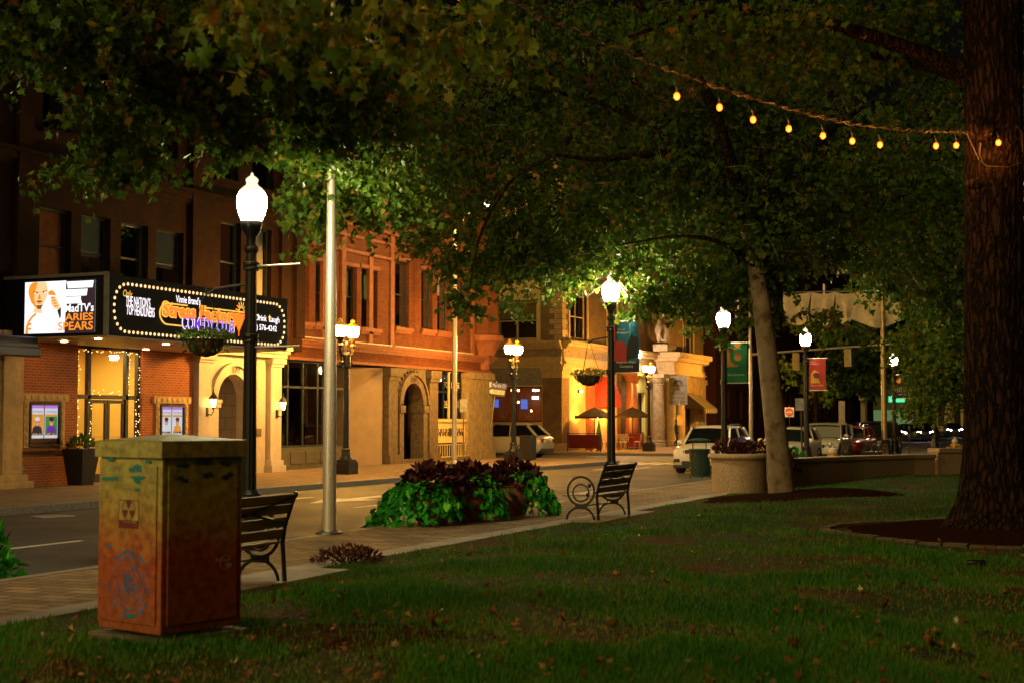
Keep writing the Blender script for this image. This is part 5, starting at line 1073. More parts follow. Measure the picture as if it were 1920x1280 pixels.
c = base+e2*(w2_/2)+e1*(w1/2)+Vector((0, 0, H+.03)); q = [base+e2*a+e1*b_+Vector((0, 0, H-.018)) for a, b_ in ((-.03, -.03), (w2_+.03, -.03), (w2_+.03, w1+.03), (-.03, w1+.03))]; mb.add(q+[c], [(0, 1, 4), (1, 2, 4), (2, 3, 4), (3, 0, 4)]); mb.build('lid', CAB, ccx, W=True)
mb = MB(); cbox(mb, .05, w2_-.04, -.012, 0, .14, H-.2); mb.build('door', CAB, ccx, W=True, bevel=.006)
mb = MB(); cbox(mb, -.012, 0, .05, w1-.05, .14, H-.2); mb.build('side_panel', CAB, ccx, W=True, bevel=.006)
mb = MB(); cbox(mb, .02, w2_, w1+.01, w1+.04, .12, H-.16); mb.build('rear_door', CAB, ccx, W=True, bevel=.006)
TL = frame(base+e1*w1-e2*.0135, -e1, (0, 0, 1)); TR = frame(base-e1*.0135, e2, (0, 0, 1))
TEAL = mat('teal_paint', (.01, .16, .13), .6, var=.4, sc=20); TEALD = mat('dark_teal_paint', (.02, .06, .05), .6, var=.4, sc=20); BLUEM = mat('blue_paint', (.03, .12, .3), .6, var=.4, sc=15); MAROON = mat('maroon_stencil', (.14, .015, .01), .7); STICK = mat('pale_sticker', (.5, .42, .34), .6)
def splat(T, u, v, w, h, m, k=18):
    mb = MB(T)
    for _ in range(4):
        cu, cv = u+random.uniform(-.3, .3)*w, v+random.uniform(-.25, .25)*h; s1 = random.uniform(.4, .8)
        mb.add([(cu+w*.5*s1*math.cos(2*math.pi*i/k)*random.uniform(.6, 1.1), cv+h*.5*s1*math.sin(2*math.pi*i/k)*random.uniform(.6, 1.1), .0006*(_+1)) for i in range(k)], [tuple(range(k))])
    mb.build('paint_mark', m, ccx, W=True)
for fu_, fv_, w, h in ((.16, .9, .2, .055), (.25, .8, .1, .04), (.6, .855, .16, .06), (.65, .81, .26, .05), (.62, .79, .12, .05), (.18, .8, .2, .04), (.66, .745, .15, .04), (.8, .89, .08, .04)): splat(TL, fu_*w1, fv_*H, w*w1*1.3, h, TEAL)
for fu_, fv_ in ((.24, .87), (.5, .885), (.78, .87), (.24, .8), (.54, .82), (.8, .805)): splat(TR, fu_*w2_, fv_*H, .12, .06, TEALD)
splat(TL, .2*w1, .46*H, .07, .03, BLUEM); splat(TL, .6*w1, .13*H, .13, .035, TEAL); splat(TL, .57*w1, .43*H, .04, .08, BLUEM)
mu, mv = .52*w1, .285*H; mb = MB(TL)
for r_, n_, wd in ((.235, 26, .014), (.185, 20, .008), (.14, 16, .01), (.1, 10, .008), (.06, 7, .014)):
    for i in range(n_):
        if random.random() < .72: a = 2*math.pi*i/n_; mb.archring(mu, mv, r_-wd*random.uniform(.3, 1.2), r_+wd*random.uniform(.3, 1.), 0, .001, 3, a, a+2*math.pi/n_*random.uniform(.5, 1.1))
for i in range(8): a = math.pi/4*i; mb.prism([(mu+.02*math.cos(a-.5), mv+.02*math.sin(a-.5)), (mu+.1*math.cos(a), mv+.1*math.sin(a)), (mu+.02*math.cos(a+.5), mv+.02*math.sin(a+.5))], 0, .001)
mb.build('blue_mandala', BLUEM, ccx, W=True)
# shelter stencil: framed disc with three wedges
su, sv, sw_, sh = .5*w1, .64*H, .32*w1, .2; SY = mat('stencil_yellow', (.36, .27, .06), .7)
mb = MB(TL); mb.box(su-sw_/2, su+sw_/2, sv-sh*.62, sv+sh*.42, 0, .0008); st = mb.build('stencil_ground', SY, ccx, W=True)
mb = MB(TL); hw = sw_/2
mb.box(su-hw, su-hw+.006, sv-sh*.62, sv+sh*.42, .0009, .0014); mb.box(su+hw-.006, su+hw, sv-sh*.62, sv+sh*.42, .0009, .0014); mb.box(su-hw, su+hw, sv+sh*.42-.006, sv+sh*.42, .0009, .0014); mb.box(su-hw, su+hw, sv-sh*.62, sv-sh*.32, .0009, .0014); mb.archring(su, sv+.01, .072, .078, .0009, .0014, 24, 0, 2*math.pi)
for a in (math.pi/2, math.pi/2+2.094, math.pi/2-2.094): mb.archring(su, sv+.01, .012, .07, .0009, .0014, 6, a-.52, a+.52)
mb.build('stencil', MAROON, ccx, W=True); text('SHELTER', sw_*.6, .014, SY, ccx, TL @ Matrix.Translation((su+.02, sv-sh*.38, .0016)), W=True, ext=.0003)
mb = MB(TR); mb.archring(.79*w2_, .375*H, .05, .054, 0, .0008, 14, .3, 5.6); mb.box(.8*w2_, .87*w2_, .35*H, .37*H, 0, .0008); mb.build('sticker', STICK, ccx, W=True); text('Painted', .14, .025, STICK, ccx, TR @ Matrix.Translation((.76*w2_, .39*H, .001)), W=True, ext=.0003)

# ---------------------------------------------------------------- granite wall and round planter
gw = thing('granite_wall', 'low curved pink granite wall with a thick coping, behind the leaning trunk', 'wall', (-6, 42, .15))
def ribbon(pts, o0, o1, z0, z1, mb):
    P = [Vector((x, y, 0)) for x, y in pts]; k = len(P); Nn = []
    for i in range(k): d_ = (P[min(i+1, k-1)]-P[max(i-1, 0)]).normalized(); Nn.append(Vector((d_.y, -d_.x, 0)))
    vs = []
    for i in range(k):
        z0i = z0[i] if isinstance(z0, list) else z0; z1i = z1[i] if isinstance(z1, list) else z1
        for o, z in ((o0, z0i), (o1, z0i), (o1, z1i), (o0, z1i)): v = P[i]+Nn[i]*o; vs.append((v.x, v.y, z))
    fs = [(i*4+a, i*4+(a+1) % 4, (i+1)*4+(a+1) % 4, (i+1)*4+a) for i in range(k-1) for a in range(4)]+[(3, 2, 1, 0), (4*k-4, 4*k-3, 4*k-2, 4*k-1)]
    mb.add(vs, fs)
def resample(pts, n):
    t = np.linspace(0, len(pts)-1, n); return [(float(np.interp(q, range(len(pts)), [p[0] for p in pts])), float(np.interp(q, range(len(pts)), [p[1] for p in pts]))) for q in t]
lo = resample(WALLP[:5], 26); hi = resample([(-4.75, 44.65)]+WALLP[5:], 20)
lo = [p for p in lo if p[0] < -5.55]
hi = [(-5.55, 43.85)]+hi[1:]
mb = MB(); ribbon(lo, -.25, .2, .0, .78, mb); ribbon(hi, -.25, .2, .0, .93, mb); mb.build('body', WALLST, gw, W=True)
mb = MB(); ribbon(lo, -.33, .28, .78, .9, mb); ribbon(hi, -.33, .28, .93, 1.07, mb); mb.build('coping', WALLST, gw, W=True, bevel=.03)
pc = G(1393, 920, .2)+FV*.55; pc = Vector((pc.x, pc.y, .12))
gp = thing('round_planter', 'round granite planter drum with a moulded rim at the left end of the low wall', 'planter', pc)
mb = MB(); mb.lathe([(.66, 0), (.66, .82), (.6, .84)], n=40); mb.build('drum', WALLST, gp, smooth=40)
mb = MB(); mb.lathe([(.66, .82), (.74, .85), (.76, .9), (.74, .96), (.66, .98), (.56, .97)], n=40); mb.build('rim', WALLST, gp, smooth=60)
mb = MB(); mb.lathe([(.57, .9), (.56, .95)], n=24); mb.build('soil', MULCH, gp)
# drink can on the lawn
p = G(1830, 1058, .34); t = thing('drink_can', 'small dark crushed drink can lying on the lawn below the big trunk', 'can', (p.x, p.y, lz(p.x, p.y)+.035), R(15))
mb = MB(frame((0, 0, 0), (0, 1, 0), (0, 0, 1))); mb.lathe([(.028, -.1), (.034, -.09), (.034, .08), (.027, .1)], n=16); mb.build('body', mat('can_black', (.02, .02, .025), .3, .6), t, smooth=40)
mb = MB(frame((-.1005, 0, 0), (0, 1, 0), (0, 0, 1))); mb.lathe([(.026, -.002), (.024, .0)], n=14); mb.build('lid', CHROME, t)
# ---------------------------------------------------------------- vehicles (local front is -Y)
TYRE = mat('tyre_rubber', (.012, .012, .012), .8); RIM = mat('alloy_rim', (.35, .35, .35), .3, .9); PLAST = mat('black_plastic', (.015, .015, .016), .5); CARGL = glass('car_glass', (.12, .14, .13))
CARGL2, _b, _L = newmat('tinted_glass'); _b.inputs['Base Color'].default_value = (.006, .008, .008, 1); _b.inputs['Roughness'].default_value = .06
LENS, _b, _L = newmat('headlamp_lens'); _b.inputs['Base Color'].default_value = (.6, .6, .6, 1); _b.inputs['Roughness'].default_value = .1; _b.inputs['Metallic'].default_value = .6
REDL = mat('red_lamp', (.35, .01, .01), .2); HEADON = emit('headlight_on', (.9, .8, 1.), 90.); PLATEM = mat('plate_teal', (.2, .4, .42), .5)
def paint(n, c, r=.28):
    m, b, L = newmat(n); b.inputs['Base Color'].default_value = c4(c); b.inputs['Roughness'].default_value = r; b.inputs['Coat Weight'].default_value = .6; b.inputs['Coat Roughness'].default_value = .08; return m
def car(label, pm, L_=4.6, W_=1.84, H_=1.7, hood=1.02, belt=1.05, y_ws=-.95, y_rf=-.25, y_rr=1.5, y_rb=2.1, boxy=0., rails=True, lit=False, grp=None, plate=True, kind='parked_car', lowgrille=True):
    t = thing(kind, label, 'car', (0, 0, 0), 0, grp); hw, hl = W_/2, L_/2
    # lower body: rings of points across the car, lofted from nose to tail
    st = [(-hl, .45, .72, .80), (-hl+.06, .3, .86, .90), (-hl+.28, .24, hood-.1, .965), (-hl+.8, .22, hood-.03, 1), (y_ws, .22, hood+.02, 1), (0, .22, belt, 1), (y_rb-.3, .22, belt+.04, 1), (hl-.25, .24, belt+.05, .985), (hl-.06, .34, belt, .94), (hl, .5, belt-.12, .88)]
    vs = []; fs = []
    for y, zl, zt, k in st:
        w_ = hw*k; zm = (zl+zt)/2
        r_ = [(-w_*.86, zl), (-w_*.97, zl+.1), (-w_, zm), (-w_*.985, zt-.1), (-w_*.93, zt-.02), (-w_*.6, zt+.03), (0, zt+.045)]
        r_ += [(-x, z) for x, z in r_[-2::-1]]
        vs += [(x, y, z) for x, z in r_]
    n = 13
    for i in range(len(st)-1): fs += [(i*n+j, i*n+j+1, (i+1)*n+j+1, (i+1)*n+j) for j in range(n-1)]+[(i*n+n-1, i*n, (i+1)*n, (i+1)*n+n-1)]
    fs += [tuple(range(n)), tuple((len(st)-1)*n+j for j in range(n-1, -1, -1))]
    mb = MB(); mb.add(vs, fs); mb.build('body', pm, t, smooth=50)
    # cabin
    zr = H_; bw, rw = hw*.93, hw*(.76+.12*boxy)
    gh = [(y_ws, hood+.0, bw, hood-.02), (y_rf, zr-.06, rw, belt), (y_rr, zr-.07, rw, belt+.02), (y_rb, belt+.06, bw*.95, belt)]
    mb = MB(); vs = []
    for (y, zt, wt, zb) in gh: vs += [(-bw, y, zb), (-wt, y, zt), (wt, y, zt), (bw, y, zb)]
    fs = [(i*4+j, i*4+j+1, i*4+5+j, i*4+4+j) for i in range(3) for j in range(3)]; mb.add(vs, fs); mb.build('windows', CARGL2, t)
    mb = MB(); P = lambda y, z, x: Vector((x, y, z))
    prof = [(y_rf-.12, zr-.1, rw*1.0), (y_rf+.1, zr-.03, rw*1.01), ((y_rf+y_rr)/2, zr, rw*1.02), (y_rr-.1, zr-.03, rw*1.01), (y_rr+.1, zr-.1, rw)]
    vs = []
    for y, z, w_ in prof: vs += [(-w_-.02, y, z-.07), (-w_*.85, y, z), (0, y, z+.02), (w_*.85, y, z), (w_+.02, y, z-.07)]
    mb.add(vs, [(i*5+j, i*5+j+1, i*5+6+j, i*5+5+j) for i in range(4) for j in range(4)]); mb.build('roof', pm, t, smooth=60)
    for s in (-1, 1):
        mb = MB(); mb.tube([(s*bw*.985, y_ws-.02, hood), (s*(rw+.01), y_rf-.05, zr-.08)], .04, 6); mb.tube([(s*bw*.99, y_rb, belt+.05), (s*(rw+.01), y_rr+.05, zr-.1)], .075, 6)
        ym = y_rf+(y_rr-y_rf)*.5; mb.tube([(s*bw, ym, belt), (s*(rw+.015), ym, zr-.08)], .035, 6); mb.tube([(s*(bw), y_ws+.1, hood+.02), (s*bw, y_rb, belt+.05)], .022, 6)
        mb.build('side_pillars', pm, t, smooth=60)
    if rails:
        mb = MB()
        for s in (-1, 1): mb.tube([(s*rw*.93, y_rf+.05, zr-.02), (s*rw*.93, y_rf+.25, zr+.05), (s*rw*.93, y_rr-.25, zr+.05), (s*rw*.93, y_rr, zr-.02)], .02, 6)
        mb.build('roof_rails', RIM, t)
    for sx in (-1, 1):
        for y in (-hl+.88, hl-.92):
            mb = MB(Matrix.Translation((sx*(hw-.12), y, .35)) @ Matrix.Rotation(math.pi/2, 4, 'Y')); mb.lathe([(.24, -.11), (.33, -.11), (.35, -.07), (.35, .07), (.33, .11), (.24, .11)], n=22); wl_ = mb.build('wheel', TYRE, t, smooth=40)
            mb = MB(Matrix.Translation((sx*(hw-.045), y, .35)) @ Matrix.Rotation(sx*math.pi/2, 4, 'Y'))
            for q in range(5): a = 2*math.pi*q/5; mb.box(-.02, .02, -.02, .02, 0, .03); mb.tube([(0, 0, .03), (.21*math.cos(a), .21*math.sin(a), .02)], .03, 5)
            mb.archring(0, 0, .2, .25, 0, .03, 18, 0, 2*math.pi); mb.build('rim', RIM, wl_)
            mb = MB(frame((sx*hw*.985, y, .36), (0, 1, 0), (0, 0, 1))); mb.archring(0, 0, .36, .42, -.03, .035, 14, 0, math.pi); mb.build('wheel_arch', PLAST, t)
        mb = MB(); mb.ball((sx*(hw+.1), y_ws+.18, hood+.09), .12, 10, 7, (1, .6, .75)); mb.build('mirror', pm, t, smooth=60)
        mb = MB(); x0, x1 = sorted((sx*hw*.46, sx*hw*.9)); yh = -hl+.02
        mb.add([(sx*hw*.42, -hl-.0, .76), (sx*hw*.8, -hl+.1, .72), (sx*hw*.93, -hl+.32, .82), (sx*hw*.93, -hl+.34, .9), (sx*hw*.75, -hl+.1, .9), (sx*hw*.42, -hl+.02, .83)], [(0, 1, 2, 3, 4, 5)])
        mb.v = [v+Vector((0, -.02, 0)) for v in mb.v]; mb.build('headlight', HEADON if lit else LENS, t)
        mb = MB(); mb.box(*sorted((sx*hw*.6, sx*hw*.9)), hl-.1, hl+.005, belt-.28, belt-.08); mb.build('tail_light', REDL, t, bevel=.02)
        mb = MB(); mb.box(*sorted((sx*hw*.62, sx*hw*.86)), -hl-.01, -hl+.12, .42, .54); mb.build('fog_lamp', PLAST, t, bevel=.015)
    mb = MB(); mb.box(-hw*.42, hw*.42, -hl-.02, -hl+.1, .72, .86)
    if lowgrille: mb.box(-hw*.55, hw*.55, -hl-.01, -hl+.1, .33, .47)
    gr = mb.build('grille', PLAST, t, bevel=.02)
    mb = MB(); mb.box(-hw*.2, hw*.2, -hl-.04, -hl-.01, .77, .8); mb.build('badge_bar', CHROME, gr)
    if plate: mb = MB(); mb.box(-.16, .16, -hl-.035, -hl-.015, .52, .66); mb.build('number_plate', PLATEM, t); 
    mb = MB(); mb.box(-.16, .16, hl+.0, hl+.015, .75, .89); mb.build('rear_plate', SBACK, t)
    for b0, b1, b2, b3_ in ((-hl+.02, -hl+.3, .2, .32), (hl-.3, hl, .28, .5)): mb = MB(); mb.box(-hw*.9, hw*.9, b0, b1, b2, b3_); mb.build('bumper_trim', PLAST, t, bevel=.03)
    return t
WHT = paint('white_car_paint', (.72, .68, .6)); PALE = paint('pale_gold_paint', (.6, .54, .4)); SILV = paint('silver_paint', (.5, .48, .42)); RDP = paint('dark_red_paint', (.25, .012, .015)); BLKP = paint('black_paint', (.012, .012, .014)); GRYP = paint('court_suv_paint', (.55, .5, .42))
g = G(1288, 888, 0)
c1 = car('white SUV parked at the near kerb facing the camera, behind the green litter bin', WHT, 4.65, 1.84, 1.7, grp='cars parked along the near kerb'); c1.location = (g.x+.35, g.y+2.2, .0)
xk = g.x+.93; LANE = -12.95
def parkx(px, X): return PX(px, YH, X).y
c2 = car('pale gold estate car parked second behind the white SUV, next to the hydrant', PALE, 4.7, 1.82, 1.62, hood=1.0, grp='cars parked along the near kerb'); c2.location = (-12.95, 57.6, 0); 
c3 = car('silver boxy jeep parked between the pale car and the red car', SILV, 4.1, 1.78, 1.78, hood=1.12, belt=1.12, y_ws=-.55, y_rf=-.35, y_rr=1.75, y_rb=1.95, boxy=1, rails=False, grp='cars parked along the near kerb'); c3.location = (-12.7, 63.6, 0)
mb = MB()
for s in (-1, 1): mb.ball((s*.6, -2.08, .86), .12, 12, 8, (1, .4, 1))
mb.build('round_headlight', LENS, c3, smooth=60)
mb = MB()
for s in (-1, 1): mb.tube([(s*.86, -2.02, .72), (s*.88, -1.8, .9), (s*.88, -1.2, .92), (s*.88, -.8, .6)], .12, 6)
mb.build('flared_fender', SILV, c3, smooth=60)
c4_ = car('dark red car parked beyond the jeep, left of the tan pole', RDP, 4.6, 1.82, 1.62, grp='cars parked along the near kerb'); c4_.location = (-12.7, 69.6, 0)
c5 = car('black SUV parked farthest along the kerb, right of the tan pole', BLKP, 4.8, 1.95, 1.85, grp='cars parked along the near kerb'); c5.location = (-12.2, 74.2, 0)
c6 = car('white SUV parked tail out in the side street, beside the restaurant window', GRYP, 4.75, 1.88, 1.74, rails=False); c6.rotation_euler = (0, 0, -math.pi/2); c6.location = (-29.6, 66.6, 0)
tr = [(1704, 793, 'far oncoming car with glaring violet-white headlights just right of the black SUV'), (1731, 795, 'far oncoming car with its headlights on, left of the lamp with buried globe'), (1741, 794, 'dim far oncoming car behind the small street tree'), (1787, 791, 'farthest oncoming car with one bright headlight, against the big trunk')]
for k, (px, py, lab) in enumerate(tr):
    d_ = (128, 132, 150, 160)[k]; q = D(px, py, d_); c = car(lab, BLKP, 4.6, 1.8, 1.6, lit=k != 2, rails=False, kind='oncoming_car', grp='oncoming cars at the far end of the street', plate=False); c.location = (q.x, q.y, 0.0); c.rotation_euler = (0, 0, R(12))

# ---------------------------------------------------------------- cafe terrace
CRED = mat('cafe_red_canvas', (.17, .012, .012), .8); ALED = mat('alu_chair', (.4, .36, .3), .35, .9)
a, b_ = onX(1064, -29.2), onX(1126, -27.2); 
cb = thing('cafe_barrier', 'dark red canvas barrier in a black frame in front of the cafe terrace', 'barrier', (a.x, a.y, .15)); dvec = Vector((b_.x-a.x, b_.y-a.y, 0))
TT = frame((0, 0, 0), dvec, (0, 0, 1)); ln = dvec.length
mb = MB(TT); mb.box(.05, ln-.05, .18, .95, -.01, .01); mb.build('canvas', CRED, cb); mb = MB(TT)
for u in (0, ln): mb.tube([(u, 0, 0), (u, 1.08, 0)], .03, 6)
for v in (.12, 1.02): mb.tube([(0, v, 0), (ln, v, 0)], .02, 6)
mb.build('frame', BLACK, cb)
a, b_ = G(1200, 838, .15), G(1188, 833, .15)
cb2 = thing('cafe_barrier', 'short dark red barrier behind the far twin lamp, right of the cafe tables', 'barrier', onX(1206, -27.6)); mb = MB(frame((0, 0, 0), (.35, 1, 0), (0, 0, 1))); mb.box(-1.5, 0, .15, .95, -.01, .01); mb.build('canvas', CRED, cb2); mb = MB(frame((0, 0, 0), (.35, 1, 0), (0, 0, 1))); mb.tube([(0, 0, 0), (0, 1.05, 0)], .03, 6); mb.tube([(-1.5, 0, 0), (-1.5, 1.05, 0)], .03, 6); mb.tube([(-1.5, 1, 0), (0, 1, 0)], .02, 6); mb.build('frame', BLACK, cb2)
p = G(1229, 836, .15); sb = thing('sandwich_board', 'bright red leaning board on the pavement right of the far twin lamp', 'sandwich board', p); T = frame((0, 0, 0), RV, (0, -.25, 1)); mb = MB(T); mb.box(-.28, .28, .05, 1.15, -.02, .02); mb.build('front_board', mat('bright_red_board', (.55, .03, .03), .6), sb); mb = MB(T); mb.tube([(-.3, 0, 0), (-.3, 1.2, 0)], .025, 5); mb.tube([(.3, 0, 0), (.3, 1.2, 0)], .025, 5); mb.build('frame', BLACK, sb)
def chair(label):
    t = thing('cafe_chair', label, 'chair', (0, 0, 0), 0, 'metal chairs on the cafe terrace')
    mb = MB(); mb.lathe([(.2, .44), (.21, .46), (.2, .48)], n=14); mb.build('seat', ALED, t)
    mb = MB(); mb.tube([(-.19, .18, .46), (-.2, .24, .75), (-.13, .26, .9), (.13, .26, .9), (.2, .24, .75), (.19, .18, .46)], .014, 6); 
    for z in (.6, .72, .83): mb.box(-.18, .18, .235, .25, z-.02, z+.02)
    mb.build('backrest', ALED, t)
    for sx in (-1, 1):
        for sy in (-1, 1): mb = MB(); mb.tube([(sx*.14, sy*.13, .45), (sx*.2, sy*.19, 0)], .012, 5); mb.build('leg', ALED, t)
    return t
def table(label):
    t = thing('cafe_table', label, 'table', (0, 0, 0), 0, 'round tables on the cafe terrace'); mb = MB(); mb.lathe([(.36, .72), (.36, .75)], n=20); mb.build('tabletop', ALED, t); mb = MB(); mb.lathe([(.03, .03), (.03, .72)], n=8); mb.lathe([(.22, 0), (.2, .03), (.03, .06)], n=12); mb.build('pedestal', BLACK, t); return t
tb0 = ch0 = None
tabs = [(1112, 838, 'round cafe table just behind the red barrier'), (1160, 836, 'round cafe table right of the dark lamp post'), (1176, 836, 'round cafe table below the right parasol'), (1195, 833, 'round cafe table left of the far twin lamp')]
words = ['front-left metal chair', 'back-left metal chair', 'right metal chair']
for k, (px, py, lab) in enumerate(tabs):
    g = onX(px, -28.2)
    if tb0 is None: tb0 = table(lab); o = tb0
    else: o = dup(tb0, (0, 0, 0), 0, lab)
    o.location = g
    for q, ang in enumerate((.4, 2.4, 4.4)):
        lab2 = words[q]+' at the '+lab
        if ch0 is None: ch0 = chair(lab2); c = ch0
        else: c = dup(ch0, (0, 0, 0), 0, lab2)
        c.location = (g.x+.62*math.cos(ang+k), g.y+.62*math.sin(ang+k), .15); c.rotation_euler = (0, 0, ang+k-math.pi/2)
PARA = mat('parasol_canvas', (.018, .013, .011), .85)
def parasol(p, z, r, lab):
    t = thing('parasol', lab, 'parasol', p, 0, 'dark parasols on the cafe terrace'); mb = MB(); mb.tube([(0, 0, 0), (0, 0, z+.05)], .03, 8); mb.build('pole', BLACK, t)
    mb = MB(); n = 8; vs = [(0, 0, z)]+[(r*.5*math.cos(2*math.pi*i/n), r*.5*math.sin(2*math.pi*i/n), z-.22) for i in range(n)]+[(r*math.cos(2*math.pi*i/n), r*math.sin(2*math.pi*i/n), z-.55) for i in range(n)]+[(r*math.cos(2*math.pi*i/n), r*math.sin(2*math.pi*i/n), z-.65) for i in range(n)]
    mb.add(vs, [(0, 1+i, 1+(i+1) % n) for i in range(n)]+[(1+k*n+i, 1+(k+1)*n+i, 1+(k+1)*n+(i+1) % n, 1+k*n+(i+1) % n) for k in range(2) for i in range(n)]); mb.build('canopy', PARA, t)
    mb = MB(); 
    for i in range(n): a = 2*math.pi*i/n; mb.tube([(0, 0, z-.5), (r*.55*math.cos(a), r*.55*math.sin(a), z-.27)], .012, 4)
    mb.build('ribs', BLACK, t); mb = MB(); mb.lathe([(.3, 0), (.28, .08), (.05, .12)], n=14); mb.build('base', BLACK, t)
parasol(onX(1115, -28.4), 2.5, 1.15, 'dark open parasol in front of the glowing cafe wall, left of the lamp post'); parasol(onX(1186, -28.0), 2.55, 1.15, 'dark open parasol right of the lamp post, before the red granite column')
LEAFT = mat('topiary_green', (.03, .09, .03), .8, var=.4, sc=20, bmp=.6, bsc=30)
p = onX(1123, -28.9); tp = thing('potted_conifer', 'small cone-shaped potted conifer on the cafe terrace right of the left parasol pole', 'potted plant', p); mb = MB(); mb.lathe([(.18, 0), (.24, .4), (.22, .42)], n=14); mb.build('pot', BLACK, tp); mb = MB(); prof = []
for i in range(7): z = .42+.2*i; r_ = .28*(1-i/7.); prof += [(r_, z), (r_*.72, z+.16)]
mb.lathe(prof+[(.01, 1.9)], n=11, flute=.25); mb.build('foliage', LEAFT, tp)
# person on the far sidewalk
def skin(name, pts, edges, rad, m, parent, lvl=2):
    me = bpy.data.meshes.new(name); me.from_pydata(pts, edges, []); o = bpy.data.objects.new(name, me); COL.objects.link(o)
    o.modifiers.new('s', 'SKIN'); o.modifiers.new('u', 'SUBSURF').levels = lvl; o.modifiers['s'].use_smooth_shade = True
    for v, r_ in zip(me.skin_vertices[0].data, rad): v.radius = (r_, r_) if not isinstance(r_, tuple) else r_
    me.skin_vertices[0].data[0].use_root = True
    bpy.context.view_layer.update(); dg = bpy.context.evaluated_depsgraph_get(); me2 = bpy.data.meshes.new_from_object(o.evaluated_get(dg)); o.modifiers.clear(); o.data = me2; me2.materials.clear(); me2.materials.append(m); me2.polygons.foreach_set('use_smooth', [True]*len(me2.polygons)); o.parent = parent; return o
p = onX(1268, -28.0); pe = thing('person', 'person in dark clothes walking along the far sidewalk beside a parking sign', 'person', p, yaw)
SKIN = mat('skin', (.16, .08, .05), .6); DCL = mat('dark_clothes', (.012, .012, .014), .85); HAIR = mat('dark_hair', (.01, .008, .007), .6)
B = [(0, 0, .98), (0, 0, 1.2), (0, .01, 1.42), (.01, 0, 1.53), (.02, -.0, 1.62), (.03, 0, 1.74)]
B += [(0, .1, .92), (.1, .1, .52), (-.02, .1, .09), (.12, .12, .04), (0, -.1, .92), (.05, -.1, .5), (-.2, -.1, .12), (-.08, -.11, .05)]
B += [(0, .2, 1.4), (-.06, .25, 1.13), (.12, .22, .95), (.2, .2, .92), (0, -.2, 1.4), (-.08, -.25, 1.12), (.08, -.24, .92), (.14, -.24, .86)]
E_ = [(0, 1), (1, 2), (2, 3), (3, 4), (4, 5), (0, 6), (6, 7), (7, 8), (8, 9), (0, 10), (10, 11), (11, 12), (12, 13), (2, 14), (14, 15), (15, 16), (16, 17), (2, 18), (18, 19), (19, 20), (20, 21)]
Rr = [(.15, .12), (.15, .12), (.15, .12), .055, .09, .085, .095, .065, .045, .04, .095, .065, .045, .04, .07, .05, .038, .03, .07, .05, .038, .03]
skin('body', B, E_, Rr, DCL, pe)
mb = MB(); mb.ball((.03, 0, 1.68), .1, 14, 10, (1, .82, 1.2)); mb.ball((.125, 0, 1.67), .018, 6, 5, (1, .8, 1.2)); mb.build('head', SKIN, pe, smooth=70)
mb = MB(); mb.ball((.005, 0, 1.72), .105, 14, 10, (1, .9, 1.05)); mb.build('hair', HAIR, pe, smooth=70)
for s in (-1, 1):
    mb = MB(); hx, hy, hz = ((.2, .2, .9) if s > 0 else (.14, -.24, .84)); mb.ball((hx+.02, hy, hz-.03), .04, 8, 6, (.8, .5, 1.2))
    for q in range(4): mb.tube([(hx+.03-.02*q+.02, hy, hz-.06), (hx+.05-.02*q, hy, hz-.1), (hx+.06-.02*q, hy+.01, hz-.12+.006*abs(q-1))], [.009, .008, .006], 5)
    mb.tube([(hx+.04, hy, hz-.02), (hx+.075, hy+.01, hz-.06)], [.01, .007], 5); mb.build('hand', SKIN, pe, smooth=70)
# ---------------------------------------------------------------- foliage
MAPLE = [(0, 0), (.16, .02), (.42, -.1), (.34, .14), (.62, .34), (.36, .4), (.3, .6), (.14, .52), (0, 1.0), (-.14, .52), (-.3, .6), (-.36, .4), (-.62, .34), (-.34, .14), (-.42, -.1), (-.16, .02)]
PLANE = [(0, 0), (.4, .05), (.55, .38), (.3, .45), (.26, .72), (0, .98), (-.26, .72), (-.3, .45), (-.55, .38), (-.4, .05)]
HEART = [(0, 0), (.25, -.14), (.48, .05), (.42, .4), (.2, .75), (0, 1.0), (-.2, .75), (-.42, .4), (-.48, .05), (-.25, -.14)]
LANCE = [(0, 0), (.22, .25), (.18, .6), (0, 1.), (-.18, .6), (-.22, .25)]
def template(out, fold=.12):
    v = [(0, .35, -fold*.2)]+[(x, y, fold*abs(x)-fold*.8*max(0, y-.5)**2) for x, y in out]; n = len(out)
    return np.array(v), np.array([(0, 1+i, 1+(i+1) % n) for i in range(n)])
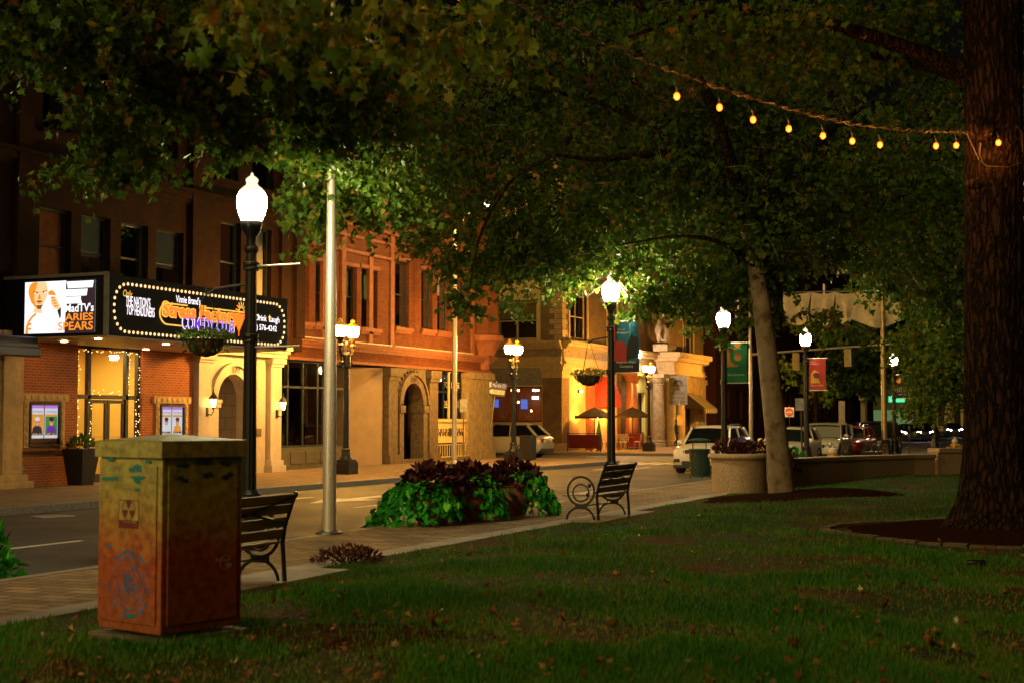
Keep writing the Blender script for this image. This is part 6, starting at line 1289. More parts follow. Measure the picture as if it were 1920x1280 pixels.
def leaves(name, m, parent, P, Dv, size, tm, upbias=.6, W=True, tint=None, seed=1):
    """P stalk points, Dv leaf directions (n,3); blades face roughly upward"""
    r_ = np.random.default_rng(seed); n = len(P); tv, tf = tm
    y = Dv/np.maximum(1e-6, np.linalg.norm(Dv, axis=1, keepdims=True)); up = r_.normal(0, 1, (n, 3)); up[:, 2] += upbias*2.2
    x = np.cross(y, up); x /= np.maximum(1e-6, np.linalg.norm(x, axis=1, keepdims=True)); z = np.cross(x, y)
    s = (size*r_.uniform(.5, 1.25, n))[:, None, None]; cl = r_.normal(1., 1.9, n)[:, None, None]
    V = (x[:, None, :]*tv[None, :, 0:1]+y[:, None, :]*tv[None, :, 1:2]+z[:, None, :]*tv[None, :, 2:3]*cl)*s + P[:, None, :]
    k = len(tv); F = (tf[None]+(np.arange(n)*k)[:, None, None]).reshape(-1, 3); V = V.reshape(-1, 3)
    off = np.zeros(3)
    if parent is not None and W:
        t = parent
        while t.parent: t = t.parent
        off = np.array(t.location)
    me = bpy.data.meshes.new(name); me.vertices.add(len(V)); me.vertices.foreach_set('co', (V-off).astype(np.float32).ravel())
    me.loops.add(len(F)*3); me.loops.foreach_set('vertex_index', F.ravel().astype(np.int32)); me.polygons.add(len(F)); me.polygons.foreach_set('loop_start', (np.arange(len(F))*3).astype(np.int32))
    if tint is None: tint = np.clip(r_.beta(2, 2.6, n)+.0*P[:, 2], 0, 1); tint[r_.random(n) < .02] = 1
    at = me.attributes.new('tint', 'FLOAT', 'FACE'); at.data.foreach_set('value', np.repeat(tint, len(tf)).astype(np.float32))
    me.update(calc_edges=True); me.validate(); me.materials.append(m); o = bpy.data.objects.new(name, me); COL.objects.link(o)
    if parent is not None: o.parent = parent; o['kind'] = 'stuff'
    return o
CLEAR = [(-11.15, LP[0].y, 4.9, .5), (-11.15, LP[3].y, 4.9, .62), (-11.15, LP[1].y, 4.88, .2), (-11.15, LP[2].y, 4.88, .3)]
def twigs(blobs, seed, per=11, lg=.55, droop=.5, dens=1.35):
    """blob: (centre, rx, ry(up), rz(depth), number of twigs): returns leaf points, directions and twig lines"""
    r_ = np.random.default_rng(seed); P = []; Dv = []; T = []
    for c, rx, ry, rz, n in blobs:
        for _ in range(int(n*dens)):
            v = r_.normal(0, 1, 3); v /= np.linalg.norm(v); v *= r_.random()**.45
            o = np.array(c)+np.array(RGT)*v[0]*rx+np.array(UP)*v[1]*ry+np.array(FWD)*v[2]*rz
            d = r_.normal(0, 1, 3); d[2] = d[2]*.4-droop; d /= np.linalg.norm(d); T.append((o, o+d*lg)); h = r_.uniform(.6, 1.2)
            m_ = max(3, int(per*h)); t = np.linspace(.05, 1, m_)
            q = o+d*lg*h*t[:, None]+r_.normal(0, .035, (m_, 3)); q[:, 2] -= .18*t**2*lg
            e = d[None]*.5+r_.normal(0, .75, (m_, 3)); e[:, 2] -= droop*1.1; P.append(q); Dv.append(e)
    P, Dv = np.concatenate(P), np.concatenate(Dv); E0 = np.array(EYE); Fv, Rv, Uv = np.array(FWD), np.array(RGT), np.array(UP)
    ok = np.ones(len(P), bool)     # keep the crown pruned clear of the lamps
    for lx, ly, lz2, rad in CLEAR:
        L3 = np.array((lx, ly, lz2)); ax = L3-E0; ln = np.linalg.norm(ax); ax /= ln; q = P-E0; t = q@ax; r3 = np.linalg.norm(q-t[:, None]*ax, axis=1); ok &= np.linalg.norm(P-L3, axis=1) > (1.25 if rad > .4 else .8); ok &= ~((t < ln+.4) & (t > ln-16) & (r3 < rad))
    return P[ok], Dv[ok], T
def twigmesh(T, parent, name, m, keep=.5, r0=.008):
    mb = MB()
    for o, e in T:
        if random.random() < keep: mb.tube([o, (o+e)/2+np.array([0, 0, .02]), e], [r0, r0*.7, r0*.3], 3)
    return tag(mb.build(name, m, parent, W=True), kind='stuff')
def trunkmesh(parent, paths, m, name='trunk', n=12, lump=.0):
    mb = MB()
    for pts, rad in paths:
        pts = [Vector(p) for p in pts]
        # smooth the path
        k = len(pts); t = np.linspace(0, k-1, (k-1)*5+1); A = np.array([tuple(p) for p in pts]); R_ = np.interp(t, range(k), rad)
        Q = np.stack([np.interp(t, range(k), A[:, i]) for i in range(3)], 1)
        for _ in range(3): Q[1:-1] = (Q[:-2]+2*Q[1:-1]+Q[2:])/4
        mb.tube([Vector(q) for q in Q], [float(x)*(1+lump*random.uniform(-1, 1)) for x in R_], n if max(rad) > .1 else 7)
    return mb.build(name, m, parent, W=True, smooth=70)
def Bl(px, py, dep, rxp, ryp, rz, n): s = dep/FPX; return (tuple(D(px, py, dep)), rxp*s, ryp*s, rz, n)

# ---- leaning plane tree in the middle
STAGE = 1
base = Vector((-7.05, 30.85, lz(-7.05, 30.85)-.05))
tm = thing('plane_tree', 'leaning plane tree with flaky tan bark on the lawn, its crown over the whole street', 'tree', base)
dM = (base-EYE).dot(FWD)
def Q(px, py, dd=0.): return D(px, py, dM+dd)
trunkmesh(tm, [([Q(1472, 950), Q(1466, 935), Q(1462, 880), Q(1452, 780), Q(1441, 680), Q(1428, 570), Q(1412, 470, .1), Q(1385, 380, .2)], [.38, .31, .265, .24, .225, .2, .17, .14])], PLANEB)
LIMBB = barkmat('dark_limb_bark', (.02, .013, .007), (.075, .05, .026), 9)
trunkmesh(tm, [([Q(1395, 410, .15), Q(1385, 380, .2), Q(1350, 310, .3), Q(1290, 285, .2), Q(1200, 290, -.3), Q(1120, 302, -1), Q(1040, 290, -1.8)], [.16, .15, .13, .1, .08, .06, .03]),
               ([Q(1420, 520), Q(1440, 420, .6), Q(1490, 320, 1.5), Q(1560, 240, 2.5), Q(1650, 180, 3.2)], [.15, .14, .12, .09, .04]),
               ([Q(1398, 420), Q(1370, 300, -1.2), Q(1330, 180, -2), Q(1260, 80, -2.6), Q(1150, -40, -3)], [.14, .13, .12, .1, .05]),
               ([Q(1290, 285, .2), Q(1220, 240, 1.2), Q(1130, 190, 2.5), Q(980, 160, 3.5), Q(840, 190, 4)], [.09, .08, .07, .055, .03]),
               ([Q(1418, 500), Q(1350, 450, -.8), Q(1270, 440, -1.6), Q(1160, 460, -2.2)], [.07, .05, .03, .012]),
               ([Q(1424, 520), Q(1500, 470, -.6), Q(1570, 500, -1), Q(1610, 560, -1.2)], [.04, .025, .015, .008]),
               ([Q(1040, 290, -1.8), Q(960, 330, -1.4), Q(900, 430, -1), Q(880, 540, -.9)], [.045, .04, .03, .015])], LIMBB, 'limbs')
bl = [Bl(1400, 400, 30.6, 110, 100, 1.1, 120), Bl(1290, 330, 30.6, 130, 80, 1.2, 110), Bl(1480, 320, 31, 130, 90, 1.2, 110), Bl(1430, 500, 31.4, 70, 50, .7, 44), Bl(1330, 230, 31, 130, 80, 1.2, 90), Bl(1420, 180, 32, 150, 80, 1.4, 90), Bl(950, 250, 34, 150, 130, 3.5, 230), Bl(1150, 330, 34, 170, 130, 3.5, 330), Bl(1000, 420, 33, 140, 95, 2.6, 240), Bl(1130, 470, 33, 130, 80, 2.4, 190), Bl(1260, 430, 34, 140, 110, 3, 230), Bl(1290, 535, 32.5, 110, 56, 1.6, 130), Bl(1215, 560, 32, 44, 30, .8, 24), Bl(1150, 545, 33.6, 30, 26, .6, 14),
      Bl(1340, 320, 34, 180, 130, 4, 230), Bl(1400, 480, 33, 90, 90, 2, 110), Bl(1350, 590, 32.5, 56, 22, .7, 28), Bl(1500, 400, 35, 150, 110, 3.5, 190), Bl(1620, 330, 35, 170, 130, 3.5, 210), Bl(1560, 470, 34, 70, 30, 1.2, 34), Bl(1550, 585, 32.5, 34, 14, .5, 9), Bl(1600, 615, 32.5, 40, 14, .5, 9), Bl(1700, 430, 36, 120, 110, 3, 140),
      Bl(830, 330, 35, 110, 100, 3, 150), Bl(800, 240, 35, 110, 110, 3, 120), Bl(1050, 190, 35, 200, 90, 4, 220), Bl(1300, 190, 36, 220, 90, 4, 200), Bl(930, 480, 32.6, 95, 50, 1.6, 90), Bl(878, 555, 32, 34, 50, .6, 22), Bl(962, 545, 32, 22, 44, .4, 11), Bl(1050, 500, 32.5, 90, 28, 1.2, 50), Bl(1000, 100, 36, 260, 70, 4, 150), Bl(980, 20, 32, 220, 60, 3, 150), Bl(1180, 60, 30, 180, 60, 3, 130), Bl(1450, 220, 36, 150, 90, 4, 120), Bl(850, 470, 32.4, 45, 45, 1., 24), Bl(1430, 570, 32.2, 40, 35, .8, 18), Bl(790, 430, 33.5, 60, 45, 1.4, 36)]
P, Dv, T = twigs(bl, 11, 12, .6, .45, 1.45); leaves('crown', LEAFB, tm, P, Dv, .13, template(PLANE), .5, seed=3); twigmesh(T, tm, 'twigs', PLANEB, .3, .01)
print('plane leaves', len(P))

# ---- street tree by the flagpole (bright leaves near the lamp)
b2x = Vector((-9.6, 8.4, .2))
tl_ = thing('maple_tree', 'maple with pointed leaves hanging from the top left, brightest near the nearest lamp globe', 'tree', b2x)
top_ = b2x+Vector((.2, .2, 3.6))
trunkmesh(tl_, [([b2x-Vector((0, 0, .1)), b2x+Vector((0, 0, .5)), top_], [.34, .26, .22]),
                ([top_, D(-700, -500, 10.5), D(-100, -600, 12), D(300, -250, 14), D(420, 30, 16.5), D(600, 150, 18.5), D(680, 250, 19.5)], [.16, .14, .11, .08, .06, .04, .02]),
                ([top_, D(-600, -400, 10.5), D(-150, -350, 12), D(120, -100, 13.5), D(200, 160, 14.5), D(220, 250, 14.6)], [.13, .1, .07, .04, .03, .012]),
                ([top_, D(-600, -700, 9), D(200, -600, 10), D(520, -260, 10), D(640, -40, 9.5), D(760, 40, 10.5)], [.12, .1, .07, .05, .03, .015]),
                ([D(420, 60, 16.5), D(450, 180, 16.6), D(480, 290, 16.8)], [.04, .03, .01])], BARK)
bl = [Bl(60, 60, 13.5, 120, 62, 1.2, 60), Bl(200, 60, 14, 130, 75, 1.6, 95), Bl(350, 70, 15, 130, 90, 1.8, 110), Bl(480, 90, 16, 120, 100, 2, 110), Bl(600, 120, 17, 120, 110, 2.2, 130), Bl(700, 180, 18.5, 120, 120, 2.4, 150), Bl(230, 215, 14.2, 75, 60, .8, 38), Bl(240, 280, 14.3, 62, 36, .6, 22), Bl(130, 300, 14.3, 55, 18, .4, 9), Bl(370, 160, 15, 80, 60, 1.2, 40),
      Bl(450, 230, 16.4, 70, 70, 1., 46), Bl(460, 295, 16.6, 46, 34, .6, 18), Bl(300, 150, 14.8, 60, 40, 1., 22), Bl(590, 280, 19.6, 62, 50, .9, 56), Bl(640, 320, 24, 90, 75, 1.3, 120), Bl(575, 370, 23.6, 42, 50, .8, 40), Bl(700, 380, 24, 70, 50, 1.2, 66), Bl(600, 420, 23.6, 28, 26, .4, 12), Bl(680, 270, 20.6, 50, 50, 1., 44), Bl(760, 300, 22, 90, 90, 1.8, 90), Bl(560, 220, 18, 80, 60, 1.4, 56), Bl(640, 240, 18.6, 90, 60, 1.6, 66), Bl(585, 455, 23.6, 18, 14, .3, 4)]
P, Dv, T = twigs(bl, 5, 12, .42, .75, 1.75); leaves('crown', LEAF, tl_, P, Dv, .1, template(MAPLE), .35, seed=8); twigmesh(T, tl_, 'twigs', BARK, .35, .006)
bl = [Bl(620, 20, 8.5, 180, 60, .9, 24), Bl(760, 40, 9.5, 160, 60, 1., 22), Bl(480, 10, 8.5, 120, 45, .8, 14), Bl(880, 60, 11, 120, 60, 1.1, 18)]
P, Dv, T = twigs(bl, 9, 9, .36, .75); leaves('low_spray', LEAF, tl_, P, Dv, .11, template(MAPLE), .35, seed=4, tint=np.clip(np.random.default_rng(3).beta(4, 2, len(P))*.95, 0, 1)); twigmesh(T, tl_, 'spray_twigs', BARK, .5, .004)

# ---- big trunk on the right
br = Vector((-1.85, 21.3, lz(-1.85, 21.3)-.05)); tb = thing('large_tree', 'massive tree at the right edge with deeply furrowed bark, string lights tied round it', 'tree', br)
dB = (br-EYE).dot(FWD)
def Qb(px, py, dd=0.): return D(px, py, dB+dd)
mb = MB()
# fluted trunk: rings with ribs, flaring at the foot
Zs = np.concatenate([np.linspace(0, 1.2, 10), np.linspace(1.3, 9, 90)]); n = 150; vs = []
cx0 = D(1866, 300, dB); ax = Vector((cx0.x-br.x, cx0.y-br.y, 0))
for z in Zs:
    R_ = .375+.42*math.exp(-z/.34)+.07*math.exp(-z/1.5)
    for i in range(n):
        a = 2*math.pi*i/n; rr_ = R_*(1+.03*math.sin(6*a+z*.7)+.05*math.exp(-z/.5)*math.sin(5*a+1)+.05*abs(math.sin(12*a+2.2*math.sin(z*1.1)))+.035*abs(math.sin(19*a+3*math.sin(z*.7)+1.7+z*.4))+random.uniform(-.012, .012))
        q = br+ax*(z/7.)+Vector((rr_*math.cos(a), rr_*math.sin(a), z)); vs.append(q)
mb.add(vs, [(j*n+i, j*n+(i+1) % n, (j+1)*n+(i+1) % n, (j+1)*n+i) for j in range(len(Zs)-1) for i in range(n)]); mb.build('trunk', BARK, tb, W=True, smooth=80)
trunkmesh(tb, [([Qb(1860, 150), Qb(1800, 128), Qb(1700, 90, -.3), Qb(1600, 58, -.7), Qb(1500, 30, -1.2), Qb(1400, 18, -1.8), Qb(1290, 30, -2.4), Qb(1180, 70, -3)], [.16, .13, .11, .095, .075, .06, .045, .02]),
               ([Qb(1860, 165), Qb(1790, 142, .3), Qb(1710, 118, .8), Qb(1620, 100, 1.5), Qb(1500, 110, 2)], [.1, .085, .07, .05, .02]),
               ([Qb(1870, -60), Qb(1920, -200, .4), Qb(2000, -330, .9)], [.3, .24, .15]), ([Qb(1862, -20), Qb(1760, -160, -.5), Qb(1600, -260, -1)], [.22, .15, .08]),
               ([Qb(1400, 18, -1.8), Qb(1330, 60, -1.6), Qb(1250, 90, -1.4)], [.035, .025, .01])], BARK, 'limbs')
mb = MB(); q = Qb(1838, 242, -.36); mb.ball(q, .16, 12, 9, (1.1, .6, 1.)); mb.build('burl', BARK, tb, W=True, smooth=70); mb = MB(); q = Qb(1828, 345, -.34); mb.ball(q, .1, 10, 8, (1.3, .6, .8)); mb.build('burl', BARK, tb, W=True, smooth=70)
bl = [Bl(1330, 70, 19, 110, 60, 1.3, 70), Bl(1450, 90, 20, 120, 60, 1.5, 80), Bl(1570, 110, 21, 120, 60, 1.6, 80), Bl(1690, 60, 22, 130, 80, 2, 90), Bl(1420, 20, 18.5, 160, 40, 1.4, 60), Bl(1250, 40, 18, 100, 50, 1.2, 44), Bl(1600, 10, 21, 180, 50, 2, 80), Bl(1740, 160, 24, 70, 50, 1.4, 36), Bl(1900, 60, 24, 70, 120, 2, 30)]
P, Dv, T = twigs(bl, 21, 11, .42, .6, 1.6); leaves('crown', LEAF, tb, P, Dv, .1, template(MAPLE), .35, seed=13); twigmesh(T, tb, 'twigs', BARK, .35, .006)

# ---- trees beyond the lamps on the right
def far_tree(px, base_d, X, H, blobs, name, lab, size, seed, X_=None, th=.16, limbs=True):
    b = Vector((X, PX(px, YH, X).y, .1)); t = thing(name, lab, 'tree', b, 0, 'trees along the far end of the near sidewalk'); dd = (b-EYE).dot(FWD)
    tops = [Vector(c[0]) for c in blobs]
    fork = b+Vector((0, 0, H)); trunkmesh(t, [([b-Vector((0, 0, .1)), b+Vector((0, 0, H*.5)), fork], [th*1.3, th, th*.9])]+[([fork, (fork+q)/2+Vector((0, 0, .3)), q], [th*.5, th*.28, th*.08]) for q in tops if limbs], BARK)
    P, Dv, T = twigs(blobs, seed, 9, .7, .4); leaves('crown', LEAFB, t, P, Dv, size, template(PLANE), .5, seed=seed); return t
far_tree(1632, 0, -22.6, 3.6, [Bl(1590, 640, 118, 60, 50, 3.4, 170), Bl(1640, 690, 120, 50, 50, 3, 130), Bl(1555, 705, 122, 40, 46, 3, 90), Bl(1600, 575, 122, 80, 40, 4, 130), Bl(1660, 620, 122, 60, 60, 3.4, 110), Bl(1600, 715, 118, 50, 26, 2.6, 70)], 'street_tree', 'leafy street tree lit green behind the red banner and the clear globe', .34, 31, th=.3)
far_tree(1812, 0, -6.9, 3.2, [Bl(1740, 700, 62, 50, 50, 1.7, 130), Bl(1790, 680, 63, 60, 70, 2, 150), Bl(1720, 760, 61, 40, 26, 1.2, 50), Bl(1780, 750, 62, 40, 30, 1.3, 60), Bl(1700, 650, 64, 40, 50, 1.6, 80), Bl(1760, 610, 65, 70, 60, 2.2, 130)], 'street_tree', 'small rounded street tree left of the big trunk, hiding the farthest lamp globe', .17, 37, th=.1)
far_tree(1868, 0, -1.9, 4, [Bl(1700, 470, 40, 120, 90, 3, 260), Bl(1780, 540, 41, 70, 70, 2.4, 170), Bl(1730, 560, 44, 44, 30, 2, 40), Bl(1590, 415, 43, 110, 45, 3, 130), Bl(1740, 380, 40, 140, 90, 3, 220), Bl(1600, 330, 42, 130, 80, 3, 160), Bl(1880, 420, 40, 70, 120, 3, 90), Bl(1790, 640, 42, 36, 30, 1.4, 30), Bl(1720, 250, 40, 150, 90, 3, 170)], 'park_tree', 'tall dark tree behind the big trunk, its foliage filling the upper right', .17, 41, th=.24, limbs=False)
far_tree(1950, 0, -3.4, 4, [Bl(1900, 480, 55, 60, 200, 4, 130), Bl(1930, 700, 50, 40, 90, 2, 60), Bl(1850, 250, 56, 120, 120, 4, 150)], 'street_tree', 'dark tree showing as a narrow strip right of the big trunk', .2, 43, th=.2)
far_tree(1530, 0, -21.8, 4, [Bl(1530, 600, 105, 50, 40, 3, 90), Bl(1480, 690, 104, 30, 30, 2, 40), Bl(1535, 720, 106, 36, 40, 3, 70)], 'street_tree', 'dark tree on the far sidewalk behind the do-not-enter sign', .26, 47, th=.16)

# ---------------------------------------------------------------- pots, baskets, shrubs
def mound(c, r, n, kind, parent, name, m, size, tmpl, droop, seed, zc=0., inner=.5, W=False):
    r_ = np.random.default_rng(seed); v = r_.normal(0, 1, (n, 3)); v /= np.linalg.norm(v, axis=1, keepdims=True); v[:, 2] = np.abs(v[:, 2]) if zc else v[:, 2]
    q = v*r_.uniform(inner, 1.08, (n, 1))**.5*np.array(r)+np.array(c); d = v*.8+r_.normal(0, .35, (n, 3)); d[:, 2] -= droop
    return leaves(name, m, parent, q, d, size, tmpl, .9, W=W, seed=seed, tint=np.clip(r_.beta(2, 2.5, n), 0, 1))
HT, LT = template(HEART, .2), template(LANCE, .2)
def cascade(parent, name, spec, seed, W=False):
    """trailing vine: (angle, top radius, reach, length, number) fans that spill over the rim and hang to the ground"""
    r_ = np.random.default_rng(seed); P = []; Dd = []
    for ang, r0, reach, z0, z1, n in spec:
        for _ in range(n):
            a = ang+r_.normal(0, .38); t = r_.random(); rr_ = r0+reach*math.sin(t*math.pi/2)*r_.uniform(.75, 1.05); z = z0+(z1-z0)*t**1.3+.12*math.sin(math.pi*min(1, t*2))*.6
            P.append((rr_*math.cos(a), rr_*math.sin(a), z+r_.normal(0, .02))); Dd.append((math.cos(a)*.6+r_.normal(0, .3), math.sin(a)*.6+r_.normal(0, .3), -.7+r_.normal(0, .25)))
    return leaves(name, VINE, parent, np.array(P), np.array(Dd), .125, HT, .7, W=W, seed=seed)
TCP = mat('terracotta_pot', (.28, .1, .045), .8, var=.25, sc=5, bmp=.2)
camA = math.atan2(-1, .42)   # direction of the viewer seen from the pots
labs = ['terracotta pot of red coleus and trailing green vines, nearest the thick silver pole', 'middle terracotta pot of dark coleus and green vines between the other two pots', 'terracotta pot with a round skirt of green vines, nearest the second bench']
for k, px in enumerate((812, 880, 962)):
    p = onX(px, (-10.9, -10.75, -10.7)[k], .155); t = thing('flower_pot', labs[k], 'flower pot', p, 0, 'large flower pots at the near kerb')
    mb = MB(); mb.lathe([(.24, 0), (.25, .04), (.34, .25), (.385, .42), (.36, .5), (.41, .52), (.42, .58), (.39, .6), (.34, .58), (.33, .53)], n=32); mb.build('pot', TCP, t, smooth=50)
    mb = MB(); mb.lathe([(.34, .5), (.33, .55)], n=20); mb.build('soil', MULCH, t)
    mound((0, 0, .55), (.5, .5, .44), 430, 0, t, 'coleus', COLEUS, .12, template(HEART, .25), .1, 60+k, zc=1, inner=.25)
    sp = [[(camA-.95, .3, .62, .7, .03, 190), (camA-1.6, .3, .8, .66, .0, 150), (camA+.5, .3, .24, .68, .16, 110), (camA-.35, .3, .42, .62, .06, 110), (camA+3, .3, .4, .62, .1, 80)],
          [(camA-.6, .3, .24, .68, .06, 110), (camA+.9, .3, .35, .78, .05, 150), (camA+1.6, .3, .3, .74, .1, 70), (camA+3, .3, .4, .62, .1, 60)],
          [(camA+.9, .3, .5, .75, .04, 160), (camA+1.5, .3, .55, .74, .02, 160), (camA-.7, .3, .2, .72, .2, 60), (camA+3, .3, .4, .62, .1, 60)]][k]
    cascade(t, 'vine', sp, 70+k)
# hanging baskets
LINER = mat('coir_liner', (.1, .06, .03), .95, var=.4, sc=20, bmp=.5)
def basket(lamp_p, off, z, r, lab, seed, armz):
    c = lamp_p+off; c.z = z; t = thing('hanging_basket', lab, 'hanging basket', c, 0, 'flower baskets hung from acorn lamps')
    mb = MB(); mb.lathe([(.02, -r*.82), (r*.45, -r*.74), (r*.8, -r*.45), (r*.98, 0), (r*.92, 0)], n=24); mb.build('bowl', LINER, t, smooth=60)
    mb = MB()
    for i in range(12): a = 2*math.pi*i/12; mb.tube([(r*1.0*math.cos(a), r*1.0*math.sin(a), 0), (r*.84*math.cos(a), r*.84*math.sin(a), -r*.45), (r*.47*math.cos(a), r*.47*math.sin(a), -r*.76), (0, 0, -r*.86)], .006, 4)
    mb.tube([(r*1.01*math.cos(2*math.pi*i/24), r*1.01*math.sin(2*math.pi*i/24), 0) for i in range(24)], .009, 5, True); mb.build('wire_frame', BLACK, t)
    ha = armz-z
    for i in range(3): a = 2*math.pi*i/3+.4; mb = MB(); mb.tube([(r*math.cos(a), r*math.sin(a), 0), (0, 0, ha)], .006, 4); mb.build('chain', BLACK, t)
    mound((0, 0, .02), (r*1.4, r*1.4, r*.42), 300, 0, t, 'plant', LEAFB, .07, LT, .1, seed, zc=1, inner=.3)
    P = []; Dd = []; r_ = np.random.default_rng(seed)
    for _ in range(150):
        a = r_.uniform(0, 6.28); q = r*(1.02+.12*r_.random()); P.append((q*math.cos(a), q*math.sin(a), .06-r*.75*r_.random()**1.8)); Dd.append((math.cos(a)*.4, math.sin(a)*.4, -1))
    leaves('trailing_stems', LEAFB, t, np.array(P), np.array(Dd), .06, LT, .3, W=False, seed=seed)
    return c
aA, aB = LP[0], LP[1]
for lampp, lamp_o, off, z, r, lab, sd, az in ((aA, lamps_objs[0], RV*(-.62), 3.0, .27, 'hanging flower basket in front of the marquee, left of the nearest lamp', 81, 3.72), (aB, lamps_objs[1], RV*(-.52), 2.93, .28, 'hanging flower basket before the glowing cafe wall, left of the second lamp', 83, 3.78)):
    c = basket(lampp, Vector(off), z, r, lab, sd, az)
    h = c-lampp; zz = az-.15; mb = MB(); mb.tube([(0, 0, zz+.05), tuple(Vector((h.x*.4, h.y*.4, zz+.02))), tuple(Vector((h.x*.8, h.y*.8, zz-.02))), tuple(Vector((h.x, h.y, zz-.1)))], .018, 6); mb.build('basket_arm', BLACK, lamp_o)
# shrubs
def shrub(name, lab, c, r, n, m, size, tmpl, seed, grp=None):
    t = thing(name, lab, 'shrub', c, 0, grp); mound((0, 0, 0), r, n, 0, t, 'foliage', m, size, tmpl, -.2, seed, zc=1, inner=.15)
    mb = MB()
    for i in range(9): a = i*.7; mb.tube([(0, 0, -.05), (r[0]*.5*math.cos(a), r[1]*.5*math.sin(a), r[2]*.5), (r[0]*.8*math.cos(a), r[1]*.8*math.sin(a), r[2]*.85)], [.015, .01, .004], 4)
    mb.build('stems', BARK, t); return t
for k, (dx, dy) in enumerate(((-.34, -.1), (.05, -.2), (.38, 0))):
    q = pc+RV*dx+FV*dy; shrub('coleus_plant', ['dark red coleus at the left of the round planter', 'dark red coleus in the middle of the round planter', 'dark red coleus at the right of the round planter, by the mailbox'][k], Vector((q.x, q.y, 1.03)), (.3, .3, .36), 230, COLEUS, .13, LT, 90+k, 'coleus in the round planter')
q = onX(1435, -8.9, .5); shrub('coleus_plant', 'larger dark red shrub behind the leaning trunk, over the granite wall', Vector((q.x+.3, q.y, .55)), (.5, .5, .75), 380, COLEUS, .14, LT, 95)
q = onX(1489, -8.6, .2); shrub('green_shrub', 'small bright green shrub peeping over the wall right of the leaning trunk', Vector((q.x, q.y, .5)), (.35, .35, .62), 260, VINE, .1, HT, 97)
q = G(652, 1052, .16); shrub('red_shrub', 'low reddish shrub at the lawn corner beside the first bench', q, (.4, .45, .17), 700, leafmat('red_shrub_leaf', [(0, (.05, .015, .012)), (.7, (.14, .045, .03)), (1., (.22, .08, .05))], .1), .06, LT, 98)
q = G(-8, 1076, .16); shrub('green_shrub', 'green vine foliage cut by the left edge at the near kerb', Vector((q.x-.25, q.y, .1)), (.42, .42, .62), 330, VINE, .11, HT, 99)
mound((0, 0, .98), (.34, .34, .32), 260, 0, TALLP, 'greenery', LEAFB, .12, LT, -.3, 101, zc=1, inner=.2)

# ---------------------------------------------------------------- string lights
CORD = mat('twisted_cord', (.05, .03, .02), .6); 
STRB = emit('string_bulb', (1., .07, .004), 5.5); DEADB = glass('dead_bulb', (.8, .7, .6))
sl_ = thing('string_lights', 'string of orange bulbs on a twisted cord from the big trunk up into the leaves', 'string lights', Qb(1700, 246))
cp = [(1860, 252, -.42), (1813, 248, -.3), (1760, 247, -.4), (1700, 245, -.6), (1600, 233, -1.1), (1500, 210, -1.8), (1400, 181, -2.7), (1300, 148, -3.8), (1210, 116, -4.8), (1100, 68, -6), (1000, 24, -7), (880, -40, -8.3), (700, -130, -10), (420, -240, -12)]
pts = [Qb(*c) for c in cp]; t_ = np.linspace(0, len(pts)-1, 320); A = np.array([tuple(p) for p in pts]); cq = np.stack([np.interp(t_, range(len(pts)), A[:, i]) for i in range(3)], 1)
mb = MB(); mb.tube([Vector(q) for q in cq], .008, 5)
for ph in (0, math.pi):
    mb.tube([Vector(q)+UP*(.028*math.sin(i*.55+ph)*(.4+.6*abs(math.sin(i*.07))))+FWD*(.02*math.cos(i*.55+ph)) for i, q in enumerate(cq)], .006, 4)
cord = mb.build('cord', CORD, sl_, W=True)
bulbs = [(1269, 181, 1), (1349, 202, 1), (1412, 225, 1), (1479, 242, 1), (1543, 255, 1), (1598, 265, 1), (1650, 272, 1), (1703, 270, 0), (1755, 274, 1), (1793, 273, 1), (1190, 153, 0), (1095, 117, 0), (1000, 74, 0), (860, -10, 1), (740, -60, 1), (600, -120, 1), (470, -170, 1), (1872, 268, 1), (1917, 345, 1), (1919, 376, 1), (1921, 410, 1)]
for px, py, on in bulbs:
    dd = float(np.interp(px, [c[0] for c in cp][::-1], [c[2] for c in cp][::-1])); dd = -.5 if px == 1872 else dd
    if px > 1900: dd = -.1
    c = Qb(px, py, dd); top = Qb(px-3, py-20, dd)
    if on and px < 1910:
        pl = bpy.data.lights.new('bulb_light', 'POINT'); pl.energy = 6; pl.color = (1, .36, .06); pl.shadow_soft_size = .03; po = bpy.data.objects.new('bulb_light', pl); COL.objects.link(po); po.parent = sl_; po.location = c-FWD*.06+Vector((0, 0, -.03))-sl_.location
    mb = MB(); mb.ball(c, .038, 12, 8, (.95, .95, 1.15)); b_ = mb.build('bulb', STRB if on else DEADB, sl_, W=True, smooth=80)
    mb = MB(); mb.tube([c+Vector((0, 0, .035)), c+Vector((0, 0, .09)), top], [.016, .014, .004], 6); mb.build('socket', BLACK, sl_, W=True)
mb = MB(); mb.tube([Qb(1813, 250, -.42), Qb(1835, 300, -.46), Qb(1850, 312, -.47), Qb(1890, 314, -.45), Qb(1915, 305, -.3)], .009, 5); mb.tube([Qb(1838, 268, -.44), Qb(1836, 290, -.45), Qb(1842, 305, -.46)], .012, 5); mb.tube([Qb(1905, 235, -.3), Qb(1917, 250, -.25), Qb(1918, 300, -.2), Qb(1921, 430, -.1)], .009, 5); mb.build('tie_cord', CORD, sl_, W=True)

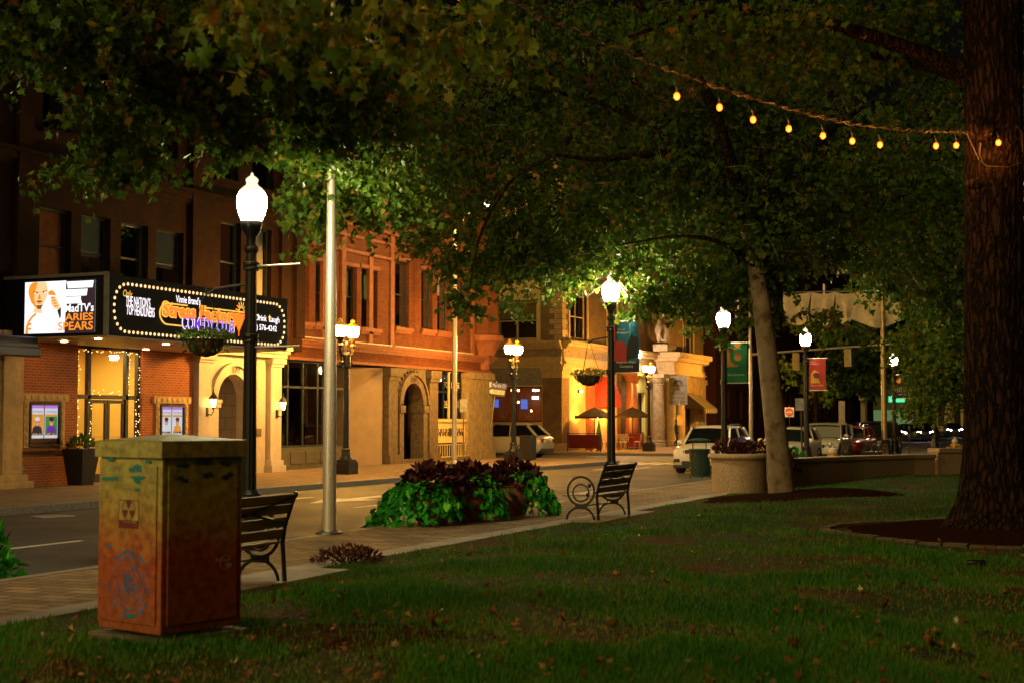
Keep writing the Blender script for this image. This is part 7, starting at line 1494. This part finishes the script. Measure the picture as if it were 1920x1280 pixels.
# ---------------------------------------------------------------- grass blades and fallen leaves
def in_view(n, r_, z=.3):
    px = r_.uniform(-40, 1960, n); py = 1290-(1290-880)*r_.random(n)**1.0; return px, py
r_ = np.random.default_rng(77); N = 230000
px, py = r_.uniform(-60, 1980, N), 1310-425*r_.random(N)**1.25
d = np.array(FWD)[None]+np.array(RGT)[None]*((px-960)/FPX)[:, None]+np.array(UP)[None]*((640-py)/FPX)[:, None]
g = np.array(EYE)[None]+d*((.3-CZ)/d[:, 2])[:, None]
wy = np.interp(g[:, 0], [p[0] for p in WALLP], [p[1] for p in WALLP])
ok = (g[:, 0] > XL+.02) & (g[:, 1] < np.where(g[:, 0] < -8.75, 35, wy-.25)) & (g[:, 0] < 30)
pads = (g[:, 0] < XL+.6) & (((g[:, 1] > 11.15) & (g[:, 1] < 14.65)) | ((g[:, 1] > 22.85) & (g[:, 1] < 26.25)))
for bx, by, br_ in ((-6.75, 30.7, 2.2), (-1.9, 21.2, 2.3), (-.6, 36.5, 2.3)): ok &= np.hypot(g[:, 0]-bx, g[:, 1]-by) > br_*r_.uniform(.92, 1.05, N)
ok &= ~pads; ok &= (np.hypot((g[:, 0]+5.4)/1.1, (g[:, 1]-9.2)/.75) > r_.uniform(.7, 1.25, N)) | (r_.random(N) < .12); g = g[ok]; n = len(g)
def patch(x, y): return np.sin(x*1.7+1.3*np.sin(y*1.1))+np.sin(y*2.3+.7*np.sin(x*2.9))+.6*np.sin(x*5.1+y*4.3)
pv = patch(g[:, 0], g[:, 1]); keep = (pv > -.75) | (r_.random(n) < .2); g = g[keep]; pv = pv[keep]; n = len(g)
gz = np.array([lz(float(x), float(y)) for x, y in g[:, :2]])
hgt = r_.uniform(.025, .065, n)*(1+.25*np.clip(pv, -1, 1)); a = r_.uniform(0, 2*np.pi, n); lean = r_.uniform(.1, .9, n); wd = r_.uniform(.0025, .005, n)*(1+np.hypot(g[:, 0], g[:, 1])/18)
b0 = np.stack([g[:, 0], g[:, 1], gz-.005], 1); sd_ = np.stack([-np.sin(a), np.cos(a), 0*a], 1)*wd[:, None]; dr_ = np.stack([np.cos(a), np.sin(a), 0*a], 1)
tip = b0+dr_*(hgt*lean)[:, None]+np.array([0, 0, 1.])[None]*hgt[:, None]
V = np.stack([b0-sd_, b0+sd_, tip], 1).reshape(-1, 3); me = bpy.data.meshes.new('grass'); me.vertices.add(3*n); me.vertices.foreach_set('co', V.astype(np.float32).ravel()); me.loops.add(3*n); me.loops.foreach_set('vertex_index', np.arange(3*n, dtype=np.int32)); me.polygons.add(n); me.polygons.foreach_set('loop_start', (np.arange(n)*3).astype(np.int32))
at = me.attributes.new('tint', 'FLOAT', 'FACE'); at.data.foreach_set('value', np.clip(.5-.2*pv+r_.normal(0, .2, n), 0, 1).astype(np.float32)); me.update(calc_edges=True); me.materials.append(GRASSM)
go = bpy.data.objects.new('grass', me); COL.objects.link(go); tag(go, 'short dark green lawn grass with worn brown patches', 'grass', kind='stuff')
print('grass', n)
N = 1300; px, py = r_.uniform(-60, 1980, N), 1300-400*r_.random(N)**1.1
P = []; Dd = []
for x, y in zip(px, py):
    q = G(x, y, .3)
    if q.x < XL+.1 or q.y > (35 if q.x < -8.75 else wally(q.x)-.3) or (q.x < XL+.6 and (11.1 < q.y < 14.7 or 22.8 < q.y < 26.3)): continue
    if random.random() < .45 and math.hypot(q.x, q.y) > 12: continue
    P.append((q.x, q.y, lz(q.x, q.y)+random.uniform(.02, .05))); Dd.append((random.gauss(0, 1), random.gauss(0, 1), random.gauss(0, .25)))
P = P[:520]; Dd = Dd[:520]
lo_ = leaves('fallen_leaves', LITTER, None, np.array(P), np.array(Dd), .062, template(MAPLE, .35), 1.2, W=False, seed=5); tag(lo_, 'brown and yellow fallen leaves scattered over the dark lawn', 'fallen leaves', kind='stuff')
